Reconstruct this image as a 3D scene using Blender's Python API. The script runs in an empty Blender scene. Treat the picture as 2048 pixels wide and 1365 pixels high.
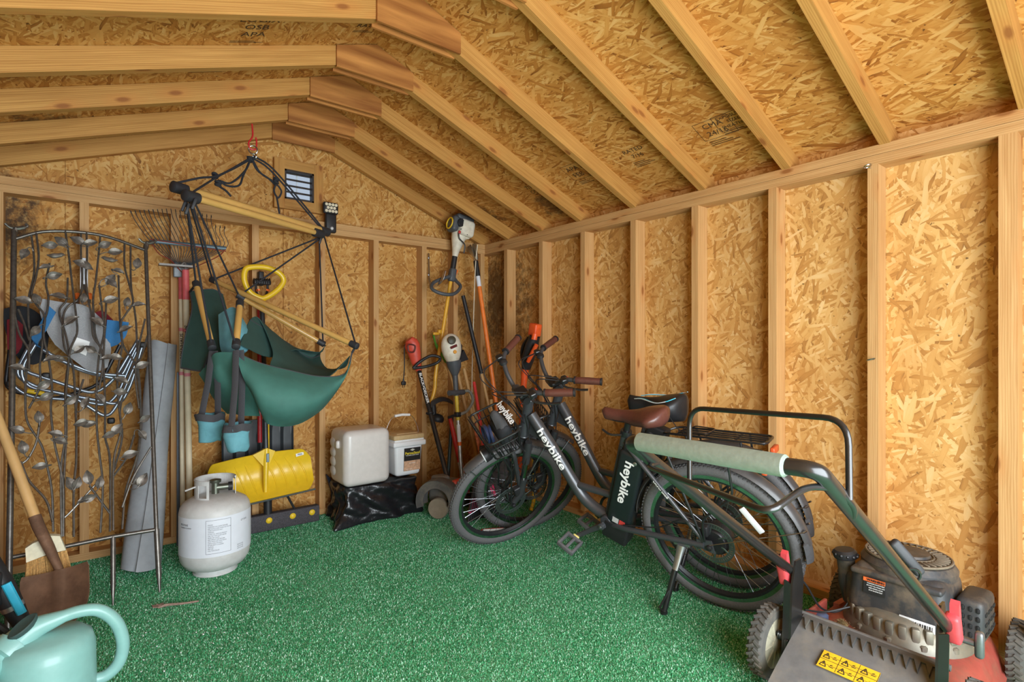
import bpy, bmesh, math, random
from mathutils import Vector, Matrix
EXPO = 0.15
rnd = random.Random(7)
scene = bpy.context.scene
COL = scene.collection
V = Vector
PI = math.pi
def R(a): return math.radians(a)

# ---------------------------------------------------------------- the viewpoint, used to measure the place
CAM = V((-2.489, -3.501, 1.10))
FPX, CXP, HYP = 1069.0, 1024.0, 692.0
YAW = math.atan(845 / 1069.0)
DV = V((math.sin(YAW), math.cos(YAW), 0)); RV = V((math.cos(YAW), -math.sin(YAW), 0)); ZV = V((0, 0, 1))
def ray(u, v): return DV + RV * ((u - CXP) / FPX) + ZV * ((HYP - v) / FPX)
def at(u, v, X=None, Y=None, z=None, t=None):
    """a measured point of the place: on the plane X, Y or z, or at the distance t"""
    r = ray(u, v)
    if X is not None: t = (X - CAM.x) / r.x
    elif Y is not None: t = (Y - CAM.y) / r.y
    elif z is not None: t = (z - CAM.z) / r.z
    return CAM + r * t
def on_plane(u, v, p, n):
    r = ray(u, v); t = (p - CAM).dot(n) / r.dot(n); return CAM + r * t

# ---------------------------------------------------------------- mesh builder
def spline(pts, n=6, closed=False):
    pts = [V(p) for p in pts]
    if len(pts) < 3 and not closed: return pts
    out = []; m = len(pts)
    rng = range(m if closed else m - 1)
    for i in rng:
        if closed: p0, p1, p2, p3 = pts[(i - 1) % m], pts[i], pts[(i + 1) % m], pts[(i + 2) % m]
        else:
            p1, p2 = pts[i], pts[i + 1]
            p0 = pts[i - 1] if i > 0 else p1 * 2 - p2
            p3 = pts[i + 2] if i + 2 < m else p2 * 2 - p1
        for k in range(n):
            t = k / n; t2 = t * t; t3 = t2 * t
            out.append(0.5 * ((2 * p1) + (p2 - p0) * t + (2 * p0 - 5 * p1 + 4 * p2 - p3) * t2 + (3 * p1 - p0 - 3 * p2 + p3) * t3))
    if not closed: out.append(pts[-1])
    return out
def rounded(pts, r=0.03, n=5, closed=False):
    """polyline with its corners rounded"""
    pts = [V(p) for p in pts]; m = len(pts); out = []
    for i, p in enumerate(pts):
        if not closed and i in (0, m - 1): out.append(p); continue
        a, b = pts[(i - 1) % m], pts[(i + 1) % m]
        da, db = (a - p), (b - p)
        q = min(r, da.length * .48, db.length * .48)
        s, e = p + da.normalized() * q, p + db.normalized() * q
        for k in range(n + 1):
            t = k / n
            out.append(s * (1 - t) ** 2 + p * 2 * t * (1 - t) + e * t * t)
    return out
def lerp(a, b, t): return a + (b - a) * t
def basis(d, up=None):
    d = V(d).normalized()
    up = V(up) if up is not None else (V((0, 0, 1)) if abs(d.z) < .95 else V((1, 0, 0)))
    x = d.cross(up)
    if x.length < 1e-6: x = d.cross(V((0, 1, 0)))
    x.normalize(); y = x.cross(d).normalized()
    return x, y, d

class MB:
    def __init__(s): s.v = []; s.f = []; s.uv = {}; s.M = None
    def add(s, vs, fs, uvs=None):
        o = len(s.v)
        s.v += [(s.M @ V(p)) if s.M is not None else V(p) for p in vs]
        for i, f in enumerate(fs):
            if uvs is not None: s.uv[len(s.f)] = uvs[i]
            s.f.append(tuple(o + k for k in f))
        return s
    def box(s, c, d, rot=None):
        """box centred at c with full sizes d; rot = 3 axes or Matrix"""
        c = V(c); vs = []
        for x in (-.5, .5):
            for y in (-.5, .5):
                for z in (-.5, .5):
                    p = V((x * d[0], y * d[1], z * d[2]))
                    if rot is not None: p = rot @ p
                    vs.append(c + p)
        return s.add(vs, [(0, 1, 3, 2), (4, 6, 7, 5), (0, 4, 5, 1), (2, 3, 7, 6), (0, 2, 6, 4), (1, 5, 7, 3)])
    def rbox(s, c, d, r=.01, seg=3, rot=None, taper=None):
        bm = bmesh.new(); bmesh.ops.create_cube(bm, size=1)
        for v in bm.verts:
            v.co = V((v.co.x * d[0], v.co.y * d[1], v.co.z * d[2]))
            if taper and v.co.z < 0: v.co.x *= taper; v.co.y *= taper
        bmesh.ops.bevel(bm, geom=bm.edges[:], offset=r, segments=seg, profile=.5, affect='EDGES')
        return s.bm(bm, c, rot)
    def bm(s, bm, c=(0, 0, 0), rot=None):
        bm.verts.ensure_lookup_table(); bm.verts.index_update()
        vs = [V(c) + ((rot @ v.co) if rot is not None else v.co.copy()) for v in bm.verts]
        s.add(vs, [tuple(v.index for v in f.verts) for f in bm.faces]); bm.free(); return s
    def tube(s, pts, r, n=10, closed=False, caps=True, flat=1.0, up=None):
        """swept round tube; r a number or one per point; flat squashes across"""
        pts = [V(p) for p in pts]; m = len(pts)
        rr = r if isinstance(r, (list, tuple)) else [r] * m
        vs = []; x = None
        for i, p in enumerate(pts):
            if closed: d = pts[(i + 1) % m] - pts[(i - 1) % m]
            else: d = pts[min(i + 1, m - 1)] - pts[max(i - 1, 0)]
            if d.length < 1e-9: d = V((0, 0, 1))
            d.normalize()
            if x is None: x, y, _ = basis(d, up)
            else:
                x = x - d * x.dot(d)
                if x.length < 1e-6: x, y, _ = basis(d)
                x.normalize(); y = d.cross(x) * -1
                y = x.cross(d)
            for k in range(n):
                a = 2 * PI * k / n
                vs.append(p + (x * math.cos(a) + y * math.sin(a) * flat) * rr[i])
        fs = []
        for i in range(m if closed else m - 1):
            j = (i + 1) % m
            for k in range(n):
                l = (k + 1) % n
                fs.append((i * n + k, i * n + l, j * n + l, j * n + k))
        if caps and not closed:
            fs.append(tuple(range(n - 1, -1, -1))); fs.append(tuple((m - 1) * n + k for k in range(n)))
        return s.add(vs, fs)
    def lathe(s, prof, c=(0, 0, 0), axis=(0, 0, 1), n=24, sx=1.0, ring=False):
        """prof = [(radius, height)...] about axis through c"""
        x, y, d = basis(axis); c = V(c); vs = []; fs = []
        m = len(prof)
        for (r, h) in prof:
            r = max(r, 1e-5)
            for k in range(n):
                a = 2 * PI * k / n
                vs.append(c + d * h + x * (math.cos(a) * r * sx) + y * (math.sin(a) * r))
        for i in range(m - 1):
            for k in range(n):
                l = (k + 1) % n
                fs.append((i * n + k, i * n + l, (i + 1) * n + l, (i + 1) * n + k))
        if not ring: fs.append(tuple(range(n - 1, -1, -1))); fs.append(tuple((m - 1) * n + k for k in range(n)))
        else:
            for k in range(n):
                l = (k + 1) % n; fs.append(((m - 1) * n + k, (m - 1) * n + l, l, k))
        return s.add(vs, fs)
    def torus(s, c, axis, Rr, r, n=48, k=10, flat=1.0):
        x, y, d = basis(axis); c = V(c)
        vs = []; fs = []
        for i in range(n):
            a = 2 * PI * i / n; e = x * math.cos(a) + y * math.sin(a)
            for j in range(k):
                b = 2 * PI * j / k
                vs.append(c + e * (Rr + r * math.cos(b)) + d * (r * math.sin(b) * flat))
        for i in range(n):
            for j in range(k):
                fs.append((i * k + j, ((i + 1) % n) * k + j, ((i + 1) % n) * k + (j + 1) % k, i * k + (j + 1) % k))
        return s.add(vs, fs)
    def ball(s, c, r, n=14, m=8, rot=None):
        if not isinstance(r, (list, tuple, Vector)): r = (r, r, r)
        c = V(c); vs = []; fs = []
        for i in range(m + 1):
            t = PI * i / m
            for k in range(n):
                a = 2 * PI * k / n
                rad = max(math.sin(t), 1e-4)
                p = V((rad * math.cos(a) * r[0], rad * math.sin(a) * r[1], math.cos(t) * r[2]))
                vs.append(c + (rot @ p if rot is not None else p))
        for i in range(m):
            for k in range(n):
                l = (k + 1) % n
                fs.append((i * n + k, (i + 1) * n + k, (i + 1) * n + l, i * n + l))
        return s.add(vs, fs)
    def prism(s, pts, ext):
        """outline pts (3D, planar) pushed along ext"""
        pts = [V(p) for p in pts]; e = V(ext); n = len(pts)
        vs = pts + [p + e for p in pts]
        fs = [tuple(range(n - 1, -1, -1)), tuple(range(n, 2 * n))]
        for i in range(n):
            j = (i + 1) % n; fs.append((i, j, n + j, n + i))
        return s.add(vs, fs)
    def sheet(s, grid, th=.004, closed_u=False):
        """grid[i][j] of points turned into a thin skin with real thickness"""
        a = len(grid); b = len(grid[0]); g = [[V(p) for p in row] for row in grid]
        nrm = []
        for i in range(a):
            row = []
            for j in range(b):
                du = g[min(i + 1, a - 1)][j] - g[max(i - 1, 0)][j]
                if closed_u: du = g[(i + 1) % a][j] - g[(i - 1) % a][j]
                dv = g[i][min(j + 1, b - 1)] - g[i][max(j - 1, 0)]
                nn = du.cross(dv)
                row.append(nn.normalized() if nn.length > 1e-12 else V((0, 0, 1)))
            nrm.append(row)
        vs = [g[i][j] + nrm[i][j] * th / 2 for i in range(a) for j in range(b)]
        vs += [g[i][j] - nrm[i][j] * th / 2 for i in range(a) for j in range(b)]
        N = a * b; fs = []
        for i in range(a if closed_u else a - 1):
            k = (i + 1) % a
            for j in range(b - 1):
                q = (i * b + j, k * b + j, k * b + j + 1, i * b + j + 1)
                fs.append(q); fs.append(tuple(N + t for t in reversed(q)))
            fs.append((i * b, N + i * b, N + k * b, k * b)); fs.append((i * b + b - 1, k * b + b - 1, N + k * b + b - 1, N + i * b + b - 1))
        if not closed_u:
            for j in range(b - 1):
                fs.append((j, j + 1, N + j + 1, N + j)); e = (a - 1) * b
                fs.append((e + j, N + e + j, N + e + j + 1, e + j + 1))
        return s.add(vs, fs)
    def lumber(s, p0, p1, w, h, side):
        """sawn board from p0 to p1: w across side, h across the third axis; grain runs along"""
        p0, p1 = V(p0), V(p1); d = (p1 - p0); L = d.length; d.normalize()
        a = V(side); a = (a - d * a.dot(d)).normalized(); b = d.cross(a)
        vs = []
        for q in (p0, p1):
            for (i, j) in ((-1, -1), (1, -1), (1, 1), (-1, 1)):
                vs.append(q + a * (i * w / 2) + b * (j * h / 2))
        fs = [(0, 1, 5, 4), (1, 2, 6, 5), (2, 3, 7, 6), (3, 0, 4, 7), (3, 2, 1, 0), (4, 5, 6, 7)]
        o = rnd.random() * 50; q = rnd.random() * 50; uvs = []
        for i, wd in enumerate((w, h, w, h)):
            u = q + i * .37
            uvs.append([(o, u), (o, u + wd), (o + L, u + wd), (o + L, u)])
        for i in range(2): uvs.append([(o, q), (o + .01, q), (o + .01, q + .05), (o, q + .05)])
        return s.add(vs, fs, uvs)
    def build(s, name, m, parent=None, smooth=True, loc=None, angle=38, origin=None, **props):
        """links everything added as ONE mesh object; world coordinates unless parent is local"""
        me = bpy.data.meshes.new(name)
        off = V((0, 0, 0))
        if parent is not None and parent.get('_w'): off = V(parent['_w'])
        if parent is None and origin is not None: off = V(origin)
        me.from_pydata([tuple(p - off) for p in s.v], [], s.f)
        if s.uv:
            ul = me.uv_layers.new(name='UVMap')
            for pi, p in enumerate(me.polygons):
                if pi in s.uv:
                    for li, uv in zip(p.loop_indices, s.uv[pi]): ul.data[li].uv = uv
        me.update(); bmx = bmesh.new(); bmx.from_mesh(me); bmesh.ops.recalc_face_normals(bmx, faces=bmx.faces[:]); bmx.to_mesh(me); bmx.free()
        if smooth:
            for p in me.polygons: p.use_smooth = True
            try: me.set_sharp_from_angle(angle=R(angle))
            except Exception: pass
        ms = m if isinstance(m, (list, tuple)) else [m]
        for x in ms: me.materials.append(x)
        o = bpy.data.objects.new(name, me); COL.objects.link(o)
        if parent is not None:
            o.parent = parent
            if parent.get('_w'): o['_w'] = tuple(off)
        else:
            o.location = off
            if origin is not None: o['_w'] = tuple(off)
        for k, val in props.items(): o[k] = val
        return o

def thing(name, label, cat, loc=(0, 0, 0), group=None, M=None):
    """an Empty at the base of a thing; its parts are given in world coordinates (or in its own, when M places it)"""
    o = bpy.data.objects.new(name, None); COL.objects.link(o); o.empty_display_size = .05
    if M is not None: o.matrix_world = M
    else: o.location = loc; o['_w'] = tuple(V(loc))
    o['label'] = label; o['category'] = cat
    if group: o['group'] = group
    return o
def tag(o, label, cat, group=None):
    o['label'] = label; o['category'] = cat
    if group: o['group'] = group
    return o
def struct(o): o['kind'] = 'structure'; return o

def text_mesh(body, size, extrude=.0006, bold=0.0, align='CENTER'):
    cu = bpy.data.curves.new('t', 'FONT'); cu.body = body; cu.size = size; cu.extrude = extrude; cu.offset = bold
    cu.align_x = align; cu.align_y = 'CENTER'; cu.resolution_u = 3
    ob = bpy.data.objects.new('t', cu); me = bpy.data.meshes.new_from_object(ob)
    vs = [v.co.copy() for v in me.vertices]; fs = [tuple(p.vertices) for p in me.polygons]
    bpy.data.objects.remove(ob); bpy.data.curves.remove(cu); bpy.data.meshes.remove(me)
    return vs, fs
def lettering(mb, body, size, o, xd, yd, bold=0.0, stretch=1.0, align='CENTER', extrude=.0006):
    """letters lying in the plane through o spanned by xd (reading direction) and yd (up)"""
    xd = V(xd).normalized(); yd = V(yd); yd = (yd - xd * yd.dot(xd)).normalized(); zd = xd.cross(yd); o = V(o)
    vs, fs = text_mesh(body, size, extrude, bold, align)
    mb.add([o + xd * (p.x * stretch) + yd * p.y + zd * p.z for p in vs], fs); return mb
# ---------------------------------------------------------------- materials
class NT:
    def __init__(s, name):
        s.m = bpy.data.materials.new(name); s.m.use_nodes = True; s.t = s.m.node_tree; s.t.nodes.clear()
        s.out = s.n('ShaderNodeOutputMaterial'); s.b = s.n('ShaderNodeBsdfPrincipled'); s.l(s.b.outputs[0], s.out.inputs[0])
    def n(s, t, **k):
        x = s.t.nodes.new(t)
        for a, b in k.items(): setattr(x, a, b)
        return x
    def l(s, a, b): s.t.links.new(a, b)
    def math(s, op, a, b=None, c=None, clamp=False):
        x = s.n('ShaderNodeMath', operation=op); x.use_clamp = clamp
        for i, q in enumerate((a, b, c)):
            if q is None: continue
            if isinstance(q, (int, float)): x.inputs[i].default_value = q
            else: s.l(q, x.inputs[i])
        return x.outputs[0]
    def mix(s, f, a, b, t='RGBA'):
        x = s.n('ShaderNodeMix', data_type=t)
        ii = {'RGBA': (6, 7, 2), 'VECTOR': (4, 5, 1), 'FLOAT': (2, 3, 0)}[t]
        for sock, q in ((x.inputs[0], f), (x.inputs[ii[0]], a), (x.inputs[ii[1]], b)):
            if isinstance(q, (int, float)): sock.default_value = q
            elif isinstance(q, tuple): sock.default_value = q if len(q) == 4 or t == 'VECTOR' else (*q, 1)
            else: s.l(q, sock)
        return x.outputs[ii[2]]
    def ramp(s, f, stops):
        x = s.n('ShaderNodeValToRGB'); e = x.color_ramp.elements
        while len(e) < len(stops): e.new(.5)
        for i, (p, c) in enumerate(stops): e[i].position = p; e[i].color = (*c, 1)
        s.l(f, x.inputs[0]); return x.outputs[0]
    def mapping(s, vec, loc=(0, 0, 0), rot=(0, 0, 0), scale=(1, 1, 1), kind='POINT'):
        x = s.n('ShaderNodeMapping', vector_type=kind); s.l(vec, x.inputs[0])
        x.inputs[1].default_value = loc; x.inputs[2].default_value = rot; x.inputs[3].default_value = scale; return x.outputs[0]
    def noise(s, vec, scale, detail=2, rough=.5, dist=0):
        x = s.n('ShaderNodeTexNoise'); s.l(vec, x.inputs['Vector']); x.inputs['Scale'].default_value = scale
        x.inputs['Detail'].default_value = detail; x.inputs['Roughness'].default_value = rough; x.inputs['Distortion'].default_value = dist
        return x.outputs[0]
    def bump(s, h, strength, dist=.01):
        x = s.n('ShaderNodeBump'); s.l(h, x.inputs['Height']); x.inputs['Strength'].default_value = strength; x.inputs['Distance'].default_value = dist
        s.l(x.outputs[0], s.b.inputs['Normal'])
    def set(s, rough=.5, metal=0, spec=.5):
        s.b.inputs['Roughness'].default_value = rough; s.b.inputs['Metallic'].default_value = metal; s.b.inputs['Specular IOR Level'].default_value = spec
MATS = {}
def srgb(r, g, b):
    f = lambda c: (c / 12.92) if c <= .04045 else ((c + .055) / 1.055) ** 2.4
    return (f(r / 255), f(g / 255), f(b / 255))
def mat(name, rgb, rough=.5, metal=0, var=.12, scale=30, bump=0, dirt=None, dirt_amt=.4, coat=0, spec=.5, sss=0, alpha=1):
    """one plain substance with a little unevenness, optional dirt"""
    if name in MATS: return MATS[name]
    c = srgb(*rgb); t = NT(name); tc = t.n('ShaderNodeTexCoord').outputs['Object']
    nz = t.noise(tc, scale, 3, .6)
    lo = tuple(x * (1 - var) for x in c); hi = tuple(min(1, x * (1 + var)) for x in c)
    col = t.ramp(nz, [(.3, lo), (.7, hi)])
    if dirt:
        d = t.noise(tc, 9, 5, .7); msk = t.math('MULTIPLY', t.math('SMOOTHSTEP', d, .48, .66) if False else t.ramp(d, [(.46, (0, 0, 0)), (.68, (1, 1, 1))]), dirt_amt)
        col = t.mix(msk, col, srgb(*dirt))
        t.set(rough, metal, spec)
        r = t.mix(msk, (rough, rough, rough), (.95, .95, .95)); t.l(r, t.b.inputs['Roughness'])
    t.l(col, t.b.inputs['Base Color'])
    t.set(rough, metal, spec)
    if coat: t.b.inputs['Coat Weight'].default_value = coat; t.b.inputs['Coat Roughness'].default_value = .15
    if bump: t.bump(nz, bump, .004)
    MATS[name] = t.m; return t.m

def osb(name, tint, ang0, stains=(), seed=0, soft=0.0, spread=1.15, L=.088, Wd=.0135):
    """oriented strand board: seven sheets of long flakes, the topmost flake wins"""
    t = NT(name); rr = random.Random(seed + 11)
    uv = t.n('ShaderNodeUVMap'); uv.uv_map = 'UVMap'; uv = uv.outputs[0]
    warp = t.n('ShaderNodeTexNoise'); t.l(uv, warp.inputs['Vector']); warp.inputs['Scale'].default_value = 9; warp.inputs['Detail'].default_value = 2
    wv = t.n('ShaderNodeVectorMath', operation='SCALE'); t.l(warp.outputs['Color'], wv.inputs[0]); wv.inputs['Scale'].default_value = .022
    ad = t.n('ShaderNodeVectorMath', operation='ADD'); t.l(uv, ad.inputs[0]); t.l(wv.outputs[0], ad.inputs[1]); base = ad.outputs[0]
    hmax = shade = coord = edge = None
    for i in range(8):
        a = ang0 + (i / 7.0 - .5) * 2 * spread + rr.uniform(-.12, .12)
        k = rr.choice((.7, 1, 1, 1.35))
        mp = t.mapping(base, (rr.uniform(-9, 9), rr.uniform(-9, 9), 0), (0, 0, a), (L * k, Wd * k * rr.uniform(.8, 1.5), 1), 'TEXTURE')
        vo = t.n('ShaderNodeTexVoronoi', voronoi_dimensions='2D', feature='F1', distance='CHEBYCHEV'); t.l(mp, vo.inputs['Vector']); vo.inputs['Scale'].default_value = 1
        vo.inputs['Randomness'].default_value = .85
        sp = t.n('ShaderNodeSeparateColor'); t.l(vo.outputs['Color'], sp.inputs[0])
        h = sp.outputs[0]; s_ = sp.outputs[1]; e = vo.outputs['Distance']
        if hmax is None: hmax, shade, coord, edge = h, s_, mp, e
        else:
            w = t.math('GREATER_THAN', h, hmax)
            shade = t.mix(w, shade, s_, 'FLOAT'); coord = t.mix(w, coord, mp, 'VECTOR'); edge = t.mix(w, edge, e, 'FLOAT')
            hmax = t.math('MAXIMUM', h, hmax)
    grain = t.noise(t.mapping(coord, scale=(1.3, 16, 1)), 1.0, 4, .65)
    fine = t.noise(t.mapping(coord, scale=(4, 60, 1)), 1.0, 2, .6)
    val = t.math('ADD', t.math('MULTIPLY', shade, .62), t.math('MULTIPLY', grain, .34))
    val = t.math('ADD', val, t.math('MULTIPLY', fine, .12))
    val = t.math('SUBTRACT', val, t.math('MULTIPLY', t.math('POWER', edge, 3.0), .40))
    T = lambda r, g, b: tuple(x * y for x, y in zip(srgb(r, g, b), tint))
    col = t.ramp(val, [(.10, T(120, 72, 26)), (.28, T(184, 128, 60)), (.48, T(212, 162, 92)), (.70, T(228, 185, 118)), (.92, T(240, 210, 155))])
    spk = t.noise(t.mapping(uv, scale=(1, 1, 1)), 46, 2, .5)
    col = t.mix(t.ramp(spk, [(.70, (0, 0, 0)), (.76, (1, 1, 1))]), col, T(74, 44, 20))
    if soft: col = t.mix(soft, col, T(216, 170, 104))
    big = t.noise(uv, 2.3, 3, .6)
    col = t.mix(t.math('MULTIPLY', t.ramp(big, [(.42, (0, 0, 0)), (.68, (1, 1, 1))]), .28), col, T(176, 116, 54))
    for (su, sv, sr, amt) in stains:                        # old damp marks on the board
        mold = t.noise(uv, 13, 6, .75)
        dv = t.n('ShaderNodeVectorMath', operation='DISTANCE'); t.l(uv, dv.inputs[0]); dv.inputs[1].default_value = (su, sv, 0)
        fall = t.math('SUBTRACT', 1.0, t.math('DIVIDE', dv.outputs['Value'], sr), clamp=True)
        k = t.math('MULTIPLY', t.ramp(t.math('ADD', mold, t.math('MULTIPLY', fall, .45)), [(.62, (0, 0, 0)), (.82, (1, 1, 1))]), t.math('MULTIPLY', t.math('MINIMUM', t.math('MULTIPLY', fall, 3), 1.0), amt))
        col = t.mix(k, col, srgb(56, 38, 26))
    t.l(col, t.b.inputs['Base Color']); t.set(.62, 0, .3)
    t.bump(t.math('ADD', t.math('MULTIPLY', hmax, .6), t.math('MULTIPLY', grain, .5)), .35, .004)
    MATS[name] = t.m; return t.m

def wood(name, c_lo, c_hi, knot=True, scale=1.0, rough=.6, ring=7.0):
    """sawn softwood: grain along u, streaked rings, scattered knots"""
    t = NT(name); uv = t.n('ShaderNodeUVMap'); uv.uv_map = 'UVMap'; uv = uv.outputs[0]
    warp = t.noise(t.mapping(uv, scale=(3, 14, 1)), 1, 2)
    st = t.mapping(uv, scale=(2.2, 70 * scale, 1))
    g = t.noise(st, 1, 4, .6, .4)
    wv = t.n('ShaderNodeTexWave', wave_type='BANDS', bands_direction='Y'); t.l(t.mapping(uv, scale=(.5, 6 * scale, 1)), wv.inputs['Vector'])
    wv.inputs['Scale'].default_value = ring; wv.inputs['Distortion'].default_value = 5.5; wv.inputs['Detail'].default_value = 2; wv.inputs['Detail Scale'].default_value = .9
    val = t.math('ADD', t.math('MULTIPLY', g, .6), t.math('MULTIPLY', wv.outputs['Fac'], .17)); val = t.math('ADD', val, t.math('MULTIPLY', warp, .25))
    c0, c1 = srgb(*c_lo), srgb(*c_hi)
    col = t.ramp(val, [(.28, c0), (.75, c1)])
    if knot:
        vo = t.n('ShaderNodeTexVoronoi', voronoi_dimensions='2D', feature='F1'); t.l(t.mapping(uv, scale=(4.2, 11, 1)), vo.inputs['Vector']); vo.inputs['Scale'].default_value = 1
        sp = t.n('ShaderNodeSeparateColor'); t.l(vo.outputs['Color'], sp.inputs[0])
        on = t.math('GREATER_THAN', sp.outputs[0], .62)
        k = t.math('MULTIPLY', on, t.ramp(vo.outputs['Distance'], [(.07, (1, 1, 1)), (.15, (0, 0, 0))]))
        col = t.mix(t.math('MULTIPLY', k, .85), col, srgb(96, 54, 26))
        halo = t.math('MULTIPLY', on, t.ramp(vo.outputs['Distance'], [(.1, (1, 1, 1)), (.42, (0, 0, 0))]))
        col = t.mix(t.math('MULTIPLY', halo, .35), col, srgb(190, 118, 56))
    t.l(col, t.b.inputs['Base Color']); t.set(rough, 0, .3); t.bump(g, .2, .003)
    MATS[name] = t.m; return t.m

def pile():
    t = NT('green_turf_pile'); tc = t.n('ShaderNodeTexCoord').outputs['Object']
    g = t.n('ShaderNodeNewGeometry').outputs['Random Per Island']; c = t.noise(tc, 3.2, 4, .6); b = t.noise(tc, 60, 2, .6)
    val = t.math('ADD', t.math('MULTIPLY', g, .75), t.math('MULTIPLY', b, .35))
    col = t.ramp(val, [(.12, srgb(14, 72, 40)), (.42, srgb(48, 140, 88)), (.72, srgb(96, 190, 134)), (.93, srgb(216, 244, 224))])
    col = t.mix(t.math('MULTIPLY', t.ramp(c, [(.45, (0, 0, 0)), (.7, (1, 1, 1))]), .2), col, srgb(118, 190, 142))
    t.l(col, t.b.inputs['Base Color']); t.set(.75, 0, .25); return t.m
def turf():
    t = NT('green_turf'); tc = t.n('ShaderNodeTexCoord').outputs['Object']
    a = t.noise(tc, 190, 1, .6); b = t.noise(tc, 90, 2, .6); c = t.noise(tc, 3.2, 4, .6)
    val = t.math('ADD', t.math('MULTIPLY', a, .72), t.math('MULTIPLY', b, .28))
    col = t.ramp(val, [(.34, srgb(6, 52, 26)), (.45, srgb(38, 132, 76)), (.55, srgb(84, 182, 120)), (.67, srgb(214, 244, 222))])
    col = t.mix(t.math('MULTIPLY', t.ramp(c, [(.45, (0, 0, 0)), (.7, (1, 1, 1))]), .22), col, srgb(110, 170, 128))
    t.l(col, t.b.inputs['Base Color']); t.set(.9, 0, .2)
    t.b.inputs['Sheen Weight'].default_value = .15
    t.bump(val, .3, .004)
    MATS['turf'] = t.m; return t.m

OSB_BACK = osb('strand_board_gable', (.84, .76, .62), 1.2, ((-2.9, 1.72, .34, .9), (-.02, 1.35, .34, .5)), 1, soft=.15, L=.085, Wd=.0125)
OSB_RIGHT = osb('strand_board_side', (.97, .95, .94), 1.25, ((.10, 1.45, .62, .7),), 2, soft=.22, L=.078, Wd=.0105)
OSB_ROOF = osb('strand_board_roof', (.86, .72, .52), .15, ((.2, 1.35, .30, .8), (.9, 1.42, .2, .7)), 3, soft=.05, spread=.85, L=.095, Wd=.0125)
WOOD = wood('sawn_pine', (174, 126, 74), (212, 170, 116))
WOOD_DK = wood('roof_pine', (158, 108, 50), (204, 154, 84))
PLY = wood('fir_plywood', (124, 70, 28), (200, 138, 72), knot=False, scale=.35, ring=2.2)
TURF = turf(); PILE = pile()
BLACK = mat('black_plastic', (34, 34, 36), .5)
BLACK_M = mat('black_paint', (30, 31, 32), .35, 0, coat=.3)
RUBBER = mat('dark_rubber', (66, 66, 68), .75, bump=.3, scale=80)
STEEL = mat('bright_steel', (200, 202, 204), .28, 1)
GREYM = mat('grey_metal', (150, 152, 155), .4, .9)
WHITE = mat('white_ink', (238, 238, 236), .6, var=.03)
INK = mat('black_ink', (30, 26, 22), .8)
# ---------------------------------------------------------------- the shed
XL = -2.852; YF = -4.30; H = 1.91; T = .089; ST = .038
RX = -1.405; PR_, PL_ = .394, .350
def roof_z(x): return 2.460 - (PR_ * (x - RX) if x > RX else PL_ * (RX - x))          # underside of rafters
RD = .092
def quad_uv(mb, pts, o, ud, vd):
    ud, vd, o = V(ud), V(vd), V(o); pts = [V(p) for p in pts]
    mb.add(pts, [tuple(range(len(pts)))], [[((p - o).dot(ud), (p - o).dot(vd)) for p in pts]])
# floor
mb = MB(); mb.box(((XL) / 2, YF / 2, -.02), (-XL + 2 * T, -YF + 2 * T, .04)); floor = struct(mb.build('floor', TURF, smooth=False))
# the pile of the turf: short stiff blades all over the carpet that can be seen
import numpy as np
rng = np.random.default_rng(5); NB = 330000
bx = rng.uniform(XL + .02, -.01, NB * 2); by = rng.uniform(-3.05, -.008, NB * 2)
fx_ = bx - CAM.x; fy_ = by - CAM.y; dep = fx_ * DV.x + fy_ * DV.y; lat = fx_ * RV.x + fy_ * RV.y
ok = (dep > 1.45) & (np.abs(lat) < dep * 1.05 + .15); bx = bx[ok][:NB]; by = by[ok][:NB]; n_ = len(bx)
an = rng.uniform(0, 2 * np.pi, n_); hh = rng.uniform(.0035, .0075, n_); ww = rng.uniform(.0014, .0026, n_); ln_ = rng.uniform(0, .004, n_); la = rng.uniform(0, 2 * np.pi, n_)
co = np.zeros((n_, 3, 3), dtype=np.float32)
co[:, 0, 0] = bx - np.cos(an) * ww; co[:, 0, 1] = by - np.sin(an) * ww; co[:, 1, 0] = bx + np.cos(an) * ww; co[:, 1, 1] = by + np.sin(an) * ww
co[:, 2, 0] = bx + np.cos(la) * ln_; co[:, 2, 1] = by + np.sin(la) * ln_; co[:, 2, 2] = hh
me = bpy.data.meshes.new('turf_pile'); me.vertices.add(n_ * 3); me.vertices.foreach_set('co', co.ravel()); me.loops.add(n_ * 3); me.loops.foreach_set('vertex_index', np.arange(n_ * 3, dtype=np.int32))
me.polygons.add(n_); me.polygons.foreach_set('loop_start', np.arange(0, n_ * 3, 3, dtype=np.int32)); me.polygons.foreach_set('loop_total', np.full(n_, 3, dtype=np.int32)); me.update(); me.validate()
me.materials.append(PILE); tp_o = bpy.data.objects.new('turf_pile', me); COL.objects.link(tp_o); tp_o.parent = floor
# gable wall with the vent opening cut out
VX0, VX1, VZ0, VZ1 = -1.518, -1.335, 2.035, 2.225
def gable(mb, y, holes=None):
    x0, x1 = XL - T, T
    zt = lambda x: roof_z(x) + RD - .004
    def strip(a, b, za, zb_f):
        n = max(1, int((b - a) / .3))
        xs = [a + (b - a) * i / n for i in range(n + 1)]
        if a < RX < b: xs = sorted(set(xs + [RX]))
        for p, q in zip(xs[:-1], xs[1:]):
            pts = [(p, y, za), (q, y, za), (q, y, zb_f(q)), (p, y, zb_f(p))]
            quad_uv(mb, pts, (0, 0, 0), (1, 0, 0), (0, 0, 1))
    if holes is None: strip(x0, x1, 0, zt)
    else:
        a, b, c, d = holes
        strip(x0, a, 0, zt); strip(b, x1, 0, zt)
        if c > 0: strip(a, b, 0, lambda x: c)
        strip(a, b, d, zt)
mb = MB(); gable(mb, T, (VX0, VX1, VZ0, VZ1)); wall_back = struct(mb.build('wall_back', OSB_BACK, smooth=False))
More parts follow.
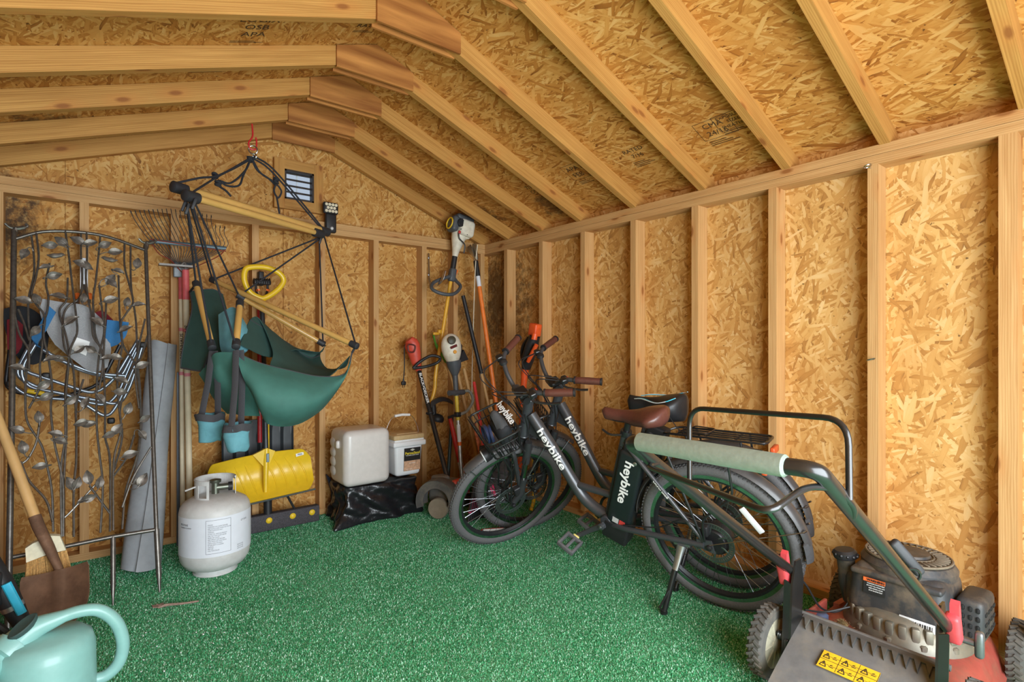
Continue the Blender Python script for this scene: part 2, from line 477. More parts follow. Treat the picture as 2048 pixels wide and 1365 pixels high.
sm = wall_back.modifiers.new('thickness', 'SOLIDIFY'); sm.thickness = .011; sm.offset = -1
mb = MB(); quad_uv(mb, [(T, T, 0), (T, YF - T, 0), (T, YF - T, H + .10), (T, T, H + .10)], (0, 0, 0), (0, -1, 0), (0, 0, 1))
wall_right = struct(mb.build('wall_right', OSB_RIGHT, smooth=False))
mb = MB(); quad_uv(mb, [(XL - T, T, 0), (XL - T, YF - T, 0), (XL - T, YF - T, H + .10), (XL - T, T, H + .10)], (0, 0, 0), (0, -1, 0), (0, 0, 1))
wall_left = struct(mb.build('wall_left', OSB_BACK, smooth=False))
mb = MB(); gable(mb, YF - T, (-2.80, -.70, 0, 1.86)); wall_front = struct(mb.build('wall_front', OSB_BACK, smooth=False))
def part(parent, name, m, *a):
    mb = MB(); mb.lumber(*a); return mb.build(name, m, parent, smooth=False)
# plates and studs
part(wall_back, 'bottom_plate', WOOD, (XL - T, T / 2, ST / 2), (T, T / 2, ST / 2), T - .002, ST, (0, 1, 0))
part(wall_back, 'top_plate', WOOD, (XL - T, T / 2, H - ST / 2), (T, T / 2, H - ST / 2), T - .002, ST, (0, 1, 0))
part(wall_back, 'top_plate', WOOD, (XL - T, T / 2, H - ST * 1.5 - .001), (T, T / 2, H - ST * 1.5 - .001), T - .002, ST - .001, (0, 1, 0))
for x in (-2.83, -2.51, -2.115, -1.70, -1.297, -.924, -.546, -.273, -.02):
    part(wall_back, 'stud', WOOD, (x, T / 2, ST), (x, T / 2, H - 2 * ST), ST, T - .004, (1, 0, 0))
part(wall_right, 'bottom_plate', WOOD, (T / 2, 0, ST / 2), (T / 2, YF, ST / 2), T - .002, ST, (1, 0, 0))
part(wall_right, 'top_plate', WOOD, (T / 2, 0, H - ST / 2), (T / 2, YF, H - ST / 2), T - .002, ST, (1, 0, 0))
part(wall_right, 'top_plate', WOOD, (T / 2, 0, H - ST * 1.5 - .001), (T / 2, YF, H - ST * 1.5 - .001), T - .002, ST - .001, (1, 0, 0))
SY = [-.27 - .4064 * i for i in range(8)]
for y in SY + [-3.52, -3.93]:
    part(wall_right, 'stud', WOOD, (T / 2, y, ST), (T / 2, y, H - 2 * ST), ST if y > -3.0 or y < -3.3 else .05, T - .004, (0, 1, 0))
part(wall_left, 'bottom_plate', WOOD, (XL - T / 2, 0, ST / 2), (XL - T / 2, YF, ST / 2), T - .002, ST, (1, 0, 0))
part(wall_left, 'top_plate', WOOD, (XL - T / 2, 0, H - ST), (XL - T / 2, YF, H - ST), T - .002, ST * 2, (1, 0, 0))
for y in SY + [-3.52, -3.93]:
    part(wall_left, 'stud', WOOD, (XL - T / 2, y, ST), (XL - T / 2, y, H - 2 * ST), ST, T - .004, (0, 1, 0))
for x in (-2.82, -.68):
    part(wall_front, 'stud', WOOD, (x, YF - T / 2, 0), (x, YF - T / 2, 1.86), ST, T - .004, (1, 0, 0))
part(wall_front, 'header', WOOD, (XL, YF - T / 2, 1.88), (0, YF - T / 2, 1.88), T - .004, .06, (0, 1, 0))
# roof decks
zr = roof_z(RX) + RD; ez = roof_z(T) + RD; el = roof_z(XL - T) + RD
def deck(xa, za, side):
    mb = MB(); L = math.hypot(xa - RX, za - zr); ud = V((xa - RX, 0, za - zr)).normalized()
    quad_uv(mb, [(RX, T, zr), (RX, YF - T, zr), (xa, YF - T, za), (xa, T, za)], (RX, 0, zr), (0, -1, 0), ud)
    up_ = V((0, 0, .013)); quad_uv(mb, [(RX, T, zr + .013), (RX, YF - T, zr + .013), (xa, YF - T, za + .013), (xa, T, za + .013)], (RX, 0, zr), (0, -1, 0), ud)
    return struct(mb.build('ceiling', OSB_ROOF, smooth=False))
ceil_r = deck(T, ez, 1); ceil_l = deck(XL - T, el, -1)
RAFT = [.045, -.292, -.678, -1.052, -1.490, -1.94, -2.365, -2.75, -3.16, -3.57, -3.98]
csl = 1 / math.sqrt(1 + .37 ** 2)
for i, y in enumerate(RAFT):
    for s_, par in ((1, ceil_r), (-1, ceil_l)):
        a = V((RX, y, roof_z(RX) + RD / 2)); xe = T if s_ > 0 else XL - T
        b = V((xe, y, roof_z(xe) + RD / 2))
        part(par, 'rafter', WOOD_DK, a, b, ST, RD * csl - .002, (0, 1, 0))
    for dy in ((-ST / 2 - .007,) if i == 0 else (-ST / 2 - .007, ST / 2 + .007)):
        mb = MB(); w = .195; zb = roof_z(RX) - .078
        pts = [(RX - w, zb), (RX + w, zb), (RX + w, roof_z(RX + w) + RD - .004), (RX, roof_z(RX) + RD - .004), (RX - w, roof_z(RX - w) + RD - .004)]
        if i < 5 or i > 4:
            o = rnd.random() * 9
            q = len(mb.f)
            mb.prism([(p[0], y + dy - .0055, p[1]) for p in pts], (0, .011, 0))
            for fi, f in enumerate(mb.f): mb.uv[fi] = [(mb.v[k].x + o, mb.v[k].z + o * .7) for k in f]
        mb.build('gusset_plate', PLY, ceil_l, smooth=False)
# gable vent
vent = thing('gable_vent', 'small square louvred vent with a dark frame high in the gable', 'vent', ((VX0 + VX1) / 2, T, VZ0))
mb = MB(); w = .062
for a, b, c, d in ((VX0 - w, VX0, VZ0 - w, VZ1 + w), (VX1, VX1 + w, VZ0 - w, VZ1 + w)):
    mb.lumber(((a + b) / 2, T - .02, c), ((a + b) / 2, T - .02, d), b - a, .036, (1, 0, 0))
for c, d in ((VZ0 - w, VZ0), (VZ1, VZ1 + w)): mb.lumber((VX0, T - .02, (c + d) / 2), (VX1, T - .02, (c + d) / 2), d - c, .036, (0, 0, 1))
mb.build('wood_surround', WOOD_DK, vent, smooth=False, label='pale wood surround')
DKFR = mat('dark_brown_plastic', (50, 40, 34), .5)
mb = MB(); f = .011
mb.box(((VX0 + VX1) / 2, T - .012, VZ0 + f / 2), (VX1 - VX0, .05, f)); mb.box(((VX0 + VX1) / 2, T - .012, VZ1 - f / 2), (VX1 - VX0, .05, f))
for x in (VX0 + f / 2, VX1 - f / 2): mb.box((x, T - .012, (VZ0 + VZ1) / 2), (f, .05, VZ1 - VZ0))
mb.build('frame', DKFR, vent, smooth=False)
SLAT = mat('pale_plastic_slat', (214, 222, 230), .45)
for i in range(5):
    z = VZ0 + .018 + (VZ1 - VZ0 - .03) * (i) / 4.0
    mb = MB(); mb.box(((VX0 + VX1) / 2, T + .006, z), (VX1 - VX0 - 2 * f, .004, .012)); mb.build('louver', DKFR, vent, smooth=False)
mb = MB(); mb.box(((VX0 + VX1) / 2, T + .02, (VZ0 + VZ1) / 2), (.008, .006, VZ1 - VZ0)); mb.build('mullion', SLAT, vent, smooth=False)
SCR = mat('insect_screen', (196, 206, 214), .7)
# frosted screen behind the louvres lets daylight through
tt = NT('daylit_screen'); tl = tt.n('ShaderNodeBsdfTranslucent'); tl.inputs[0].default_value = (.9, .95, 1, 1); tt.l(tl.outputs[0], tt.out.inputs[0]); SCREEN = tt.m
mb = MB(); mb.box(((VX0 + VX1) / 2, T + .030, (VZ0 + VZ1) / 2), (VX1 - VX0, .002, VZ1 - VZ0)); mb.build('screen', SCREEN, vent, smooth=False, label='pale insect screen')

# printed mill stamps on the roof boards
def roof_frame(side, y, d):
    """point on the underside at distance d down from the ridge, with its axes"""
    xa = T if side > 0 else XL - T
    dn = V((xa - RX, 0, (ez if side > 0 else el) - zr)).normalized()
    p = V((RX, y, zr)) + dn * d; nrm = V((dn.z, 0, -dn.x)) if side > 0 else V((-dn.z, 0, dn.x))
    if nrm.z > 0: nrm = -nrm
    return p, dn, nrm
INKP = mat('faded_stamp_ink', (72, 50, 26), .8, var=.3, scale=160)
def stamp(side, y, d, lines, size, along, box=True, bars=0):
    p, dn, nrm = roof_frame(side, y, d); yv = V((0, 1, 0))
    xd = V(along); xd = (xd - nrm * xd.dot(nrm)).normalized(); yd = nrm.cross(xd)
    mb = MB(); p = p + nrm * .0012; h = size * 1.15; wmax = .1
    for i, ln in enumerate(lines):
        lettering(mb, ln, size, p - yd * (i * h), xd, yd, extrude=.0002)
        wmax = max(wmax, len(ln) * size * .62)
    def line(a, b, w=.0022):
        d_ = (b - a); n_ = nrm.cross(d_.normalized()) * w / 2
        mb.add([a - n_, b - n_, b + n_, a + n_], [(0, 1, 2, 3)])
    if box:
        c = p - yd * (h * (len(lines) - 1) / 2); hw = wmax / 2 + size * .3; hh = h * len(lines) / 2 + size * .2
        q = [c - xd * hw - yd * hh, c + xd * hw - yd * hh, c + xd * hw + yd * hh, c - xd * hw + yd * hh]
        for i in range(4): line(q[i], q[(i + 1) % 4])
    for k in range(bars):
        a = p - yd * (h * len(lines) + .012 * k) - xd * wmax * .5
        line(a, a + xd * wmax * (.6 + .4 * ((k * 7) % 5) / 4), .004)
    mb.build('mill_stamp', INKP, ceil_r if side > 0 else ceil_l, smooth=False)
# ---------------------------------------------------------------- electric bicycles
FRAME = mat('graphite_paint', (74, 76, 80), .38, .35, var=.06, coat=.3)
FENDER = mat('grey_black_fender', (70, 68, 68), .35, .1)
RIMB = mat('black_rim', (40, 42, 44), .4, .3)
RIMS = mat('polished_rim_edge', (196, 206, 210), .22, 1)
SPOKE = mat('spoke_steel', (150, 152, 156), .3, 1)
ROTOR = mat('brake_rotor_steel', (120, 126, 128), .35, .9)
GRIPB = mat('brown_leather', (92, 52, 44), .38, bump=.15, scale=120, coat=.2)
BATT = mat('battery_case', (28, 34, 36), .38, coat=.2)
CHR = mat('dull_alloy', (168, 170, 172), .35, .9)
REFL = mat('white_reflector', (235, 238, 240), .3)
TYRE = mat('tyre_rubber', (92, 91, 92), .8, bump=.35, scale=150)
YEL = mat('yellow_plastic', (236, 196, 44), .45)
LETW = mat('white_lettering', (240, 240, 238), .5, var=.02)
RED = mat('red_plastic', (200, 52, 48), .45)
def arc(c, r, a0, a1, n=24, y=0.0):
    return [V((c[0] + r * math.cos(R(a0 + (a1 - a0) * i / n)), y, c[2] + r * math.sin(R(a0 + (a1 - a0) * i / n)))) for i in range(n + 1)]
def wheel(root, c, motor=False, tf=None, rotor_side=1, prefix=''):
    """tyre, rim, spokes and hub about an axle along y through c"""
    def B(mb, name, m, par, **k):
        if tf is not None: mb.v = [tf @ p for p in mb.v]
        return mb.build(name, m, par, **k)
    ax = (0, 1, 0); Rr = .325
    w = MB(); w.torus(c, ax, Rr - .0255, .0255, 72, 14)
    for k in range(120):                                   # tread blocks
        a = 2 * PI * k / 120
        for j, yy in enumerate((-.016, -.006, .006, .016)):
            aa = a + (j % 2) * PI / 120; b = math.asin(yy / .0262)
            rad = Rr - .0255 + .0262 * math.cos(b)
            q = V((c[0] + rad * math.cos(aa), c[1] + .0262 * math.sin(b), c[2] + rad * math.sin(aa)))
            e = V((math.cos(aa), 0, math.sin(aa))); tn = V((-math.sin(aa), 0, math.cos(aa)))
            w.box(q, (.0035, .007, .0085), Matrix((e, V((0, 1, 0)), tn)).transposed())
    ty = B(w, 'tyre', TYRE, root)
    wh = MB(); wh.lathe([(.281, -.014), (.282, -.011), (.262, -.010), (.255, 0), (.262, .010), (.282, .011), (.281, .014), (.258, .013), (.250, 0), (.258, -.013)], c, ax, 64, ring=True)
    ri = B(wh, 'rim', RIMB, root, label='black rim')
    s_ = MB()
    for sg in (-1, 1): s_.lathe([(.283, sg * .0145), (.283, sg * .0165), (.266, sg * .0155), (.266, sg * .0135)], c, ax, 64, ring=True)
    B(s_, 'rim_stripe', RIMS, ri, label='bright polished rim edge')
    hr = .055 if motor else .02; sp = MB()
    for k in range(36):
        a = 2 * PI * k / 36; sgn = 1 if k % 2 else -1
        a2 = a + (R(24) if (k // 2) % 2 else -R(24)) * (.5 if motor else 1)
        p = V((c[0] + .256 * math.cos(a), c[1], c[2] + .256 * math.sin(a)))
        q = V((c[0] + hr * math.cos(a2), c[1] + sgn * .03, c[2] + hr * math.sin(a2)))
        sp.tube([p, q], .0012, 5); sp.tube([p, p + (q - p).normalized() * .012], .0024, 5)
    B(sp, 'spokes', SPOKE, root, label='thin steel spokes')
    h = MB()
    if motor: h.lathe([(.01, -.05), (.05, -.046), (.062, -.03), (.064, 0), (.062, .03), (.05, .046), (.01, .05)], c, ax, 28)
    else: h.lathe([(.012, -.05), (.012, -.034), (.026, -.032), (.026, -.028), (.014, -.024), (.014, .024), (.026, .028), (.026, .032), (.012, .034), (.012, .05)], c, ax, 20)
    h.tube([V(c) + V((0, -.085, 0)), V(c) + V((0, .085, 0))], .006, 8)
    for sg in (-1, 1): h.lathe([(.012, 0), (.012, .012), (.006, .016)], V(c) + V((0, sg * .078, 0)), (0, sg, 0), 8)
    B(h, 'hub', mat('dark_hub', (48, 48, 50), .4, .5), root)
    ro = MB(); y = rotor_side * .046; n = 48
    for k in range(n):                                     # perforated ring
        a0 = 2 * PI * k / n; a1 = a0 + 2 * PI / n * .72; vs = []
        for aa in (a0, a1):
            for rr_ in (.070, .082):
                for yy in (-.001, .001): vs.append((c[0] + rr_ * math.cos(aa), c[1] + y + yy, c[2] + rr_ * math.sin(aa)))
        ro.add(vs, [(0, 1, 3, 2), (4, 6, 7, 5), (0, 4, 5, 1), (2, 3, 7, 6), (0, 2, 6, 4), (1, 5, 7, 3)])
    ro.torus(V(c) + V((0, y, 0)), ax, .085, .0035, 48, 6, .3); ro.torus(V(c) + V((0, y, 0)), ax, .068, .003, 48, 6, .3)
    for k in range(6):
        a = 2 * PI * k / 6
        ro.tube([V((c[0] + r_ * math.cos(a + d), c[1] + y, c[2] + r_ * math.sin(a + d))) for r_, d in ((.018, 0), (.045, .35), (.068, .5))], .0045, 6, flat=.35, up=(0, 1, 0))
    B(ro, 'brake_rotor', ROTOR, root, label='steel disc brake rotor')
    if motor:
        rf = MB(); a = R(142)
        e = V((math.cos(a), 0, math.sin(a))); tn = V((-math.sin(a), 0, math.cos(a)))
        rf.rbox(V(c) + e * .19 + V((0, .012, 0)), (.024, .008, .115), .003, 2, Matrix((e, V((0, 1, 0)), tn)).transposed())
        B(rf, 'spoke_reflector', REFL, root, label='white spoke reflector')
def fender(mb, c, r, a0, a1, w=.030, n=28, tf=None):
    g = []
    for i in range(n + 1):
        a = R(a0 + (a1 - a0) * i / n); row = []
        ww = w * (1 if 0 < i < n else .8)
        for k in range(9):
            b = (k / 8 - .5) * 2.2
            rr_ = r - .016 * (1 - math.cos(b)) / (1 - math.cos(1.1)); y = ww * math.sin(b) / math.sin(1.1)
            row.append(V((c[0] + rr_ * math.cos(a), y, c[2] + rr_ * math.sin(a))))
        g.append(row)
    mb.sheet(g, .003)
def wrap_text(mb, body, size, path, r, side, up, start=.5, bold=.0006, stretch=1.0, flip=False):
    """letters laid round a tube: x runs along the path, y round its girth"""
    pts = [V(p) for p in path]; cum = [0]
    for a, b in zip(pts[:-1], pts[1:]): cum.append(cum[-1] + (b - a).length)
    def P(s):
        s = max(0, min(cum[-1] - 1e-6, s))
        for i in range(len(cum) - 1):
            if s <= cum[i + 1]:
                t = (s - cum[i]) / (cum[i + 1] - cum[i]); return pts[i].lerp(pts[i + 1], t), (pts[i + 1] - pts[i]).normalized()
        return pts[-1], (pts[-1] - pts[-2]).normalized()
    vs, fs = text_mesh(body, size, .0003, bold)
    bm = bmesh.new(); bv = [bm.verts.new(p) for p in vs]
    for f_ in fs:
        try: bm.faces.new([bv[k] for k in f_])
        except ValueError: pass
    for k in range(-9, 10):                                # cut across so the letters bend with the tube
        bmesh.ops.bisect_plane(bm, geom=bm.verts[:] + bm.edges[:] + bm.faces[:], plane_co=(0, size * .07 * k, 0), plane_no=(0, 1, 0), dist=1e-6)
    bm.verts.index_update(); vs = [v.co.copy() for v in bm.verts]; fs = [tuple(v.index for v in f_.verts) for f_ in bm.faces]; bm.free()
    out = []
    for p in vs:
        c, d = P(cum[-1] * start + p.x * stretch)
        sd = (V(side) - d * V(side).dot(d)).normalized(); u = sd.cross(d)
        th = p.y / r
        out.append(c + (sd * math.cos(th) + u * math.sin(th)) * (r + .0008 + p.z))
    mb.add(out, fs)
def bicycle(name, label, contact, heading, lean, steer, saddle='brown'):
    o = V((contact[0], contact[1], .0060)); h = R(heading); l = R(lean)
    f = V((math.cos(h), math.sin(h), 0)); n0 = V((-math.sin(h), math.cos(h), 0))
    up = ZV * math.cos(l) + n0 * math.sin(l); left = n0 * math.cos(l) - ZV * math.sin(l)
    M = Matrix((f, left, up)).transposed().to_4x4(); M.translation = o
    rt = thing(name, label, 'bicycle', M=M)
    # ---- steering assembly, turned about the head tube
    s0, s1 = V((.940, 0, .665)), V((.862, 0, .866)); sa = (s1 - s0).normalized()
    TF = Matrix.Translation(s0) @ Matrix.Rotation(R(steer), 4, sa) @ Matrix.Translation(-s0)
    # drop of the turned wheel is taken up by sliding along the head tube
    fa = V((1.122, 0, .325)); fc = TF @ fa
    def lowest():
        return min((M @ (TF @ V((fa.x + .325 * math.cos(a), 0, fa.z + .325 * math.sin(a))))).z for a in [2 * PI * k / 240 for k in range(240)])
    dz = (.0062 - lowest()) / max(.3, (M.to_3x3() @ sa).z)
    TF = Matrix.Translation(sa * dz) @ TF
    wheel(rt, V((0, 0, .325)), True)
    wheel(rt, fa, False, TF)
    def SB(mb, nm, m, par=None, **k):
        mb.v = [TF @ p for p in mb.v]; return mb.build(nm, m, par or rt, **k)
    # ---- frame
    mb = MB()
    dpath = spline([(.866, 0, .782), (.80, 0, .672), (.735, 0, .560), (.680, 0, .458), (.632, 0, .380), (.575, 0, .334), (.495, 0, .300)], 7)
    mb.tube(dpath, .0275, 16)
    mb.tube([(.672, 0, .440), (.465, 0, .420)], .017, 12)
    mb.tube([s0, s1], .026, 16); mb.torus(s0, sa, .026, .004, 20, 6); mb.torus(s1, sa, .026, .004, 20, 6)
    mb.prism([(.855, -.006, .79), (.90, -.006, .68), (.80, -.006, .64)], (0, .012, 0))
    mb.tube([(.520, 0, .255), (.352, 0, .735)], .020, 14)
    mb.lathe([(.027, -.045), (.030, -.04), (.030, .04), (.027, .045)], (.497, 0, .298), (0, 1, 0), 18)
    for sg in (-1, 1):
        mb.tube(spline([(.48, sg * .03, .285), (.36, sg * .058, .300), (.02, sg * .078, .328)], 5), .013, 10)
        mb.tube(spline([(.36, sg * .012, .70), (.28, sg * .045, .64), (.02, sg * .078, .345)], 5), .0095, 10)
        mb.prism([(-.02, sg * .075, .30), (.05, sg * .075, .315), (.05, sg * .075, .35), (-.01, sg * .075, .355)], (0, sg * .006, 0))
    mb.tube([(.29, -.05, .648), (.29, .05, .648)], .008, 8)
    fr = mb.build('frame', FRAME, rt)
    mb = MB(); wrap_text(mb, 'heybike', .056, [p for p in dpath if p.z > .44], .0275, (-.30, 1, .35), None, .50, .0010, 1.3)
    mb.build('lettering', LETW, fr, smooth=False, label='white lettering on the down tube')
    mb = MB(); wrap_text(mb, 'citycruise', .020, spline([(.30, .036, .66), (.28, .045, .64), (.02, .078, .345)], 5)[2:], .0095, (-.25, 1, .3), None, .42, .0006, 1.15)
    mb.build('lettering', LETW, fr, smooth=False, label='small white lettering on the seat stay')
    # ---- battery behind the seat tube
    d = V((-.168, 0, .48)).normalized(); bk = V((-d.z, 0, d.x)); c0 = V((.436, 0, .495))
    Rm = Matrix((bk, V((0, 1, 0)), d)).transposed()
    mb = MB(); mb.rbox(c0 + bk * .062, (.115, .088, .40), .016, 3, Rm); ba = mb.build('battery', BATT, rt, label='black battery case')
    mb = MB(); mb.rbox(c0 + bk * .06 - d * .235, (.125, .094, .10), .012, 3, Rm); mb.rbox(c0 + bk * .062 + d * .22, (.10, .07, .07), .012, 3, Rm)
    mb.rbox(c0 + bk * .0 - d * .02, (.014, .05, .44), .005, 2, Rm); mb.build('battery_cradle', BLACK, rt)
    mb = MB(); lettering(mb, 'heybike', .058, c0 + bk * .060 + d * .05 + V((0, .0448, 0)), -d, bk, .0011, 1.25)
    mb.build('lettering', LETW, ba, smooth=False, label='white lettering on the battery')
    mb = MB(); mb.box(c0 + bk * .052 - d * .165 + V((0, .0446, 0)), (.030, .001, .026), Rm); mb.build('sticker', mat('grey_sticker', (186, 186, 186), .5, var=.4, scale=400), ba, smooth=False)
    mb = MB(); mb.box(c0 + bk * .085 - d * .165 + V((0, .0446, 0)), (.028, .001, .026), Rm); mb.build('sticker', mat('red_sticker', (190, 60, 54), .5), ba, smooth=False, label='small red sticker')
    mb = MB(); mb.lathe([(.008, 0), (.009, .002), (.006, .004)], c0 + bk * .085 + d * .165 + V((0, .044, 0)), (0, 1, 0), 14)
    mb.build('lock', CHR, ba, label='round metal key lock')
    # ---- seat post and saddle
    mb = MB(); mb.tube([(.355, 0, .727), (.322, 0, .818)], .0145, 12)
    mb.lathe([(.024, -.012), (.026, 0), (.024, .014)], (.350, 0, .742), d, 16)
    mb.tube(spline([(.355, .03, .745), (.40, .045, .748), (.44, .04, .765)], 4), .005, 8); mb.build('seat_post', BLACK_M, rt)
    def saddle_mb(x0, z0, L, W, hgt, tilt):
        g = []; n = 22; m = 18
        for i in range(n + 1):
            t = i / n                                    # 0 nose .. 1 rear
            wid = lerp(.024, W, max(0, min(1, (t - .30) / .52)) ** 1.3) if t > .30 else .024 + .006 * t
            wid *= math.sqrt(max(.0, 1 - ((max(t, .74) - .74) / .262) ** 2)) * math.sqrt(max(0, 1 - ((.10 - min(t, .10)) / .102) ** 2)) 
            wid = max(wid, .0015)
            x = x0 - L * t; z = z0 + tilt * t + .018 * max(0, (t - .55)) ** 1 * 2 - .010 * math.sin(PI * min(1, t * 1.5))
            row = []
            for k in range(m):
                a = 2 * PI * k / m; cy, cz = math.cos(a), math.sin(a)
                skirt = hgt * (1.0 + .55 * max(0, min(1, (t - .35) / .3)))
                row.append(V((x, wid * cy, z + (hgt * .55 * cz if cz > 0 else skirt * cz) * min(1, wid / .02) - .012 * (cy * cy) * min(1, wid / .05) )))
            g.append(row)
        mb = MB(); vs = [p for row in g for p in row]; fs = []
        for i in range(n):
            for k in range(m): fs.append((i * m + k, i * m + (k + 1) % m, (i + 1) * m + (k + 1) % m, (i + 1) * m + k))
        fs.append(tuple(range(m))); fs.append(tuple(n * m + k for k in range(m))); mb.add(vs, fs); return mb
    if saddle == 'brown':
        mb = saddle_mb(.452, .838, .305, .100, .036, .004); sd = mb.build('saddle', GRIPB, rt, angle=60, label='smooth brown leather saddle')
    else:
        mb = saddle_mb(.455, .828, .300, .106, .062, .005)
        sd = mb.build('saddle', mat('black_vinyl', (30, 30, 32), .45, bump=.2), rt, angle=60, label='black padded saddle cover')
        for off, cm, nm in ((0, (70, 190, 215), 'piping'), (.010, (220, 224, 226), 'piping')):
            for sg in (-1, 1):
                mb = MB(); mb.tube(spline([(.40, sg * .035, .850), (.35, sg * (.045 + off), .856), (.27, sg * (.086 + off * .3), .850), (.21, sg * (.100), .862), (.175, sg * .07, .874)], 6), .002, 6)
                mb.build('piping', mat('piping%d' % cm[0], cm, .5), sd, label='thin bright piping')
        mb = MB(); mb.tube(spline([(.20, .09, .79), (.17, .10, .755), (.15, .105, .735)], 4), [.002] * 8 + [.006], 6); mb.build('pull_cord', BLACK, sd)
    mb = MB()
    for sg in (-1, 1): mb.tube(spline([(.42, sg * .012, .820), (.38, sg * .02, .804), (.28, sg * .022, .806), (.20, sg * .04, .826)], 5), .0035, 8)
    mb.rbox((.322, 0, .814), (.05, .05, .028), .006); mb.build('saddle_rails', BLACK_M, rt)
    # ---- crank, pedals, chain
    bb = V((.497, 0, .298)); cd = V((.142, 0, -.082)).normalized()
    for sg in (1, -1):
        mb = MB(); q = bb + V((0, sg * .075, 0)); e = q + cd * (sg * .165) + V((0, sg * .012, 0))
        mb.tube([q - cd * (sg * .012), q + cd * sg * .08, e], [.015, .012, .0115], 10, flat=.7, up=(0, 1, 0))
        mb.lathe([(.016, 0), (.016, .016), (.01, .02)], q - V((0, sg * .004, 0)), (0, sg, 0), 14)
        ca = mb.build('crank_arm', FRAME, rt)
        mb = MB(); mb.lathe([(.007, 0), (.006, .003)], q + V((0, sg * .017, 0)), (0, sg, 0), 10); mb.build('crank_bolt', CHR, ca, label='bright crank bolt')
        mb = MB(); pc = e + V((0, sg * .065, 0)); PA = Matrix.Rotation(R(-28 if sg > 0 else 20), 3, 'Y')
        for xx in (-.038, .038): mb.rbox(pc + PA @ V((xx, 0, 0)), (.013, .095, .024), .004, 2, PA)
        for yy in (-.042, .042): mb.rbox(pc + PA @ V((0, yy, 0)), (.08, .013, .022), .004, 2, PA)
        mb.tube([e, pc + V((0, sg * .045, 0))], .008, 8); pd = mb.build('pedal', mat('grey_resin', (96, 96, 98), .55), rt)
        mb = MB(); mb.rbox(e + V((0, sg * .012, 0)) , (.03, .012, .022), .003, 2, PA); mb.build('pedal_sticker', mat('pale_yellow', (232, 214, 130), .5), pd, label='pale yellow sticker')
    mb = MB(); c = bb + V((0, -.055, 0)); mb.lathe([(.075, -.002), (.088, -.002), (.088, .002), (.075, .002)], c, (0, 1, 0), 44, ring=True)
    for k in range(5):
        a = 2 * PI * k / 5; mb.tube([c, c + V((.08 * math.cos(a), 0, .08 * math.sin(a)))], .008, 6, flat=.3, up=(0, 1, 0))
    mb.build('chainring', BLACK_M, rt)
    mb = MB(); rc = V((0, -.055, .325)); mb.tube([rc + V((0, 0, .04)), c + V((0, 0, .088))], .004, 6, flat=1.2); mb.tube([rc + V((.02, 0, -.09)), c + V((0, 0, -.088))], .004, 6)
    mb.build('chain', mat('chain_steel', (110, 110, 112), .4, .9), rt)
    mb = MB()
    for k in range(7): mb.lathe([(.024 + .005 * k, 0), (.027 + .005 * k, 0), (.027 + .005 * k, .002), (.024 + .005 * k, .002)], (0, -.07 + .0045 * k, .325), (0, 1, 0), 26)
    mb.build('cassette', mat('cassette_steel', (120, 112, 100), .35, 1), rt)
    mb = MB(); mb.rbox((.01, -.08, .27), (.03, .02, .05), .006); mb.tube([(.012, -.075, .26), (.03, -.07, .215)], .007, 8)
    for q in ((.02, -.07, .25), (.035, -.07, .205)): mb.lathe([(.014, -.003), (.016, 0), (.014, .003)], q, (0, 1, 0), 14)
    mb.build('derailleur', BLACK, rt)
    mb = MB(); mb.rbox((.03, .060, .385), (.05, .03, .045), .006); mb.tube(spline([(.03, .075, .40), (.10, .09, .43), (.22, .06, .35), (.40, .05, .31)], 6), .003, 6); mb.build('brake_caliper', BLACK, rt)
    # ---- kickstand, foot on the ground
    ty_ = math.tan(l); foot = V((.165, .212, .212 * ty_ + .004)); top = V((.118, .078, .300)); kn = top.lerp(foot, .36) + V((.0, .004, 0))
    mb = MB(); mb.tube([top, top.lerp(foot, .12), kn], [.020, .016, .013], 10, flat=.6, up=(0, 1, 0)); mb.rbox(top + V((0, -.006, .008)), (.07, .014, .022), .004); ks = mb.build('kickstand', CHR, rt, label='alloy kickstand bracket')
    mb = MB(); mb.tube([kn, kn.lerp(foot, .5), foot], [.0125, .0115, .0115], 10); mb.tube([kn.lerp(foot, .45) + V((0, .012, 0)), foot + V((.012, .010, .022)), foot + V((0, .005, .010))], .005, 6)
    mb.lathe([(.016, 0), (.014, .010)], foot - V((0, 0, .003)), (up.x * 0, 0, 1), 12); mb.build('kickstand_leg', BLACK_M, ks)
    # ---- rear fender and rack
    c = V((0, 0, .325)); mb = MB(); fender(mb, c, .356, 8, 170)
    mb.tube(arc(c, .3545, 160, 176, 6), .016, 10, flat=1.3, up=(0, 1, 0)) if False else None
    fe = mb.build('rear_fender', FENDER, rt)
    mb = MB(); fender(mb, c, .352, 168, 181, .036); mb.build('mud_flap', RUBBER, fe)
    mb = MB()
    for sg in (-1, 1):
        p = c + V((math.cos(R(160)) * .352, sg * .03, math.sin(R(160)) * .352)); mb.tube([c + V((0, sg * .082, .01)), p], .0022, 6)
        mb.tube([p, p + V((-.01, -sg * .004, .008))], .004, 6)
    mb.build('fender_stay', SPOKE, fe, label='thin bright fender stay')
    mb = MB(); z = .703
    for sg in (-1, 1):
        mb.tube(rounded([(.27, sg * .02, .69), (.225, sg * .062, z), (-.20, sg * .062, z), (-.20, 0, z)], .03), .0055, 8)
        mb.tube([(.14, sg * .064, z - .004), (.02, sg * .085, .35)], .005, 8)
        mb.tube(rounded([(-.10, sg * .064, z - .004), (-.11, sg * .075, .565), (.015, sg * .085, .45), (.015, sg * .085, .35)], .03), .005, 8)
        mb.tube([(.19, sg * .028, z), (-.19, sg * .028, z)], .004, 8)
    mb.tube([(.19, 0, z), (-.2, 0, z)], .004, 8)
    for xx in (.19, .06, -.07, -.19): mb.tube([(xx, -.062, z - .003), (xx, .062, z - .003)], .004, 8)
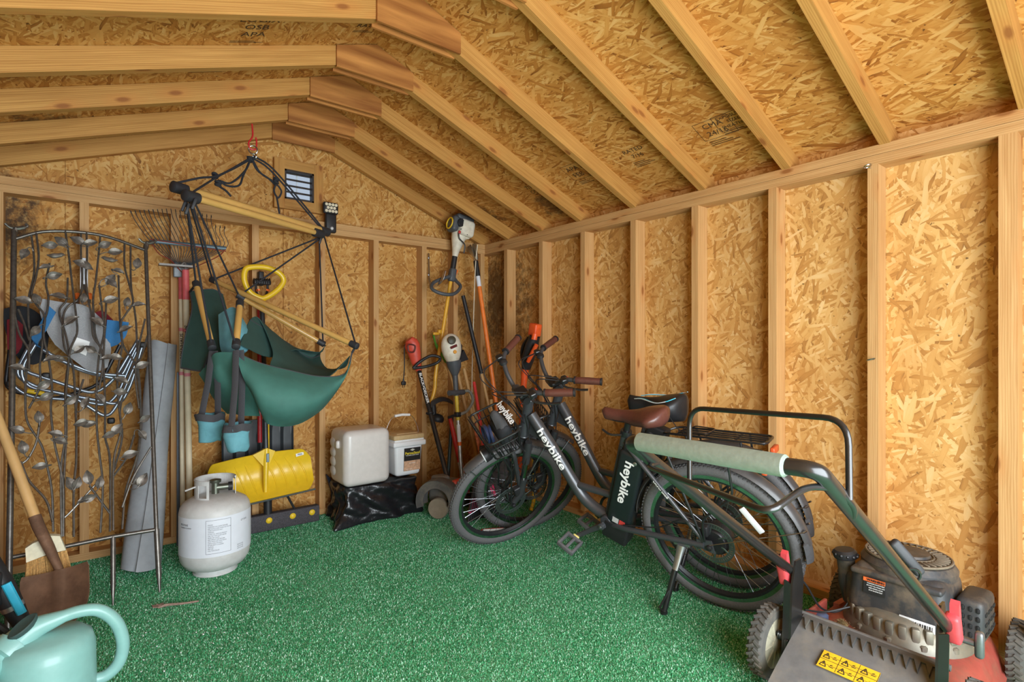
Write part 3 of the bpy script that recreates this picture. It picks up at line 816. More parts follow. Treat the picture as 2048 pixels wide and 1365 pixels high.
    mb.tube(rounded([(.16, .05, z + .002), (.15, .05, z + .015), (.05, .045, z + .012), (.04, -.045, z + .012), (.14, -.05, z + .015), (.16, -.05, z)], .02), .003, 6)
    mb.tube([(.27, 0, .69), (.33, 0, .71)], .008, 8)
    rk = mb.build('rear_rack', BLACK_M, rt, label='black wire luggage rack')
    mb = MB(); mb.rbox((-.215, 0, .665), (.02, .07, .03), .006); mb.build('rear_reflector', mat('amber_red_reflector', (206, 84, 44), .3), rk, label='orange red reflector')
    # ---- fork
    mb = MB(); mb.tube([s0 - sa * .02, s0 - sa * .035], .022, 14); mb.rbox(s0 - sa * .048, (.05, .15, .03), .012)
    for sg in (-1, 1):
        a = V((.962, sg * .062, .612)); b = V((1.112, sg * .062, .338)) + V((.010, 0, .0))
        b = a + (-sa) * .285 ; e = V((1.116, sg * .066, .325))
        mb.tube([a + sa * .055, a + sa * .03, a - sa * .075], [.018, .021, .020], 12)
        mb.tube([a - sa * .17, a - sa * .27, e], [.0205, .020, .016], 12); mb.lathe([(.023, 0), (.023, .012)], a - sa * .17, -sa, 14)
    mb.tube(rounded([V((.962, -.062, .612)) - sa * .2 + V((.02, 0, 0)), V((1.03, -.055, .640)), V((1.03, .055, .640)), V((.962, .062, .612)) - sa * .2 + V((.02, 0, 0))], .05), .012, 8)
    fk = SB(mb, 'fork', mat('fork_black', (52, 53, 55), .4, .2, coat=.2))
    mb = MB()
    for sg in (-1, 1): a = V((.962, sg * .062, .612)); mb.tube([a - sa * .07, a - sa * .175], .0145, 12)
    SB(mb, 'stanchion', mat('polished_stanchion', (176, 182, 180), .12, 1), fk, label='polished fork stanchions')
    mb = MB(); mb.rbox((1.075, .060, .385), (.04, .03, .055), .007); mb.tube(spline([(1.06, .07, .42), (1.0, .085, .55), (.93, .05, .68), (.91, .02, .80)], 6), .003, 6); SB(mb, 'brake_caliper', BLACK, rt)
    mb = MB(); fender(mb, fa, .354, 62, 148, .030); fe = SB(mb, 'front_fender', FENDER, rt)
    mb = MB()
    for sg in (-1, 1): mb.tube([fa + V((0, sg * .075, 0)), fa + V((math.cos(R(140)) * .345, sg * .03, math.sin(R(140)) * .345))], .0022, 6); mb.tube([fa + V((0, sg * .075, 0)), fa + V((math.cos(R(66)) * .345, sg * .03, math.sin(R(66)) * .345))], .0022, 6)
    SB(mb, 'fender_stay', SPOKE, fe, label='thin bright fender stay')
    # ---- stem and handlebar
    mb = MB(); t1 = s1 + sa * .045; mb.tube([s1, t1], .018, 14); mb.tube([t1 - sa * .015, t1 + V((.055, 0, .026))], .02, 12); mb.lathe([(.024, -.025), (.024, .025)], t1 + V((.06, 0, .030)), (0, 1, 0), 16)
    st = SB(mb, 'stem', FRAME, rt)
    bc = t1 + V((.06, 0, .030)); mb = MB(); pts = [bc]
    half = [(.0, .0, 0), (.0, .05, .0), (-.0, .105, .05), (-.02, .165, .088), (-.06, .215, .095), (-.13, .265, .09)]
    full = [bc + V((x, -y, z)) for x, y, z in reversed(half[1:])] + [bc + V(h_) for h_ in half]
    mb.tube(spline(full, 5), .0115, 12); hb = SB(mb, 'handlebar', FRAME, rt)
    for sg in (1, -1):
        g0 = bc + V((-.055, sg * .21, .096)); g1 = bc + V((-.16, sg * .285, .089)); dd = (g1 - g0).normalized()
        mb = MB(); mb.tube([g0 + dd * t for t in (0, .004, .03, .07, .11, .125, .13)], [.0155, .0175, .0175, .0185, .0175, .018, .014], 14)
        gp = SB(mb, 'grip', GRIPB, rt, label='brown leather handlebar grip')
        for t in (-.004, .128):
            mb = MB(); mb.lathe([(.0195, 0), (.0195, .008)], g0 + dd * t, dd, 16); SB(mb, 'grip_collar', BLACK, gp)
        lv = MB(); q = g0 - dd * .045; lv.rbox(q + V((.012, 0, -.004)), (.035, .035, .03), .008)
        lv.tube(spline([q + V((.025, 0, -.01)), q + dd * .05 + V((.055, 0, -.022)), q + dd * .12 + V((.06, 0, -.030)), q + dd * .165 + V((.062, 0, -.026))], 5), [.007] * 10 + [.0075] * 6, 8, flat=.6)
        SB(lv, 'brake_lever', mat('lever_alloy', (150, 152, 154), .3, .9) if False else BLACK_M, rt)
        cl = MB(); cl.tube(spline([q + V((.03, -sg * .01, 0)), q + V((.13, -sg * .08, .00)), V((.965, sg * .03, .885)), V((.925, sg * .02, .75))], 7), .0028, 6)
        cl.tube(spline([q + V((.03, -sg * .02, .008)), q + V((.16, -sg * .11, .02)), V((.962, sg * .015, .90)), V((.915, sg * .012, .76))], 7), .0025, 6)
        SB(cl, 'brake_cable', BLACK, rt)
    mb = MB(); mb.rbox(bc + V((.0, .055, .028)), (.055, .075, .020), .006); mb.lathe([(.02, -.012), (.02, .012)], bc + V((0, .085, 0)), (0, 1, 0), 14)
    dp = SB(mb, 'display', BLACK, rt)
    mb = MB(); mb.rbox(bc + V((-.02, .155, .085)), (.03, .03, .035), .008); kc = SB(mb, 'switch_pod', BLACK, rt)
    mb = MB(); mb.rbox(bc + V((-.036, .155, .09)), (.008, .014, .010), .002); SB(mb, 'switch_button', RED, kc, label='small red button')
    mb = MB(); mb.lathe([(.018, 0), (.022, .006), (.02, .018), (.008, .026)], bc + V((-.01, -.15, .075)), (0, 0, 1), 16); SB(mb, 'bell', BLACK, rt)
    # ---- front basket of wire
    mb = MB(); bx0, bx1 = .985, (1.135 if saddle == 'brown' else 1.07); zt, zb = .825, .695
    def ring(x0, x1, w, z, r): mb.tube(rounded([(x0, -w, z), (x1, -w, z), (x1, w, z), (x0, w, z)], .03, 4, True), r, 8, closed=True)
    ring(bx0, bx1 + .02, .130, zt, .0055); ring(bx0 + .01, bx1, .105, zb, .004); ring(bx0 + .005, bx1 + .012, .120, (zt + zb) / 2 + .02, .003)
    for i in range(7):
        t = i / 6; xa = lerp(bx0 + .01, bx1 + .02, t); xb = lerp(bx0 + .02, bx1 - .005, t)
        for sg in (-1, 1): mb.tube([(xa, sg * .129, zt), (xb, sg * .104, zb)], .0026, 6)
        mb.tube([(xb, -.104, zb), (xb, .104, zb)], .0026, 6)
    for i in range(9):
        y = lerp(-.115, .115, i / 8); y2 = y * .8
        mb.tube([(bx1 + .03, y, zt), (bx1, y2, zb)], .0026, 6); mb.tube([(bx0, y, zt), (bx0 + .01, y2, zb)], .0026, 6)
    for sg in (-1, 1): mb.tube([(1.10, sg * .06, zb), (1.075, sg * .075, .55), (1.135, sg * .085, .335)], .005, 8)
    mb.tube([s0 + sa * .06, (bx0 + .01, 0, .74)], .009, 8)
    SB(mb, 'basket', BLACK_M, rt, label='black wire front basket')
    mb = MB(); mb.lathe([(.02, 0), (.034, .02), (.036, .05)], (1.12, 0, .662), (1, 0, -.1), 18); hl = SB(mb, 'headlight', BLACK, rt)
    mb = MB(); mb.lathe([(.033, .0), (.030, .005)], (1.171, 0, .657), (1, 0, -.1), 18); SB(mb, 'lens', REFL, hl, label='clear headlight lens')
    return rt, M, TF
B1, M1, TF1 = bicycle('electric_bicycle', 'graphite step-through electric bicycle with a brown saddle, nearer the mower', (-.395, -2.289), 101.3, 15.6, 64)
B2, M2, TF2 = bicycle('electric_bicycle', 'graphite step-through electric bicycle with black saddle cover, behind against the right wall', (-.187, -2.196), 101.3, 7.9, 60, 'black')
# ---------------------------------------------------------------- lawn mower by the right wall
MRED = mat('faded_red_paint', (158, 72, 62), .45, dirt=(120, 84, 62), dirt_amt=.55)
MGREY = mat('grey_plastic', (112, 112, 112), .6, dirt=(140, 128, 108), dirt_amt=.4)
FOAM = mat('grey_green_foam', (132, 146, 134), .9, bump=.2, scale=70, var=.08)
ALU = mat('dusty_aluminium', (132, 128, 116), .5, .55, dirt=(140, 118, 86), dirt_amt=.6)
SHR = mat('dusty_black_shroud', (54, 54, 56), .5, dirt=(138, 118, 92), dirt_amt=.45)
BEIGE = mat('beige_wheel_plastic', (166, 160, 138), .5, dirt=(96, 84, 64), dirt_amt=.5)
CLAMP = mat('pink_red_plastic', (206, 72, 78), .45)
MBLK = mat('black_handle_paint', (34, 34, 34), .3, .1, coat=.4)
mw = thing('lawn_mower', 'red push lawn mower with a folded black handle and green-grey foam grip', 'lawn mower', (-.36, -2.90, 0))
CX, CY = -.365, -2.90
def sup(a, hx, hy, e=.62):
    c, s_ = math.cos(a), math.sin(a)
    return hx * math.copysign(abs(c) ** e, c), hy * math.copysign(abs(s_) ** e, s_)
mb = MB(); rings = [(.355, .245, .035), (.36, .25, .04), (.362, .252, .055), (.350, .24, .065), (.342, .232, .10), (.325, .215, .135), (.285, .19, .152), (.2, .14, .158), (.01, .01, .16)]
N = 48; vs = []; fs = []
for hx, hy, z in rings:
    for k in range(N):
        x, y = sup(2 * PI * k / N, hx, hy); vs.append((CX + x, CY + y, z))
for i in range(len(rings) - 1):
    for k in range(N): fs.append((i * N + k, i * N + (k + 1) % N, (i + 1) * N + (k + 1) % N, (i + 1) * N + k))
fs.append(tuple(range(N))); mb.add(vs, fs); deck_ = mb.build('deck', MRED, mw)
mb = MB(); g = []
for i in range(13):
    a = R(-30 + 120 * i / 12); g.append([V((CX + .30 * math.cos(a) * 1.0, CY - .02 + .21 * math.sin(a), z)) for z in (.10, .165)])
mb.sheet(g, .02) ; mb.build('deck_ridge', MRED, deck_)
mb = MB(); q = V((-.505, -2.715, .150)); mb.lathe([(.022, 0), (.022, .022), (.016, .026)], q, n=12); mb.build('washout_cap', mat('blue_grey_plastic', (92, 104, 134), .5), mw, label='blue grey cap on the deck')
# wheels
def mower_wheel(x, y, r, w, side):
    c = V((x, y, r + .006)); mb = MB(); ax = V((0, side, 0))
    mb.lathe([(r * .72, -w / 2), (r * .93, -w / 2), (r, -w * .32), (r, w * .32), (r * .93, w / 2), (r * .72, w / 2)], c, (0, 1, 0), 40, ring=True)
    for k in range(30):
        a = 2 * PI * k / 30
        for j in (-1, 1):
            aa = a + j * .05; e = V((math.cos(aa), 0, math.sin(aa))); tn = V((-math.sin(aa), 0, math.cos(aa)))
            m_ = Matrix((e, V((0, 1, 0)), tn)).transposed() @ Matrix.Rotation(j * .55, 3, 'X')
            mb.box(c + e * (r + .001) + V((0, j * w * .22, 0)), (.008, w * .5, .008), m_)
    ty = mb.build('tyre', mat('mower_tyre', (84, 82, 78), .85, dirt=(130, 116, 96), dirt_amt=.4), mw)
    mb = MB(); mb.lathe([(r * .74, -w * .42), (r * .62, -w * .40), (r * .55, -w * .12), (r * .25, -w * .2), (r * .22, -w * .5), (.001, -w * .5), (.001, w * .5), (r * .22, w * .5), (r * .25, w * .2), (r * .55, w * .12), (r * .62, w * .40), (r * .74, w * .42)], c, (0, 1, 0), 40)
    for k in range(10):
        a = 2 * PI * k / 10
        for sg in (-1, 1):
            e = V((math.cos(a), 0, math.sin(a))); mb.tube([c + e * r * .22 + V((0, sg * w * .36, 0)), c + e * r * .66 + V((0, sg * w * .34, 0))], .006, 6)
    mb.build('wheel', BEIGE, mw)
mower_wheel(-.71, -2.637, .112, .048, 1); mower_wheel(-.71, -3.165, .112, .048, -1)
mower_wheel(-.135, -2.655, .10, .044, 1); mower_wheel(-.135, -3.165, .10, .044, -1)
# rear door, ridged along its top
DR = mat('door_grey', (108, 108, 108), .6, dirt=(150, 140, 120), dirt_amt=.35)
p0 = V((-.625, 0, .205)); p1 = V((-.90, 0, .085)); dn = (p1 - p0).normalized(); nr = V((-dn.z, 0, dn.x)); nr = nr if nr.z > 0 else -nr
ya, yb = -2.712, -3.075
mb = MB(); g = [[p0.lerp(p1, i / 8) + nr * (-.018 * (i / 8) ** 2) + V((0, lerp(ya, yb, j / 8), 0)) for j in range(9)] for i in range(9)]
mb.sheet(g, .010); mb.tube([p0 + V((0, ya + .02, .004)), p0 + V((0, yb - .02, .004))], .009, 10)
dr = mb.build('rear_door', DR, mw)
mb = MB(); mb.box(p0.lerp(p1, .035) + V((0, (ya + yb) / 2, 0)) + nr * .008, (.018, abs(yb - ya), .006), Matrix((dn, V((0, 1, 0)), nr)).transposed())
for k in range(13):
    y = lerp(ya - .02, yb + .02, k / 12); o = p0.lerp(p1, .07) + V((0, y, 0)) + nr * .004
    mb.prism([o + V((0, .011, 0)), o - V((0, .006, 0)), o + dn * .038 + V((0, -.006, 0))], nr * .012)
mb.build('door_teeth', mat('dark_grey_plastic', (84, 84, 84), .6, dirt=(120, 112, 92), dirt_amt=.5), dr)
mb = MB(); lc = p0.lerp(p1, .46) + V((0, -2.885, 0)) + nr * .0075; xd = V((0, -1, 0)); yd = -dn
Rl = Matrix((xd, yd, xd.cross(yd))).transposed()
mb.box(lc, (.150, .062, .002), Rl); lb = mb.build('warning_label', mat('warning_yellow', (236, 186, 40), .5), dr, smooth=False, label='yellow warning pictogram label')
mb = MB()
for j in range(2):
    for i in range(3):
        q = lc + xd * (-.05 + .05 * i) + yd * (.0155 - .031 * j) + xd.cross(yd) * .0013
        def ln(a, b, w_=.0013):
            d_ = (b - a); n_ = xd.cross(yd).cross(d_.normalized()) * w_
            mb.add([q + a - n_, q + b - n_, q + b + n_, q + a + n_], [(0, 1, 2, 3)])
        A, B_, C_ = xd * -.019 - yd * .009, xd * -.001 - yd * .009, xd * -.010 + yd * .009
        ln(A, B_); ln(B_, C_); ln(C_, A); ln(xd * -.010 + yd * .004, xd * -.010 - yd * .003)
        ln(xd * .006 - yd * .004, xd * .018 - yd * .004); ln(xd * .008 + yd * .002, xd * .014 + yd * .004)
    ln(xd * -.12, xd * .02, .0006)
for i in range(4):
    q = lc + xd * (-.0745 + .0497 * i) + xd.cross(yd) * .0013; ln(yd * -.03, yd * .03, .0007)
q = lc + xd.cross(yd) * .0013; ln(xd * -.074, xd * .074, .0007)
mb.build('pictograms', INK, lb, smooth=False)
# engine
EX, EY = -.345, -2.915
mb = MB(); mb.lathe([(.10, .14), (.172, .142), (.180, .155), (.176, .175), (.165, .195), (.150, .225), (.13, .24), (.06, .25)], (EX, EY, 0), n=40)
for k in range(12):
    a = R(120 + 12 * k); mb.rbox((EX + .158 * math.cos(a), EY + .158 * math.sin(a), .205), (.022, .022, .045), .005, 2, Matrix.Rotation(a, 3, 'Z'))
for k in range(5):
    a = R(150 + 30 * k); mb.lathe([(.011, 0), (.011, .012), (.006, .016)], (EX + .170 * math.cos(a), EY + .170 * math.sin(a), .168), n=8)
mb.build('engine_base', ALU, mw, label='dusty silver engine base')
mb = MB(); bm = bmesh.new(); bmesh.ops.create_cube(bm, size=1)
for v in bm.verts:
    v.co = V((v.co.x * .235, v.co.y * .285, v.co.z * .165))
    if v.co.z > 0: v.co.x *= .88; v.co.y *= .90
bmesh.ops.bevel(bm, geom=bm.edges[:], offset=.035, segments=5, profile=.5, affect='EDGES')
mb.bm(bm, (EX - .005, EY + .0, .285)); mb.rbox((EX - .095, EY, .345), (.06, .25, .02), .008)
sh = mb.build('engine_shroud', SHR, mw, label='dusty black engine shroud')
mb = MB(); mb.lathe([(.132, .350), (.134, .372), (.122, .390), (.10, .397), (.03, .399)], (EX + .02, EY, 0), n=44)
top = mb.build('fan_cover', SHR, mw)
mb = MB()
for k in range(34):
    a = 2 * PI * k / 34
    mb.rbox((EX + .02 + .094 * math.cos(a), EY + .094 * math.sin(a), .3985), (.038, .0065, .008), .002, 1, Matrix.Rotation(a + .25, 3, 'Z'))
mb.torus((EX + .02, EY, .397), (0, 0, 1), .118, .004, 40, 6); mb.torus((EX + .02, EY, .399), (0, 0, 1), .070, .003, 40, 6)
mb.build('fan_grille', mat('dusty_grille', (122, 110, 92), .8, dirt=(60, 56, 52), dirt_amt=.4), top, label='dust coloured cooling slots')
mb = MB(); mb.lathe([(.05, 0), (.062, .004), (.06, .012), (.02, .016)], (EX + .02, EY, .397), n=30); mb.build('starter_hub', SHR, top)
mb = MB(); fc = V((EX - .02, EY + .150, .20)); mb.tube(spline([fc, fc + V((-.01, .012, .07)), fc + V((-.02, .018, .15))], 4), [.032] * 5 + [.028] * 4, 14)
mb.rbox((EX + .0, EY + .12, .26), (.15, .09, .12), .03, 3)
tk = mb.build('fuel_tank', SHR, mw)
mb = MB(); mb.lathe([(.036, 0), (.038, .006), (.038, .020), (.030, .028), (.01, .030)], fc + V((-.02, .018, .150)), (-.1, .1, 1), 18)
for k in range(12):
    a = 2 * PI * k / 12; mb.ball(fc + V((-.02 + .037 * math.cos(a), .018 + .037 * math.sin(a), .162)), .006, 6, 4)
mb.build('fuel_cap', BLACK, tk)
mb = MB(); mc = V((EX + .02, EY - .175, .265)); mb.rbox(mc, (.15, .07, .13), .018, 3); mf = mb.build('muffler_guard', SHR, mw)
mb = MB()
for i in range(3):
    for j in range(4): mb.rbox(mc + V((-.0755 if False else -.05 + .033 * j, -.0355, -.035 + .03 * i)), (.022, .004, .012), .003, 1)
for j in range(4):
    for i in range(3): mb.rbox(mc + V((-.0755, -.02 + .018 * i, -.04 + .026 * j)), (.004, .010, .016), .003, 1)
mb.build('vent_slots', mat('slot_black', (20, 20, 20), .8), mf)  # near-black blocks laid on the guard as slots, not cut through
# labels on the shroud's rear face
fx = EX - .005 - .1185; xd = V((0, -1, 0)); yd = V((.08, 0, 1)).normalized()
mb = MB(); mb.box((fx + .006, EY + .055, .305), (.002, .062, .050), Matrix.Rotation(.09, 3, 'Y')); lb = mb.build('warning_label', mat('black_label', (34, 34, 36), .5), sh, smooth=False, label='black engine label with an orange heading')
mb = MB(); mb.box((fx + .0056, EY + .055, .3245), (.003, .062, .012), Matrix.Rotation(.09, 3, 'Y')); mb.build('heading_band', mat('safety_orange', (232, 110, 52), .5), lb, smooth=False, label='orange band')
mb = MB(); lettering(mb, 'WARNING', .0105, (fx + .0035, EY + .050, .3245), xd, yd, .0002)
mb.build('heading_words', INK, lb, smooth=False)
mb = MB()
for i, s_ in enumerate(('GASOLINE IS FLAMMABLE', 'DO NOT FILL WHILE HOT', 'KEEP HANDS CLEAR', 'STOP ENGINE FIRST')): lettering(mb, s_, .0044, (fx + .0032 - i * .0005, EY + .050, .3140 - i * .0072), xd, yd)
mb.build('small_print', LETW, lb, smooth=False, label='white small print')
mb = MB(); mb.box((fx + .0005, EY - .062, .232), (.002, .092, .026)); bl = mb.build('barcode_label', mat('silver_white_label', (222, 224, 226), .45), sh, smooth=False, label='white barcode label')
mb = MB()
for k in range(34):
    if (k * 7) % 5 < 3: mb.box((fx - .0008, EY - .022 - k * .0024, .230), (.001, .0012 + .0006 * (k % 3), .015))
mb.build('bars', INK, bl, smooth=False)
# handle, brackets, clamps
L0, L1 = V((-.655, -2.69, .345)), V((-1.42, -2.69, .812)); R0, R1 = V((-.66, -3.105, .325)), V((-1.33, -3.095, .782))
gl, gr = V((-1.50, -2.722, .880)), V((-1.50, -3.047, .882))
path = rounded([L0, V((-1.50, -2.69, .875)), gl + V((-.005, -.02, .002)), gr, V((-1.49, -3.10, .882)), R1, R0], .075, 8)
mb = MB(); mb.tube(path, .0158, 14); hd = mb.build('handle', MBLK, mw)
mb = MB(); mb.tube([gl + V((0, .004, 0)), gl + V((0, .0, 0)), gl.lerp(gr, .5), gr, gr - V((0, .004, 0))], [.0172, .0208, .0216, .0208, .0172], 20); mb.build('foam_grip', FOAM, mw, label='green-grey foam handle grip')
mb = MB(); B1_ = V((-1.27, -2.70, .765)); bt = [B1_, V((-1.275, -2.702, .935)), V((-1.385, -3.10, .960)), V((-1.40, -3.11, .835))]
mb.tube(rounded([V((-1.27, -2.70, .74)), V((-1.275, -2.703, .94)), V((-1.37, -3.105, .962)), V((-1.385, -3.112, .815))], .05, 7), .0062, 10); mb.build('control_bail', MBLK, mw)
mb = MB(); mb.tube(rounded([V((-1.40, -2.70, .815)), V((-1.445, -2.70, .812)), V((-1.615, -3.075, .826)), V((-1.50, -3.085, .853)), V((-1.42, -3.105, .84)), V((-1.36, -3.112, .795)), V((-1.33, -3.10, .77))], .03, 6), .0062, 10); mb.build('drive_bail', MBLK, mw)
for s_, y, top_ in ((1, -2.690, L0), (-1, -3.105, R0)):
    mb = MB(); yy = y - s_ * .016
    mb.prism([(-.735, yy, .07), (-.66, yy, .07), (-.635, yy, .33), (-.655, yy, .40), (-.69, yy, .40), (-.715, yy, .33)], (0, -s_ * .006, 0))
    mb.prism([(-.735, yy, .07), (-.735, yy + s_ * .022, .07), (-.712, yy + s_ * .022, .34), (-.715, yy, .33)], (.004, 0, 0)); br = mb.build('handle_bracket', MBLK, mw)
    mb = MB(); cq = V((-.70, y + s_ * .012, .355)); mb.rbox(cq, (.035, .034, .085), .010, 3, Matrix.Rotation(-.35, 3, 'Y')); mb.prism([cq + V((-.012, -.014, .03)), cq + V((.012, -.014, .03)), cq + V((.0, -.014, .075)), cq + V((-.012, -.014, .065))], (0, .02, 0))
    mb.build('handle_clamp', CLAMP, mw, label='faded red handle clamp')
mb = MB(); q = V((-.665, -3.118, .318)); mb.tube([q, q + V((0, -.035, 0))], .009, 10); mb.rbox(q + V((0, -.045, 0)), (.022, .020, .070), .008, 3); mb.build('clamp_knob', mat('worn_knob', (110, 112, 114), .3, .6), mw)
mb = MB(); mb.tube(spline([(-.71, -2.60, .14), (-.705, -2.665, .15), (-.70, -2.70, .155)], 4), .008, 8)
for k in range(7): mb.torus((-.708, -2.668 - .006 * k, .150), (0, 1, 0), .013, .0032, 14, 6)
mb.rbox((-.72, -2.70, .115), (.03, .012, .08), .004); mb.build('height_lever', MBLK, mw)
mb = MB(); mb.prism([(-.20, -3.19, .12), (-.15, -3.19, .10), (-.19, -3.195, .27), (-.215, -3.195, .265)], (0, -.012, 0)); mb.rbox((-.20, -3.2, .29), (.03, .025, .05), .01); mb.tube([(-.14, -3.14, .10), (-.14, -3.20, .10)], .01, 8); mb.build('height_lever', mat('grey_lever', (110, 112, 112), .5, .3), mw)
mb = MB(); mb.rbox((-.56, -2.70, .14), (.26, .012, .12), .004); mb.build('deck_side', MRED, mw); 
mb = MB(); mb.tube(spline([L0 + V((-.02, .01, .01)), (-.60, -2.70, .30), (-.52, -2.72, .20), (-.46, -2.76, .19), (-.40, -2.79, .26)], 8), .0035, 6); mb.tube(spline([(-.62, -2.71, .22), (-.54, -2.74, .20), (-.47, -2.79, .215)], 6), .003, 6)
mb.tube(spline([L0.lerp(L1, .95) + V((0, .01, .015)), L0.lerp(L1, .6) + V((0, .012, .012)), L0.lerp(L1, .25) + V((.0, .012, .012)), L0 + V((-.01, .012, .015))], 6), .003, 6); mb.build('control_cable', BLACK, mw)
rg = R0.lerp(R1, .42); mb = MB(); mb.torus(rg + V((.03, .02, .02)), (.5, .5, .2), .020, .0035, 20, 6); mb.tube([rg, rg + V((.03, .02, .012))], .004, 6); mb.build('rope_guide', MBLK, mw)
mb = MB(); q = V((-.925, -3.075, .585)); q = rg + V((.05, .035, .055)); mb.rbox(q, (.026, .020, .105), .008, 3, Matrix.Rotation(-.75, 3, (0, 0, 1)) @ Matrix.Rotation(-.7, 3, 'Y')); ph = mb.build('pull_handle', mat('black_rubber', (44, 44, 46), .6), mw)
mb = MB(); mb.tube([q + V((0.012, 0.0, -.01)), (EX - .065, EY - .055, .385)], .0017, 6); mb.build('starter_rope', mat('dark_cord', (60, 58, 54), .8), mw)
mb = MB(); mb.lathe([(.022, 0), (.020, .004), (.006, .006), (.004, .012)], (EX - .068, EY - .055, .378), (-.5, -.1, 1), 18); mb.build('rope_eyelet', STEEL, mw, label='bright rope eyelet')
CLIP = mat('dry_grass_clippings', (132, 110, 72), .95, var=.4, scale=90)
mb = MB(); rr = random.Random(4)
for k in range(420):
    a = rr.uniform(0, 2 * PI); d_ = rr.gauss(0, .013); x, y = -.522 + d_ * 1.1 * math.cos(a), -2.785 + d_ * math.sin(a)
    p = V((x, y, .164 + max(0, .024 - abs(d_) * .4) * rr.random())); e = V((rr.uniform(-1, 1), rr.uniform(-1, 1), rr.uniform(-.2, .6))).normalized() * rr.uniform(.004, .011)
    s2 = V((e.y, -e.x, .2)).normalized() * .0009; mb.add([p - s2, p + s2, p + e], [(0, 1, 2)])
mb.ball((-.522, -2.785, .170), (.022, .018, .006), 14, 6)
o = mb.build('grass_clippings', CLIP, None, origin=(-.505, -2.775, .16), smooth=False); tag(o, 'small heap of dry grass clippings lying on the red mower deck', 'grass clippings'); o['kind'] = 'stuff'
# ---------------------------------------------------------------- garden trellis leaning on the gable wall
BRONZE = mat('antique_pewter_paint', (112, 108, 102), .36, .7, var=.25, scale=60)
LEAFM = mat('brushed_pewter_leaf', (128, 122, 114), .5, .6, var=.3, scale=50)
TP = V((-2.30, -.68, 0)); Tn = V((0, -1.65, .58 * -1)).normalized(); Tn = V((0, 1.65, -.58)).normalized() * -1   # faces the room
def tp(u, v, off=0.0): return on_plane(u, v, TP + Tn * off, Tn)
def tc(x, y, off=0.0): return tp(x / 2.0675, 440 + y / 2.0675, off)
tr = thing('garden_trellis', 'arched bronze metal garden trellis with wavy vines and leaves leaning on the gable wall', 'trellis', TP)
mb = MB(); pl = [tp(28, 462), tp(24, 800), V((-2.735, -.683, .010))]; pr = [tp(291, 490), tp(303, 800), tp(313, 1062)]
mb.tube(pl, .0110, 10); mb.tube(pr, .0088, 10)
mb.tube(spline([tp(30, 478), tp(85, 464), tp(150, 464), tp(215, 474), tp(289, 500)], 8), .0078, 10)
rl = [tp(26, 1115), tp(130, 1094), tp(226, 1074), tp(313, 1059)]
rl[-1] = tp(312, 1060); mb.tube(rl, .0088, 10); lg = V((-2.411, -.687, .003)); l0 = tp(226, 1074); mb.tube([l0, l0.lerp(lg, .72), lg], [.0095, .0095, .003], 10)
lg = V((-2.244, -.668, .003)); l0 = tp(313, 1059); mb.tube([l0, l0.lerp(lg, .72), lg], [.0115, .0115, .003], 10)
mb.build('frame', BRONZE, tr)
for (u, v) in ((28, 458), (291, 487)):
    p = tp(u, v); mb = MB()
    mb.tube(spline([p + V((-.03, -.01, .02)), p + V((-.012, -.005, .004)), p + V((.015, 0, .004)), p + V((.045, .0, .018)), p + V((.04, 0, .03))], 5), [.006] * 8 + [.010] * 6 + [.006] * 7, 8)
    mb.tube([p + V((0, 0, -.03)), p + V((.005, 0, .006))], .012, 8); mb.build('finial', BRONZE, tr)
VINES = [
 [(130, 66), (140, 150), (140, 230), (118, 330), (118, 420), (125, 500), (108, 640), (105, 760), (115, 840), (170, 930), (195, 1020), (215, 1130), (220, 1290)],
 [(150, 55), (160, 150), (150, 230), (130, 310), (150, 350), (185, 400), (180, 480), (200, 570), (215, 690), (210, 790), (225, 920), (245, 1010), (262, 1100), (262, 1310)],
 [(205, 180), (190, 260), (200, 320), (195, 380), (180, 430), (175, 520), (165, 600), (165, 690), (120, 780)],
 [(270, 46), (285, 150), (300, 280), (315, 400), (318, 470), (290, 540), (280, 640), (270, 760), (270, 900), (255, 1000), (252, 1100), (255, 1312)],
 [(335, 52), (335, 150), (340, 240), (330, 320), (280, 360), (260, 410), (265, 520), (300, 600), (310, 720), (315, 850), (315, 1000), (305, 1110), (305, 1312)],
 [(358, 54), (360, 150), (355, 240), (365, 330), (380, 400), (385, 480), (420, 540), (430, 650), (435, 800), (435, 900), (455, 1000), (455, 1290)],
 [(415, 64), (405, 170), (395, 260), (385, 330), (390, 420), (395, 480), (420, 540)],
 [(515, 96), (515, 190), (535, 270), (550, 340), (520, 390), (500, 430), (505, 520), (485, 640), (490, 760), (500, 870), (470, 1000), (468, 1285)],
 [(540, 108), (540, 220), (545, 300), (560, 400), (565, 470), (570, 600), (580, 720), (580, 900), (560, 1000), (520, 1120), (505, 1280)],
 [(410, 270), (425, 400), (430, 470), (410, 560), (400, 690), (400, 850), (410, 960), (425, 1100), (415, 1295)],
 [(490, 230), (495, 400), (510, 520), (560, 600), (580, 740)],
 [(600, 410), (575, 520), (560, 640), (575, 780)],
 [(280, 240), (275, 330), (245, 380), (270, 470), (285, 560), (270, 700), (275, 860), (262, 1100)],
 [(60, 390), (80, 470), (118, 540), (120, 620)], [(75, 370), (100, 430), (122, 500)],
 [(625, 940), (570, 1030), (540, 1090), (505, 1190)], [(165, 830), (150, 920), (118, 985), (90, 1010)], [(85, 1000), (120, 1080), (190, 1160), (218, 1250)],
 [(345, 660), (320, 740), (312, 800)], [(440, 330), (435, 420), (425, 600), (410, 700)], [(610, 480), (585, 560), (500, 760), (505, 900), (470, 1040)],
 [(555, 890), (525, 980), (470, 1060)], [(400, 1090), (300, 1200), (258, 1240)], [(370, 1100), (455, 1215)]]
VW = []
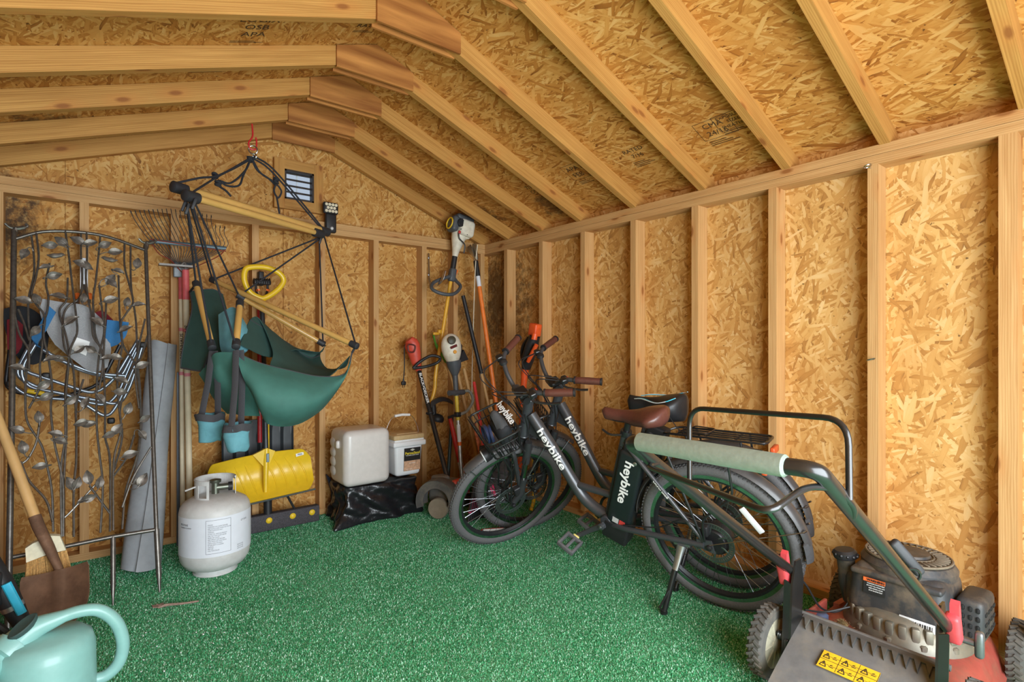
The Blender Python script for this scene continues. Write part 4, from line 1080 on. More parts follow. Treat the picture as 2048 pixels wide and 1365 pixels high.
for i, vn in enumerate(VINES):
    off = (.004 if i % 2 else -.006)
    pts = spline([tc(x, y, off) for x, y in vn], 5); VW.append(pts)
    mb = MB(); mb.tube(pts, .0044, 8); mb.build('vine', BRONZE, tr)
LEAVES = [(100, 140, 250), (205, 105, 190), (252, 88, 140), (320, 85, 150), (375, 95, 20), (435, 102, 30), (478, 132, 10), (568, 178, 80), (187, 195, 200), (225, 230, 20), (335, 180, 160), (360, 190, -40), (490, 212, -20), (458, 245, 60), (465, 262, -50), (150, 325, 110), (95, 332, 165), (240, 315, 170), (345, 322, 80), (460, 330, 20), (525, 338, 75), (575, 350, 10), (295, 415, 40), (145, 460, 240), (400, 420, 140), (520, 450, 30), (70, 610, 165), (210, 575, 200), (245, 575, -20), (330, 535, 40), (375, 535, 140), (445, 570, 190), (480, 568, -15), (590, 600, 25), (185, 680, 40), (195, 730, 30), (295, 745, 45), (355, 755, 70), (415, 740, -60), (505, 665, -30), (500, 712, -10), (530, 780, 70), (600, 822, 35), (335, 840, 195), (370, 845, 10), (70, 868, 150), (160, 815, 95), (95, 940, 100), (230, 885, 160), (252, 915, -30), (450, 890, 200), (485, 865, 50), (590, 890, -60), (540, 970, 15), (165, 1020, 185), (290, 1090, 110), (320, 1088, 70), (365, 1065, 100), (412, 1085, 80), (580, 1080, 15), (370, 1150, 15), (345, 1160, 200), (590, 1075, 60)]
rl_ = random.Random(3); tx = V((1, 0, 0)); ty = V((0, .58, 1.65)).normalized()
for (x, y, a) in LEAVES:
    c = tc(x, y, .016 + rl_.uniform(-.006, .012)); L = .060 * rl_.uniform(.85, 1.15); Wd = L * .30
    ca, sa_ = math.cos(R(a)), math.sin(R(a)); xd = tx * ca + ty * sa_; yd = (tx * -sa_ + ty * ca)
    tw = rl_.uniform(-.5, .5); yd = (yd * math.cos(tw) + Tn * math.sin(tw)); zd = xd.cross(yd)
    g = []; n = 8
    for i in range(n + 1):
        t = i / n; wdt = Wd * math.sin(PI * min(1, t ** .8)) * (1 + .12 * math.sin(t * 25))
        g.append([c + xd * (L * (t - .5)) + yd * (wdt * s_) + zd * (.006 * abs(s_) - .010 * (t - .5) ** 2 * 4 + .0016 * math.sin(t * 30) * abs(s_)) for s_ in (-1, -.5, 0, .5, 1)])
    mb = MB(); mb.sheet(g, .0014)
    base = c - xd * L * .5; best = min((p for pts in VW for p in pts), key=lambda p: (p - base).length + max(0, (p - base).z) * 2 )
    mid = base.lerp(best, .5) - xd * .012
    mb.tube(spline([base + xd * L * .9, base, mid, best], 4), [.0012] * 4 + [.0022] * 9, 6)
    mb.build('leaf', LEAFM, tr)
for (x, y, s_) in ((232, 150, 1), (452, 166, -1)):
    c = tc(x, y, .012); mb = MB(); mb.tube(spline([c + tx * (-.034 * s_) + ty * .002, c + tx * (-.015 * s_), c + tx * (.008 * s_) + ty * .004, c + tx * (.022 * s_) + ty * .010, c + tx * (.034 * s_) + ty * .008], 4), [.002, .004, .006, .009, .011, .012, .012, .011, .010, .010, .009, .010, .009, .007, .005, .002, .001], 8)
    mb.build('bird', LEAFM, tr, label='small metal bird')

# ---------------------------------------------------------------- folded camp chairs hung behind the trellis
TUBE = mat('pale_grey_tube', (150, 160, 172), .3, .7); CLOTH = mat('light_grey_canvas', (156, 156, 158), .9, bump=.3, scale=200)
MESHB = mat('blue_mesh', (48, 112, 164), .8, bump=.4, scale=300); REDC = mat('dark_red_canvas', (120, 24, 34), .85, bump=.2, scale=200); BLKC = mat('black_canvas', (34, 36, 40), .85, bump=.2, scale=200)
def bp(u, v, Y): return at(u, v, Y=Y)
ch = thing('folded_camp_chair', 'folded grey canvas camp chair with blue mesh sides hung behind the trellis', 'camp chair', bp(150, 840, -.13))
for i, pts in enumerate([
    [(26, 700), (20, 770), (60, 795), (150, 800), (212, 812), (235, 790), (272, 704)], [(60, 690), (28, 752), (90, 782), (190, 800), (240, 812), (262, 770), (284, 694)],
    [(75, 672), (40, 745), (55, 775), (140, 790), (215, 838), (238, 805), (270, 730)], [(100, 640), (62, 705), (40, 740), (100, 760), (190, 790), (228, 760), (276, 680)],
    [(85, 700), (160, 742), (240, 760), (275, 690)], [(105, 715), (190, 748), (250, 752)]]):
    mb = MB(); mb.tube(rounded([bp(u, v, -.085 - .014 * i) for u, v in pts], .05, 5), .0085, 10); mb.build('frame_tube', TUBE, ch)
def cloth_patch(name, m, rows, par, Y=-.17, th=.004, bulge=.02, label=None):
    """rows of picture measurements at one distance from the wall, softly bulged"""
    a = len(rows); b = len(rows[0]); g = []
    for i, row in enumerate(rows):
        g.append([bp(u, v, Y - bulge * math.sin(PI * i / max(1, a - 1)) * math.sin(PI * j / max(1, b - 1)) - .006 * math.sin(i * 2.1 + j * 1.7)) for j, (u, v) in enumerate(row)])
    g = [spline(r_, 4) for r_ in g]; g = [list(q) for q in zip(*[spline(c_, 4) for c_ in zip(*g)])]
    mb = MB(); mb.sheet(g, th); k = {'label': label} if label else {}
    return mb.build(name, m, par, angle=70, **k)
cloth_patch('canvas_seat', CLOTH, [[(85, 598), (125, 605), (170, 612), (205, 640)], [(80, 625), (120, 630), (170, 640), (215, 660)], [(95, 665), (130, 690), (175, 705), (222, 700)], [(110, 690), (150, 722), (185, 745), (215, 735)]], ch, -.185, label='grey canvas seat')
cloth_patch('mesh_side', MESHB, [[(98, 612), (112, 625)], [(78, 650), (92, 662)], [(62, 672), (76, 690)], [(72, 692), (100, 705)]], ch, -.195, label='blue mesh side')
cloth_patch('mesh_side', MESHB, [[(214, 640), (258, 645)], [(212, 662), (252, 672)], [(206, 700), (235, 690)]], ch, -.19, label='blue mesh side')
mb = MB(); q = [bp(150, 674, -.222), bp(180, 684, -.222), bp(172, 712, -.222), bp(142, 698, -.222)]; mb.prism(q, (0, .002, 0)); mb.build('care_tag', WHITE, ch, label='white paper tag')
for (u, v) in ((92, 752), (22, 768), (222, 842), (286, 690)):
    mb = MB(); p = bp(u, v, -.12); mb.rbox(p, (.032, .03, .03), .008); mb.build('foot_cap', BLACK, ch)
mb = MB(); mb.tube([bp(55, 782, -.165), bp(88, 788, -.165)], .0105, 10); mb.build('tube_sleeve', YEL, ch, label='yellow tube sleeve')
ch2 = thing('folded_camp_chair', 'folded dark red and black camp chair, hung deepest behind the trellis', 'camp chair', bp(110, 800, -.045))
cloth_patch('canvas_seat', REDC, [[(14, 640), (30, 638), (46, 650)], [(14, 680), (30, 685), (44, 690)], [(16, 708), (28, 712), (36, 705)]], ch2, -.052, bulge=.008)
cloth_patch('canvas_seat', REDC, [[(186, 628), (205, 622), (226, 640)], [(184, 650), (205, 655), (228, 660)]], ch2, -.045, bulge=.006)
cloth_patch('canvas_back', BLKC, [[(8, 618), (40, 612), (70, 622), (100, 650)], [(8, 650), (36, 660), (66, 670), (96, 690)], [(20, 690), (40, 720), (66, 730), (90, 720)]], ch2, -.035, bulge=.006, label='black canvas back')
mb = MB(); mb.tube(rounded([bp(20, 700, -.05), bp(10, 780, -.05), bp(110, 800, -.05), bp(200, 770, -.05), bp(240, 690, -.05)], .05, 5), .009, 10); mb.build('frame_tube', mat('dark_tube', (60, 62, 66), .4, .6), ch2)
ORG = mat('orange_hook_tip', (232, 110, 44), .45)
hk = thing('tool_hook', 'steel double wall hook with orange tips above the folded chairs', 'hook', bp(168, 560, -.01))
mb = MB(); mb.box(bp(168, 548, -.006), (.03, .006, .16)); mb.build('back_plate', GREYM, hk)
for u in (155, 179):
    mb = MB(); mb.tube(spline([bp(168, 570, -.01), bp(u, 600, -.06), bp(u, 604, -.12), bp(u, 592, -.15)], 5), .006, 8); a = mb.build('arm', GREYM, hk)
    mb = MB(); mb.tube([bp(u, 597, -.145), bp(u, 588, -.16)], .010, 8); mb.build('tip', ORG, a, label='orange tip')

# ---------------------------------------------------------------- rolled grey mat
RM = mat('grey_vinyl', (150, 154, 158), .62, var=.08, bump=.15)
b0, b1 = at(278, 1140, z=.012), bp(318, 690, -.10)
b0 = V((-2.30, -.385, .006)); b1 = V((-2.180, -.088, 1.085))
d_ = (b1 - b0).normalized(); x_, y_, _ = basis(d_, (0, 1, 0)); g = []
for i in range(13):
    t = i / 12; row = []; sc = lerp(.088, .064, t ** .8) * (1 + .05 * math.sin(t * 9))
    for k in range(44):
        th = 2 * PI * 1.42 * k / 43; rr_ = sc * (1.0 - .25 * (1 - k / 43)) * (1 + (.16 * (1 - t) ** 2 if k > 36 else 0) * (k - 36) / 7)
        a = th + 2.3 - .5 * t
        row.append(b0.lerp(b1, t) + x_ * (rr_ * math.cos(a)) + y_ * (rr_ * math.sin(a) * .9) + d_ * (.010 * math.sin(th * 2)))
    g.append(row)
mb = MB(); mb.sheet(g, .003); mt = mb.build('rolled_mat', RM, None, origin=b0, angle=60)
zmin = min(v.co.z for v in mt.data.vertices); mt.location.z -= zmin + mt.location.z - .001
tag(mt, 'rolled grey vinyl mat standing upright behind the trellis', 'rolled mat')

# ---------------------------------------------------------------- rake, hoe and stake on the gable wall
ASH = mat('pale_ash_handle', (214, 200, 170), .55, var=.1, scale=12); PINK = mat('pink_red_sleeve', (206, 92, 96), .5)
TEAL = mat('blue_grey_enamel', (82, 100, 108), .45, .3); SILV = mat('galvanised', (176, 180, 184), .35, .9)
rk = thing('leaf_rake', 'spring-tine leaf rake with fanned steel tines up and pale handle down on the gable wall', 'rake', at(362, 1010, Y=-.10))
hx = at(362, 545, Y=-.055); hb = V((at(366, 1000, Y=-.15).x, -.15, .003))
mb = MB(); mb.tube([hx, hb], .0125, 10); h_ = mb.build('handle', ASH, rk, label='pale wooden handle')
mb = MB(); mb.tube([hx + V((0, 0, .01)), hx.lerp(hb, .10)], .0135, 10); mb.build('sleeve', PINK, h_, label='pink red sleeve')
def handle_words(par, a, b, t0, body, size, r, side=(0, -1, 0)):
    mb = MB(); wrap_text(mb, body, size, [a, b], r, side, None, t0, .0003, 1.35); return mb.build('lettering', INK, par, smooth=False)
nT = 22
mb = MB(); bar0, bar1 = at(300, 482, Y=-.085), at(452, 497, Y=-.085)
for k in range(nT):
    t = k / (nT - 1); u = lerp(262, 450, t); v = 418 + 16 * abs(t - .42) * 1.2 + (18 if t > .9 else 0) + 10 * t
    e = at(u, v, Y=-.13); m_ = bar0.lerp(bar1, t); s_ = hx + V(((t - .5) * .05, -.012, .03))
    mb.tube(spline([s_, m_, m_.lerp(e, .8) + V((0, .03, .0)), e + V((0, .012, .012)), e], 4), .0030, 6, flat=.6)
mb.build('tines', mat('blued_spring_steel', (84, 92, 98), .45, .5), rk, label='thin blue grey tines')
mb = MB(); mb.tube([bar0, bar1], .011, 8, flat=.4, up=(0, 1, 0)); mb.build('brace_bar', TEAL, rk, label='blue grey brace bar')
mb = MB(); mb.tube(spline([bar0, at(318, 508, Y=-.09), at(340, 520, Y=-.09), hx + V((0, -.02, .0))], 5), .003, 6); mb.tube(spline([bar1, at(438, 512, Y=-.09), at(400, 530, Y=-.09), hx + V((.0, -.02, .0))], 5), .003, 6); mb.tube([bar0 + V((0, -.004, .008)), bar1 + V((0, -.004, -.018))], .003, 6)
mb.build('brace_wire', mat('rust_red_wire', (152, 70, 54), .5, .4), rk, label='rust red brace wire')
mb = MB(); mb.rbox(hx + V((.0, -.01, .012)), (.075, .012, .085), .006); mb.build('socket_plate', mat('dull_zinc', (128, 132, 136), .55, .6), rk)
ho = thing('garden_hoe', 'white-handled garden hoe with flat steel blade hung beside the leaf rake', 'hoe', at(376, 1010, Y=-.12))
h0 = at(371, 545, Y=-.130); h1 = V((at(381, 1005, Y=-.19).x, -.19, .003)); mb = MB(); mb.tube([h0, h1], .0155, 12); h2 = mb.build('handle', ASH, ho, label='white wooden handle')
mb = MB(); mb.tube([h0 + V((0, 0, .012)), h0.lerp(h1, .10)], .0172, 12); mb.build('sleeve', PINK, h2, label='pink red sleeve')
mb = MB(); mb.box(at(354, 532, Y=-.140), (.165, .05, .010)); mb.tube(spline([h0 + V((0, 0, .01)), h0 + V((-.005, -.01, .05)), at(362, 530, Y=-.145)], 4), .006, 8); mb.build('blade', mat('hoe_steel', (120, 116, 112), .5, .7), ho)
handle_words(h_, hb, hx, .715, 'GARDENHAUS', .020, .0128); handle_words(h2, h1, h0, .73, 'GARDENHAUS', .026, .0158)
for a, b, r_, pr_ in ((hx, hb, .0129, h_), (h0, h1, .0159, h2)):
    for t in (.205, .365):
        mb = MB(); mb.tube([a.lerp(b, t), a.lerp(b, t + .012)], r_, 12); mb.build('print_band', mat('pink_print', (216, 130, 140), .6), pr_)
mb = MB(); a = at(357, 745, Y=-.035); mb.lumber(a, V((a.x - .004, -.06, .002)), .016, .008, (1, 0, 0)); o = mb.build('metal_stake', mat('dark_steel', (74, 78, 84), .45, .6), None, origin=V((a.x, -.06, 0)), smooth=False)
tag(o, 'narrow dark steel stake standing against the wall beside the pale tool handles', 'stake')

# ---------------------------------------------------------------- round point shovel and hand broom at the left
RUST = mat('rusty_steel', (124, 92, 70), .7, .3, var=.25, scale=14, dirt=(84, 58, 42), dirt_amt=.6, bump=.2); HICK = mat('hickory_handle', (206, 164, 106), .5, var=.1, scale=10)
sv = thing('round_point_shovel', 'rusty round-point shovel with a wooden handle leaning in the left corner', 'shovel', V((-2.60, -.80, 0)))
tip = V((-2.588, -.83, .004)); sock = at(72, 1040, Y=-.652); dS = (at(2, 855, Y=-.50) - sock).normalized()
top_ = sock + dS * ((-2.836 - sock.x) / dS.x); mb = MB(); mb.tube([sock - dS * .01, sock + dS * .1, top_], [.0175, .0185, .0165], 14); mb.build('handle', HICK, sv, label='worn wooden handle')
bt = at(119, 1141, Y=-.715); mb = MB(); mb.tube([sock + dS * .015, sock - dS * .03, sock.lerp(bt, .55), bt], [.021, .021, .019, .014], 12, flat=.9); 
ax_ = (tip - bt).normalized(); sx_ = V((1, 0, 0)) - ax_ * ax_.x; sx_ = V((.90, -.20, .40)); sx_ = (sx_ - ax_ * sx_.dot(ax_)).normalized(); nz_ = sx_.cross(ax_).normalized()
if nz_.y > 0: nz_ = -nz_
LB = (tip - bt).length; g = []; n = 14
for i in range(n + 1):
    t = i / n; w_ = .112 * (1 if t < .45 else math.sqrt(max(0, 1 - ((t - .45) / .55) ** 2))) + .001
    if t < .06: w_ = .107
    g.append([bt + ax_ * (LB * t) + sx_ * (w_ * s_) + nz_ * (.030 * s_ * s_ * (1 - t * .6) + (.014 * max(0, 1 - abs(s_) * 5) * (1 - t) ) + .02 * (t - .5) ** 2) for s_ in [j / 6 - 1 for j in range(13)]])
mb.sheet(g, .003); mb.build('blade', RUST, sv, angle=60)
br = thing('hand_broom', 'corn-bristle hand broom with a cream plastic cap behind the rusty shovel blade', 'broom', at(95, 1180, Y=-.66))
STRAW = mat('corn_straw', (204, 158, 96), .85, var=.25, scale=160); CREAM = mat('cream_plastic', (236, 230, 200), .5)
bu = lambda u, v: at(u, v, Y=-.680 + .14 * (1130 - v) / 130.0)
mb = MB(); ol = [bu(51, 1096), bu(66, 1086), bu(84, 1078), bu(84, 1062), bu(91, 1061), bu(94, 1070), bu(120, 1071), bu(132, 1099), bu(97, 1107), bu(53, 1124)]
mb.prism([p + V((0, -.014, 0)) for p in ol], (0, .03, 0)); mb.build('cap', CREAM, br, smooth=False, label='cream plastic cap')
mb = MB(); rr = random.Random(5)
for k in range(150):
    t = k / 149; a = bu(lerp(53, 132, t), lerp(1122, 1100, t)) + V((0, rr.uniform(-.012, .012), 0)); b = bu(lerp(38, 158, t), lerp(1190, 1150, t))
    b = V((b.x, -.650 + rr.uniform(-.016, .016), max(.004, .01 + rr.uniform(0, .008)))); a2 = a.lerp(b, .5) + V((rr.uniform(-.003, .003), rr.uniform(-.004, .004), 0))
    mb.tube([a, a2, b], [.0024, .0026, .0018], 5)
mb.build('bristles', STRAW, br)
GRN = mat('green_stitching', (52, 150, 70), .8)
for q in (.42, .56):
    mb = MB(); pts = []
    for k in range(15):
        t = k / 14; a = bu(lerp(53, 132, t), lerp(1122, 1100, t)); b = bu(lerp(38, 158, t), lerp(1190, 1150, t)); b = V((b.x, -.652, .01)); pts.append(a.lerp(b, q) + V((0, -.018, .002 * (k % 2))))
    mb.tube(pts, .0022, 6); mb.build('stitching', GRN, br, label='green stitching')
# ---------------------------------------------------------------- watering can
AQUA = mat('pale_aqua_plastic', (134, 182, 176), .42, var=.05, coat=.2)
wc = thing('watering_can', 'pale aqua plastic watering can with a big looped handle on the turf', 'watering can', V((-2.56, -1.44, 0)))
wcy = -1.42; P = lambda u, v, y=wcy: at(u, v, Y=y)
bc_ = V((P(112, 1270).x, wcy, 0)); zt_ = P(120, 1262).z
prof = [(.001, .004), (.104, .004), (.114, .012), (.117, .06), (.114, zt_ - .05), (.106, zt_ - .022), (.085, zt_ - .004), (.001, zt_ + .004)]
mb = MB(); mb.lathe(prof, bc_ + V((-.02, 0, 0)), n=40, sx=1.0)
n0 = len(mb.v)
body = mb.build('body', AQUA, wc, angle=50)
pts = [P(20, 1300), P(62, 1262), P(110, 1240), P(160, 1223), P(200, 1222), P(232, 1245), P(246, 1285), P(238, 1325), P(212, 1352), P(180, 1362)]
mb = MB(); pp = spline(pts, 5); rad = [lerp(.044, .0180, min(1, i / 12.0)) for i in range(len(pp))]; mb.tube(pp, rad, 16); mb.build('handle', AQUA, wc)
ce = P(47, 1256) + V((.0, -.03, .020)); mb = MB(); mb.lathe([(.034, -.012), (.040, .001), (.036, .004), (.030, .003), (.001, .003)], ce + V((0, .012, -.008)), (-.42, -.30, .86), 26, sx=.60); mb.build('fill_opening', mat('deep_aqua_shadow', (52, 74, 72), .7), wc, label='filling opening as a dark shade-coloured disc')  # solid disc whose dark colour paints the shade inside the opening
mb = MB(); q = P(30, 1292); mb.tube(spline([q, q + V((-.05, -.04, -.03)), V((-2.77, -1.60, .20)), V((-2.79, -1.72, .30))], 6), [.05] * 4 + [.036] * 6 + [.022] * 9, 14); mb.lathe([(.022, 0), (.045, .03), (.046, .036), (.001, .044)], V((-2.79, -1.72, .295)), (-.1, -.5, .8), 20)
mb.build('spout', AQUA, wc)
# ---------------------------------------------------------------- black and blue power tool beside the can
CYAN = mat('cyan_plastic', (52, 172, 204), .4)
bl = thing('garden_power_tool', 'black and cyan cordless garden tool leaning by the left wall behind the watering can', 'power tool', V((-2.70, -1.05, 0)))
q0, q1, q2 = at(-20, 1130, Y=-1.05), at(26, 1215, Y=-1.05), at(52, 1262, Y=-1.06)
dd = (q2 - q0).normalized(); mb = MB(); mb.tube([q0 - dd * .16, q0, q0.lerp(q1, .6), q1, q2, q2 + dd * .12], [.02, .030, .034, .030, .022, .016], 14); mb.rbox(q0.lerp(q1, .5) + V((-.02, -.01, .0)), (.05, .06, .12), .015)
mb.tube([q2 + dd * .1, V((q2.x + .05, -1.07, .006))], .012, 8); mb.tube(spline([at(-10, 1250, Y=-1.1), at(10, 1265, Y=-1.1), at(18, 1290, Y=-1.1), V((at(22, 1300, Y=-1.1).x, -1.1, .008))], 4), .012, 8)
mb.build('body', BLACK, bl)
mb = MB(); e0, e1 = at(12, 1168, Y=-1.09), at(44, 1228, Y=-1.09); mb.tube([e0, e1], .013, 8, flat=.5, up=(0, 1, 0)); mb.build('stripe', CYAN, bl, label='cyan side strip')
mb = MB(); mb.tube([q1 - dd * .012, q1 + dd * .004], .0315, 14); mb.build('collar', CHR, bl, label='pale ring')
# twig
mb = MB(); t0, t1 = at(316, 1215, z=.008), at(398, 1203, z=.008); mb.tube(spline([t0, t0.lerp(t1, .2) + V((0, .004, .002)), t0.lerp(t1, .6) + V((0, -.003, .001)), t1], 4), [.007, .008, .0075, .006, .006, .0055, .005, .005, .0045, .004, .004, .004, .003], 7)
mb.tube([t0.lerp(t1, .12), t0.lerp(t1, .05) + V((-.01, .02, .004))], .004, 6); g = [[t0 + V((a * .02, b * .014, .004 + .004 * (a * a))) for b in (-1, 0, 1)] for a in (-1, 0, 1)]; mb.sheet(g, .002)
o = mb.build('twig', mat('twig_bark', (150, 126, 112), .85, var=.3, scale=90), None, origin=t0); tag(o, 'short broken twig lying on the green turf below the trellis', 'twig')
# ---------------------------------------------------------------- hanging hammock chair
HG = mat('dark_green_canvas', (62, 112, 102), .78, var=.14, scale=9, bump=.6); HG_SHADE = mat('shaded_green_canvas', (46, 78, 72), .82, var=.15, scale=9, bump=.6)  # darker copy of the green canvas paints shade on inner and side panels
HT = mat('teal_canvas', (98, 156, 168), .78, var=.1, bump=.15); ROPE = mat('black_rope', (40, 42, 48), .85, var=.5, scale=300, bump=.5); WEB = mat('grey_black_webbing', (66, 66, 70), .85, bump=.4, scale=300)
DOW = mat('varnished_dowel', (214, 170, 96), .35, var=.08, scale=9, coat=.4); HCAP = mat('black_rubber_cap', (46, 48, 52), .55)
hm = thing('hammock_chair', 'green canvas hanging hammock chair with wooden bars slung from a roof rafter', 'hammock chair', V((-1.74, -.36, .55)))
P3 = lambda u, v, t: at(u, v, t=t)
tL, tR = 2.49, 3.34
A_, B_ = P3(352, 375, tL + .01), P3(652, 464, tR)
mb = MB(); mb.tube([A_, A_.lerp(B_, .04), A_.lerp(B_, .5), A_.lerp(B_, .97), B_], [.019, .0235, .0235, .0215, .019], 16); bar = mb.build('spreader_bar', DOW, hm, label='varnished wooden spreader bar')
mb = MB(); A2, B2_ = P3(376, 392, tL - .05), P3(640, 468, tR - .06); mb.tube([A2, A2.lerp(B2_, .5), B2_], [.016, .018, .015], 14); mb.build('spreader_bar', DOW, hm, label='varnished wooden spreader bar')
for p, q in ((A_, B_), (B_, A_), (A2, B2_), (B2_, A2)):
    d_ = (q - p).normalized(); mb = MB(); mb.tube([p - d_ * .02, p - d_ * .016, p + d_ * .05, p + d_ * .052], [.020, .027, .0265, .022], 14); mb.build('end_cap', HCAP, hm, label='black end cap')
RINGP = P3(507, 298, 2.955)
hkp = at(500, 245, t=2.95); RINGP2 = P3(508, 308, 2.955)
def rope(pts, r=.0052, n=5, nm='rope', m=None):
    mb = MB(); pp = spline(pts, n) if len(pts) > 2 else [V(p) for p in pts]
    mb.tube(pp, r, 8); mb.build(nm, m or ROPE, hm)
top = P3(503, 315, 2.95)
for pts in ([top, P3(440, 350, 2.72), P3(400, 356, 2.6), A_ + V((0, 0, .02))], [top + V((.01, 0, 0)), P3(470, 336, 2.84), P3(438, 352, 2.72), P3(385, 385, tL - .02)],
            [top, P3(487, 350, 2.87), P3(478, 371, 2.82), P3(455, 372, 2.76), P3(436, 360, 2.72)], [top, P3(490, 342, 2.88), P3(462, 366, 2.78), P3(440, 362, 2.72)],
            [P3(440, 374, 2.72), P3(452, 382, 2.72), P3(462, 393, 2.73)],
            [top, P3(540, 340, 3.0), P3(600, 408, 3.18), P3(640, 455, tR - .02)], [top + V((.012, 0, .01)), P3(546, 338, 3.0), P3(606, 408, 3.2), P3(648, 460, tR)],
            [top, P3(520, 345, 2.97), P3(545, 362, 3.02), P3(556, 372, 3.05)], [top, P3(514, 340, 2.96), P3(538, 358, 3.0), P3(550, 370, 3.05)],
            [P3(553, 366, 3.04), P3(548, 382, 3.04), P3(556, 396, 3.05), P3(563, 384, 3.06), P3(557, 372, 3.05)], [P3(553, 392, 3.05), P3(557, 415, 3.05), P3(560, 436, 3.06)]):
    rope(pts)
for (u, v, t) in ((430, 353, 2.72), (436, 368, 2.72), (552, 362, 3.03), (500, 318, 2.94)):
    mb = MB(); c = P3(u, v, t)
    for k in range(3): mb.torus(c + V((0, 0, .008 * (k - 1))), (rnd.uniform(-.6, .6), rnd.uniform(-.6, .6), 1), .011, .0065, 14, 8)
    mb.build('knot', ROPE, hm)
# arm dowels: right pair and left pair
ar = [(P3(425, 560, 3.05), P3(712, 692, 2.72)), (P3(478, 592, 2.98), P3(646, 688, 3.16)), (P3(392, 568, 2.74), P3(424, 694, 2.50)), (P3(480, 606, 2.66), P3(472, 692, 2.44))]
for a, b in ar:
    d_ = (b - a).normalized(); mb = MB(); mb.tube([a, a + d_ * .02, a.lerp(b, .5), b - d_ * .02, b], [.012, .0145, .0150, .0145, .012], 14); dw = mb.build('arm_dowel', DOW, hm, label='varnished wooden arm bar')
    for p, s_ in ((a, 1), (b, -1)):
        mb = MB(); mb.tube([p - d_ * s_ * .012, p - d_ * s_ * .008, p + d_ * s_ * .034], [.012, .0185, .0175], 12); mb.build('end_cap', HCAP, dw, label='black end cap')
(Aa, Ab), (Ba, Bb), (Ca, Cb), (Da, Db) = ar
HUBL, HUBR = P3(372, 398, tL - .02), P3(648, 472, tR - .02)
for p, q in ((HUBR, Aa), (HUBR, Ba), (HUBR, Ab), (HUBR + V((-.03, 0, 0)), Bb), (HUBL, Ca), (HUBL, Cb), (HUBL + V((.02, 0, 0)), Db), (HUBL + V((.03, 0, 0)), Ba), (HUBL + V((.01, 0, 0)), Aa)):
    rope([p, q], .0048)
for (u, v, t) in ((368, 412, tL - .03), (375, 418, tL - .05), (388, 408, tL - .06), (641, 480, tR - .05)):
    mb = MB(); p = P3(u, v, t); mb.rbox(p, (.014, .014, .055), .005, 2, Matrix.Rotation(.3, 3, 'Y')); mb.build('rope_lock', HCAP, hm)
# canvas: each panel a cloth between measured edges, at its own distance
def cloth3(name, m, rows, th=.004, bulge=0.0, par=None, label=None, n=4, wr=.006):
    g = []; a = len(rows); b = len(rows[0])
    for i, row in enumerate(rows):
        g.append([P3(u, v, t - bulge * math.sin(PI * i / (a - 1)) * math.sin(PI * j / (b - 1)) + wr * math.sin(i * 2.3 + j * 1.9)) for j, (u, v, t) in enumerate(row)])
    g = [spline(r_, n) for r_ in g]; g = [list(q) for q in zip(*[spline(c_, n) for c_ in zip(*g)])]
    mb = MB(); mb.sheet(g, th); k = {'label': label} if label else {}
    o = mb.build(name, m, par or hm, angle=75, **k); o['_edge'] = 0; del o['_edge']; return o, g
s1_, g1 = cloth3('seat_sling', HG, [
    [(477, 708, 2.46), (520, 727, 2.50), (580, 742, 2.58), (640, 754, 2.66), (690, 748, 2.72), (704, 706, 2.72)],
    [(478, 730, 2.42), (520, 752, 2.44), (580, 768, 2.50), (640, 775, 2.60), (684, 762, 2.70), (700, 730, 2.74)],
    [(490, 762, 2.42), (520, 785, 2.40), (580, 800, 2.46), (640, 798, 2.58), (674, 780, 2.70), (693, 748, 2.76)],
    [(506, 790, 2.46), (522, 815, 2.42), (575, 832, 2.48), (628, 822, 2.60), (660, 800, 2.72), (684, 765, 2.80)],
    [(524, 830, 2.52), (536, 848, 2.50), (570, 853, 2.56), (605, 845, 2.66), (645, 818, 2.78), (672, 782, 2.86)]], bulge=.03, label='green canvas seat')
s2_, g2 = cloth3('seat_back', HG_SHADE, [
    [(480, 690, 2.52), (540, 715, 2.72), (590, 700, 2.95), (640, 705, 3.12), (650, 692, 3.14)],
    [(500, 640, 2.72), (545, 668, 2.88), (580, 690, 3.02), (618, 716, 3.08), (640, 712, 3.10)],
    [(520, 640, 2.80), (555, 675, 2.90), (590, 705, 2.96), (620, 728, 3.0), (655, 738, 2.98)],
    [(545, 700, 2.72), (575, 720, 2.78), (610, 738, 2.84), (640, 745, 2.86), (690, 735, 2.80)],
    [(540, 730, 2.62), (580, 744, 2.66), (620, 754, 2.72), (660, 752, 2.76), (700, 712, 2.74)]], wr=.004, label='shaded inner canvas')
s3_, g3 = cloth3('side_drape', HG_SHADE, [
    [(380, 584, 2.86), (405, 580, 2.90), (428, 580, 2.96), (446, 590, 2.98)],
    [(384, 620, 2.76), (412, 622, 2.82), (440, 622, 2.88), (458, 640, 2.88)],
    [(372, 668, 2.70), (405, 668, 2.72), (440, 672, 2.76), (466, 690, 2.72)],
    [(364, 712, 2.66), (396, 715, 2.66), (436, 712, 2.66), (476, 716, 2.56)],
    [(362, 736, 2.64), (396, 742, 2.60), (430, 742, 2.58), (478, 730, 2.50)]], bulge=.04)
s4_, g4 = cloth3('front_drape', HG, [
    [(398, 748, 2.58), (420, 722, 2.50), (432, 706, 2.47), (470, 706, 2.45), (484, 716, 2.46)],
    [(412, 770, 2.60), (432, 755, 2.50), (450, 740, 2.48), (482, 748, 2.44), (500, 762, 2.46)],
    [(428, 798, 2.62), (450, 790, 2.54), (474, 780, 2.50), (500, 790, 2.48), (514, 808, 2.50)],
    [(455, 828, 2.64), (470, 828, 2.58), (486, 832, 2.55), (505, 832, 2.54), (520, 832, 2.55)]], wr=.012, label='green canvas front flap')
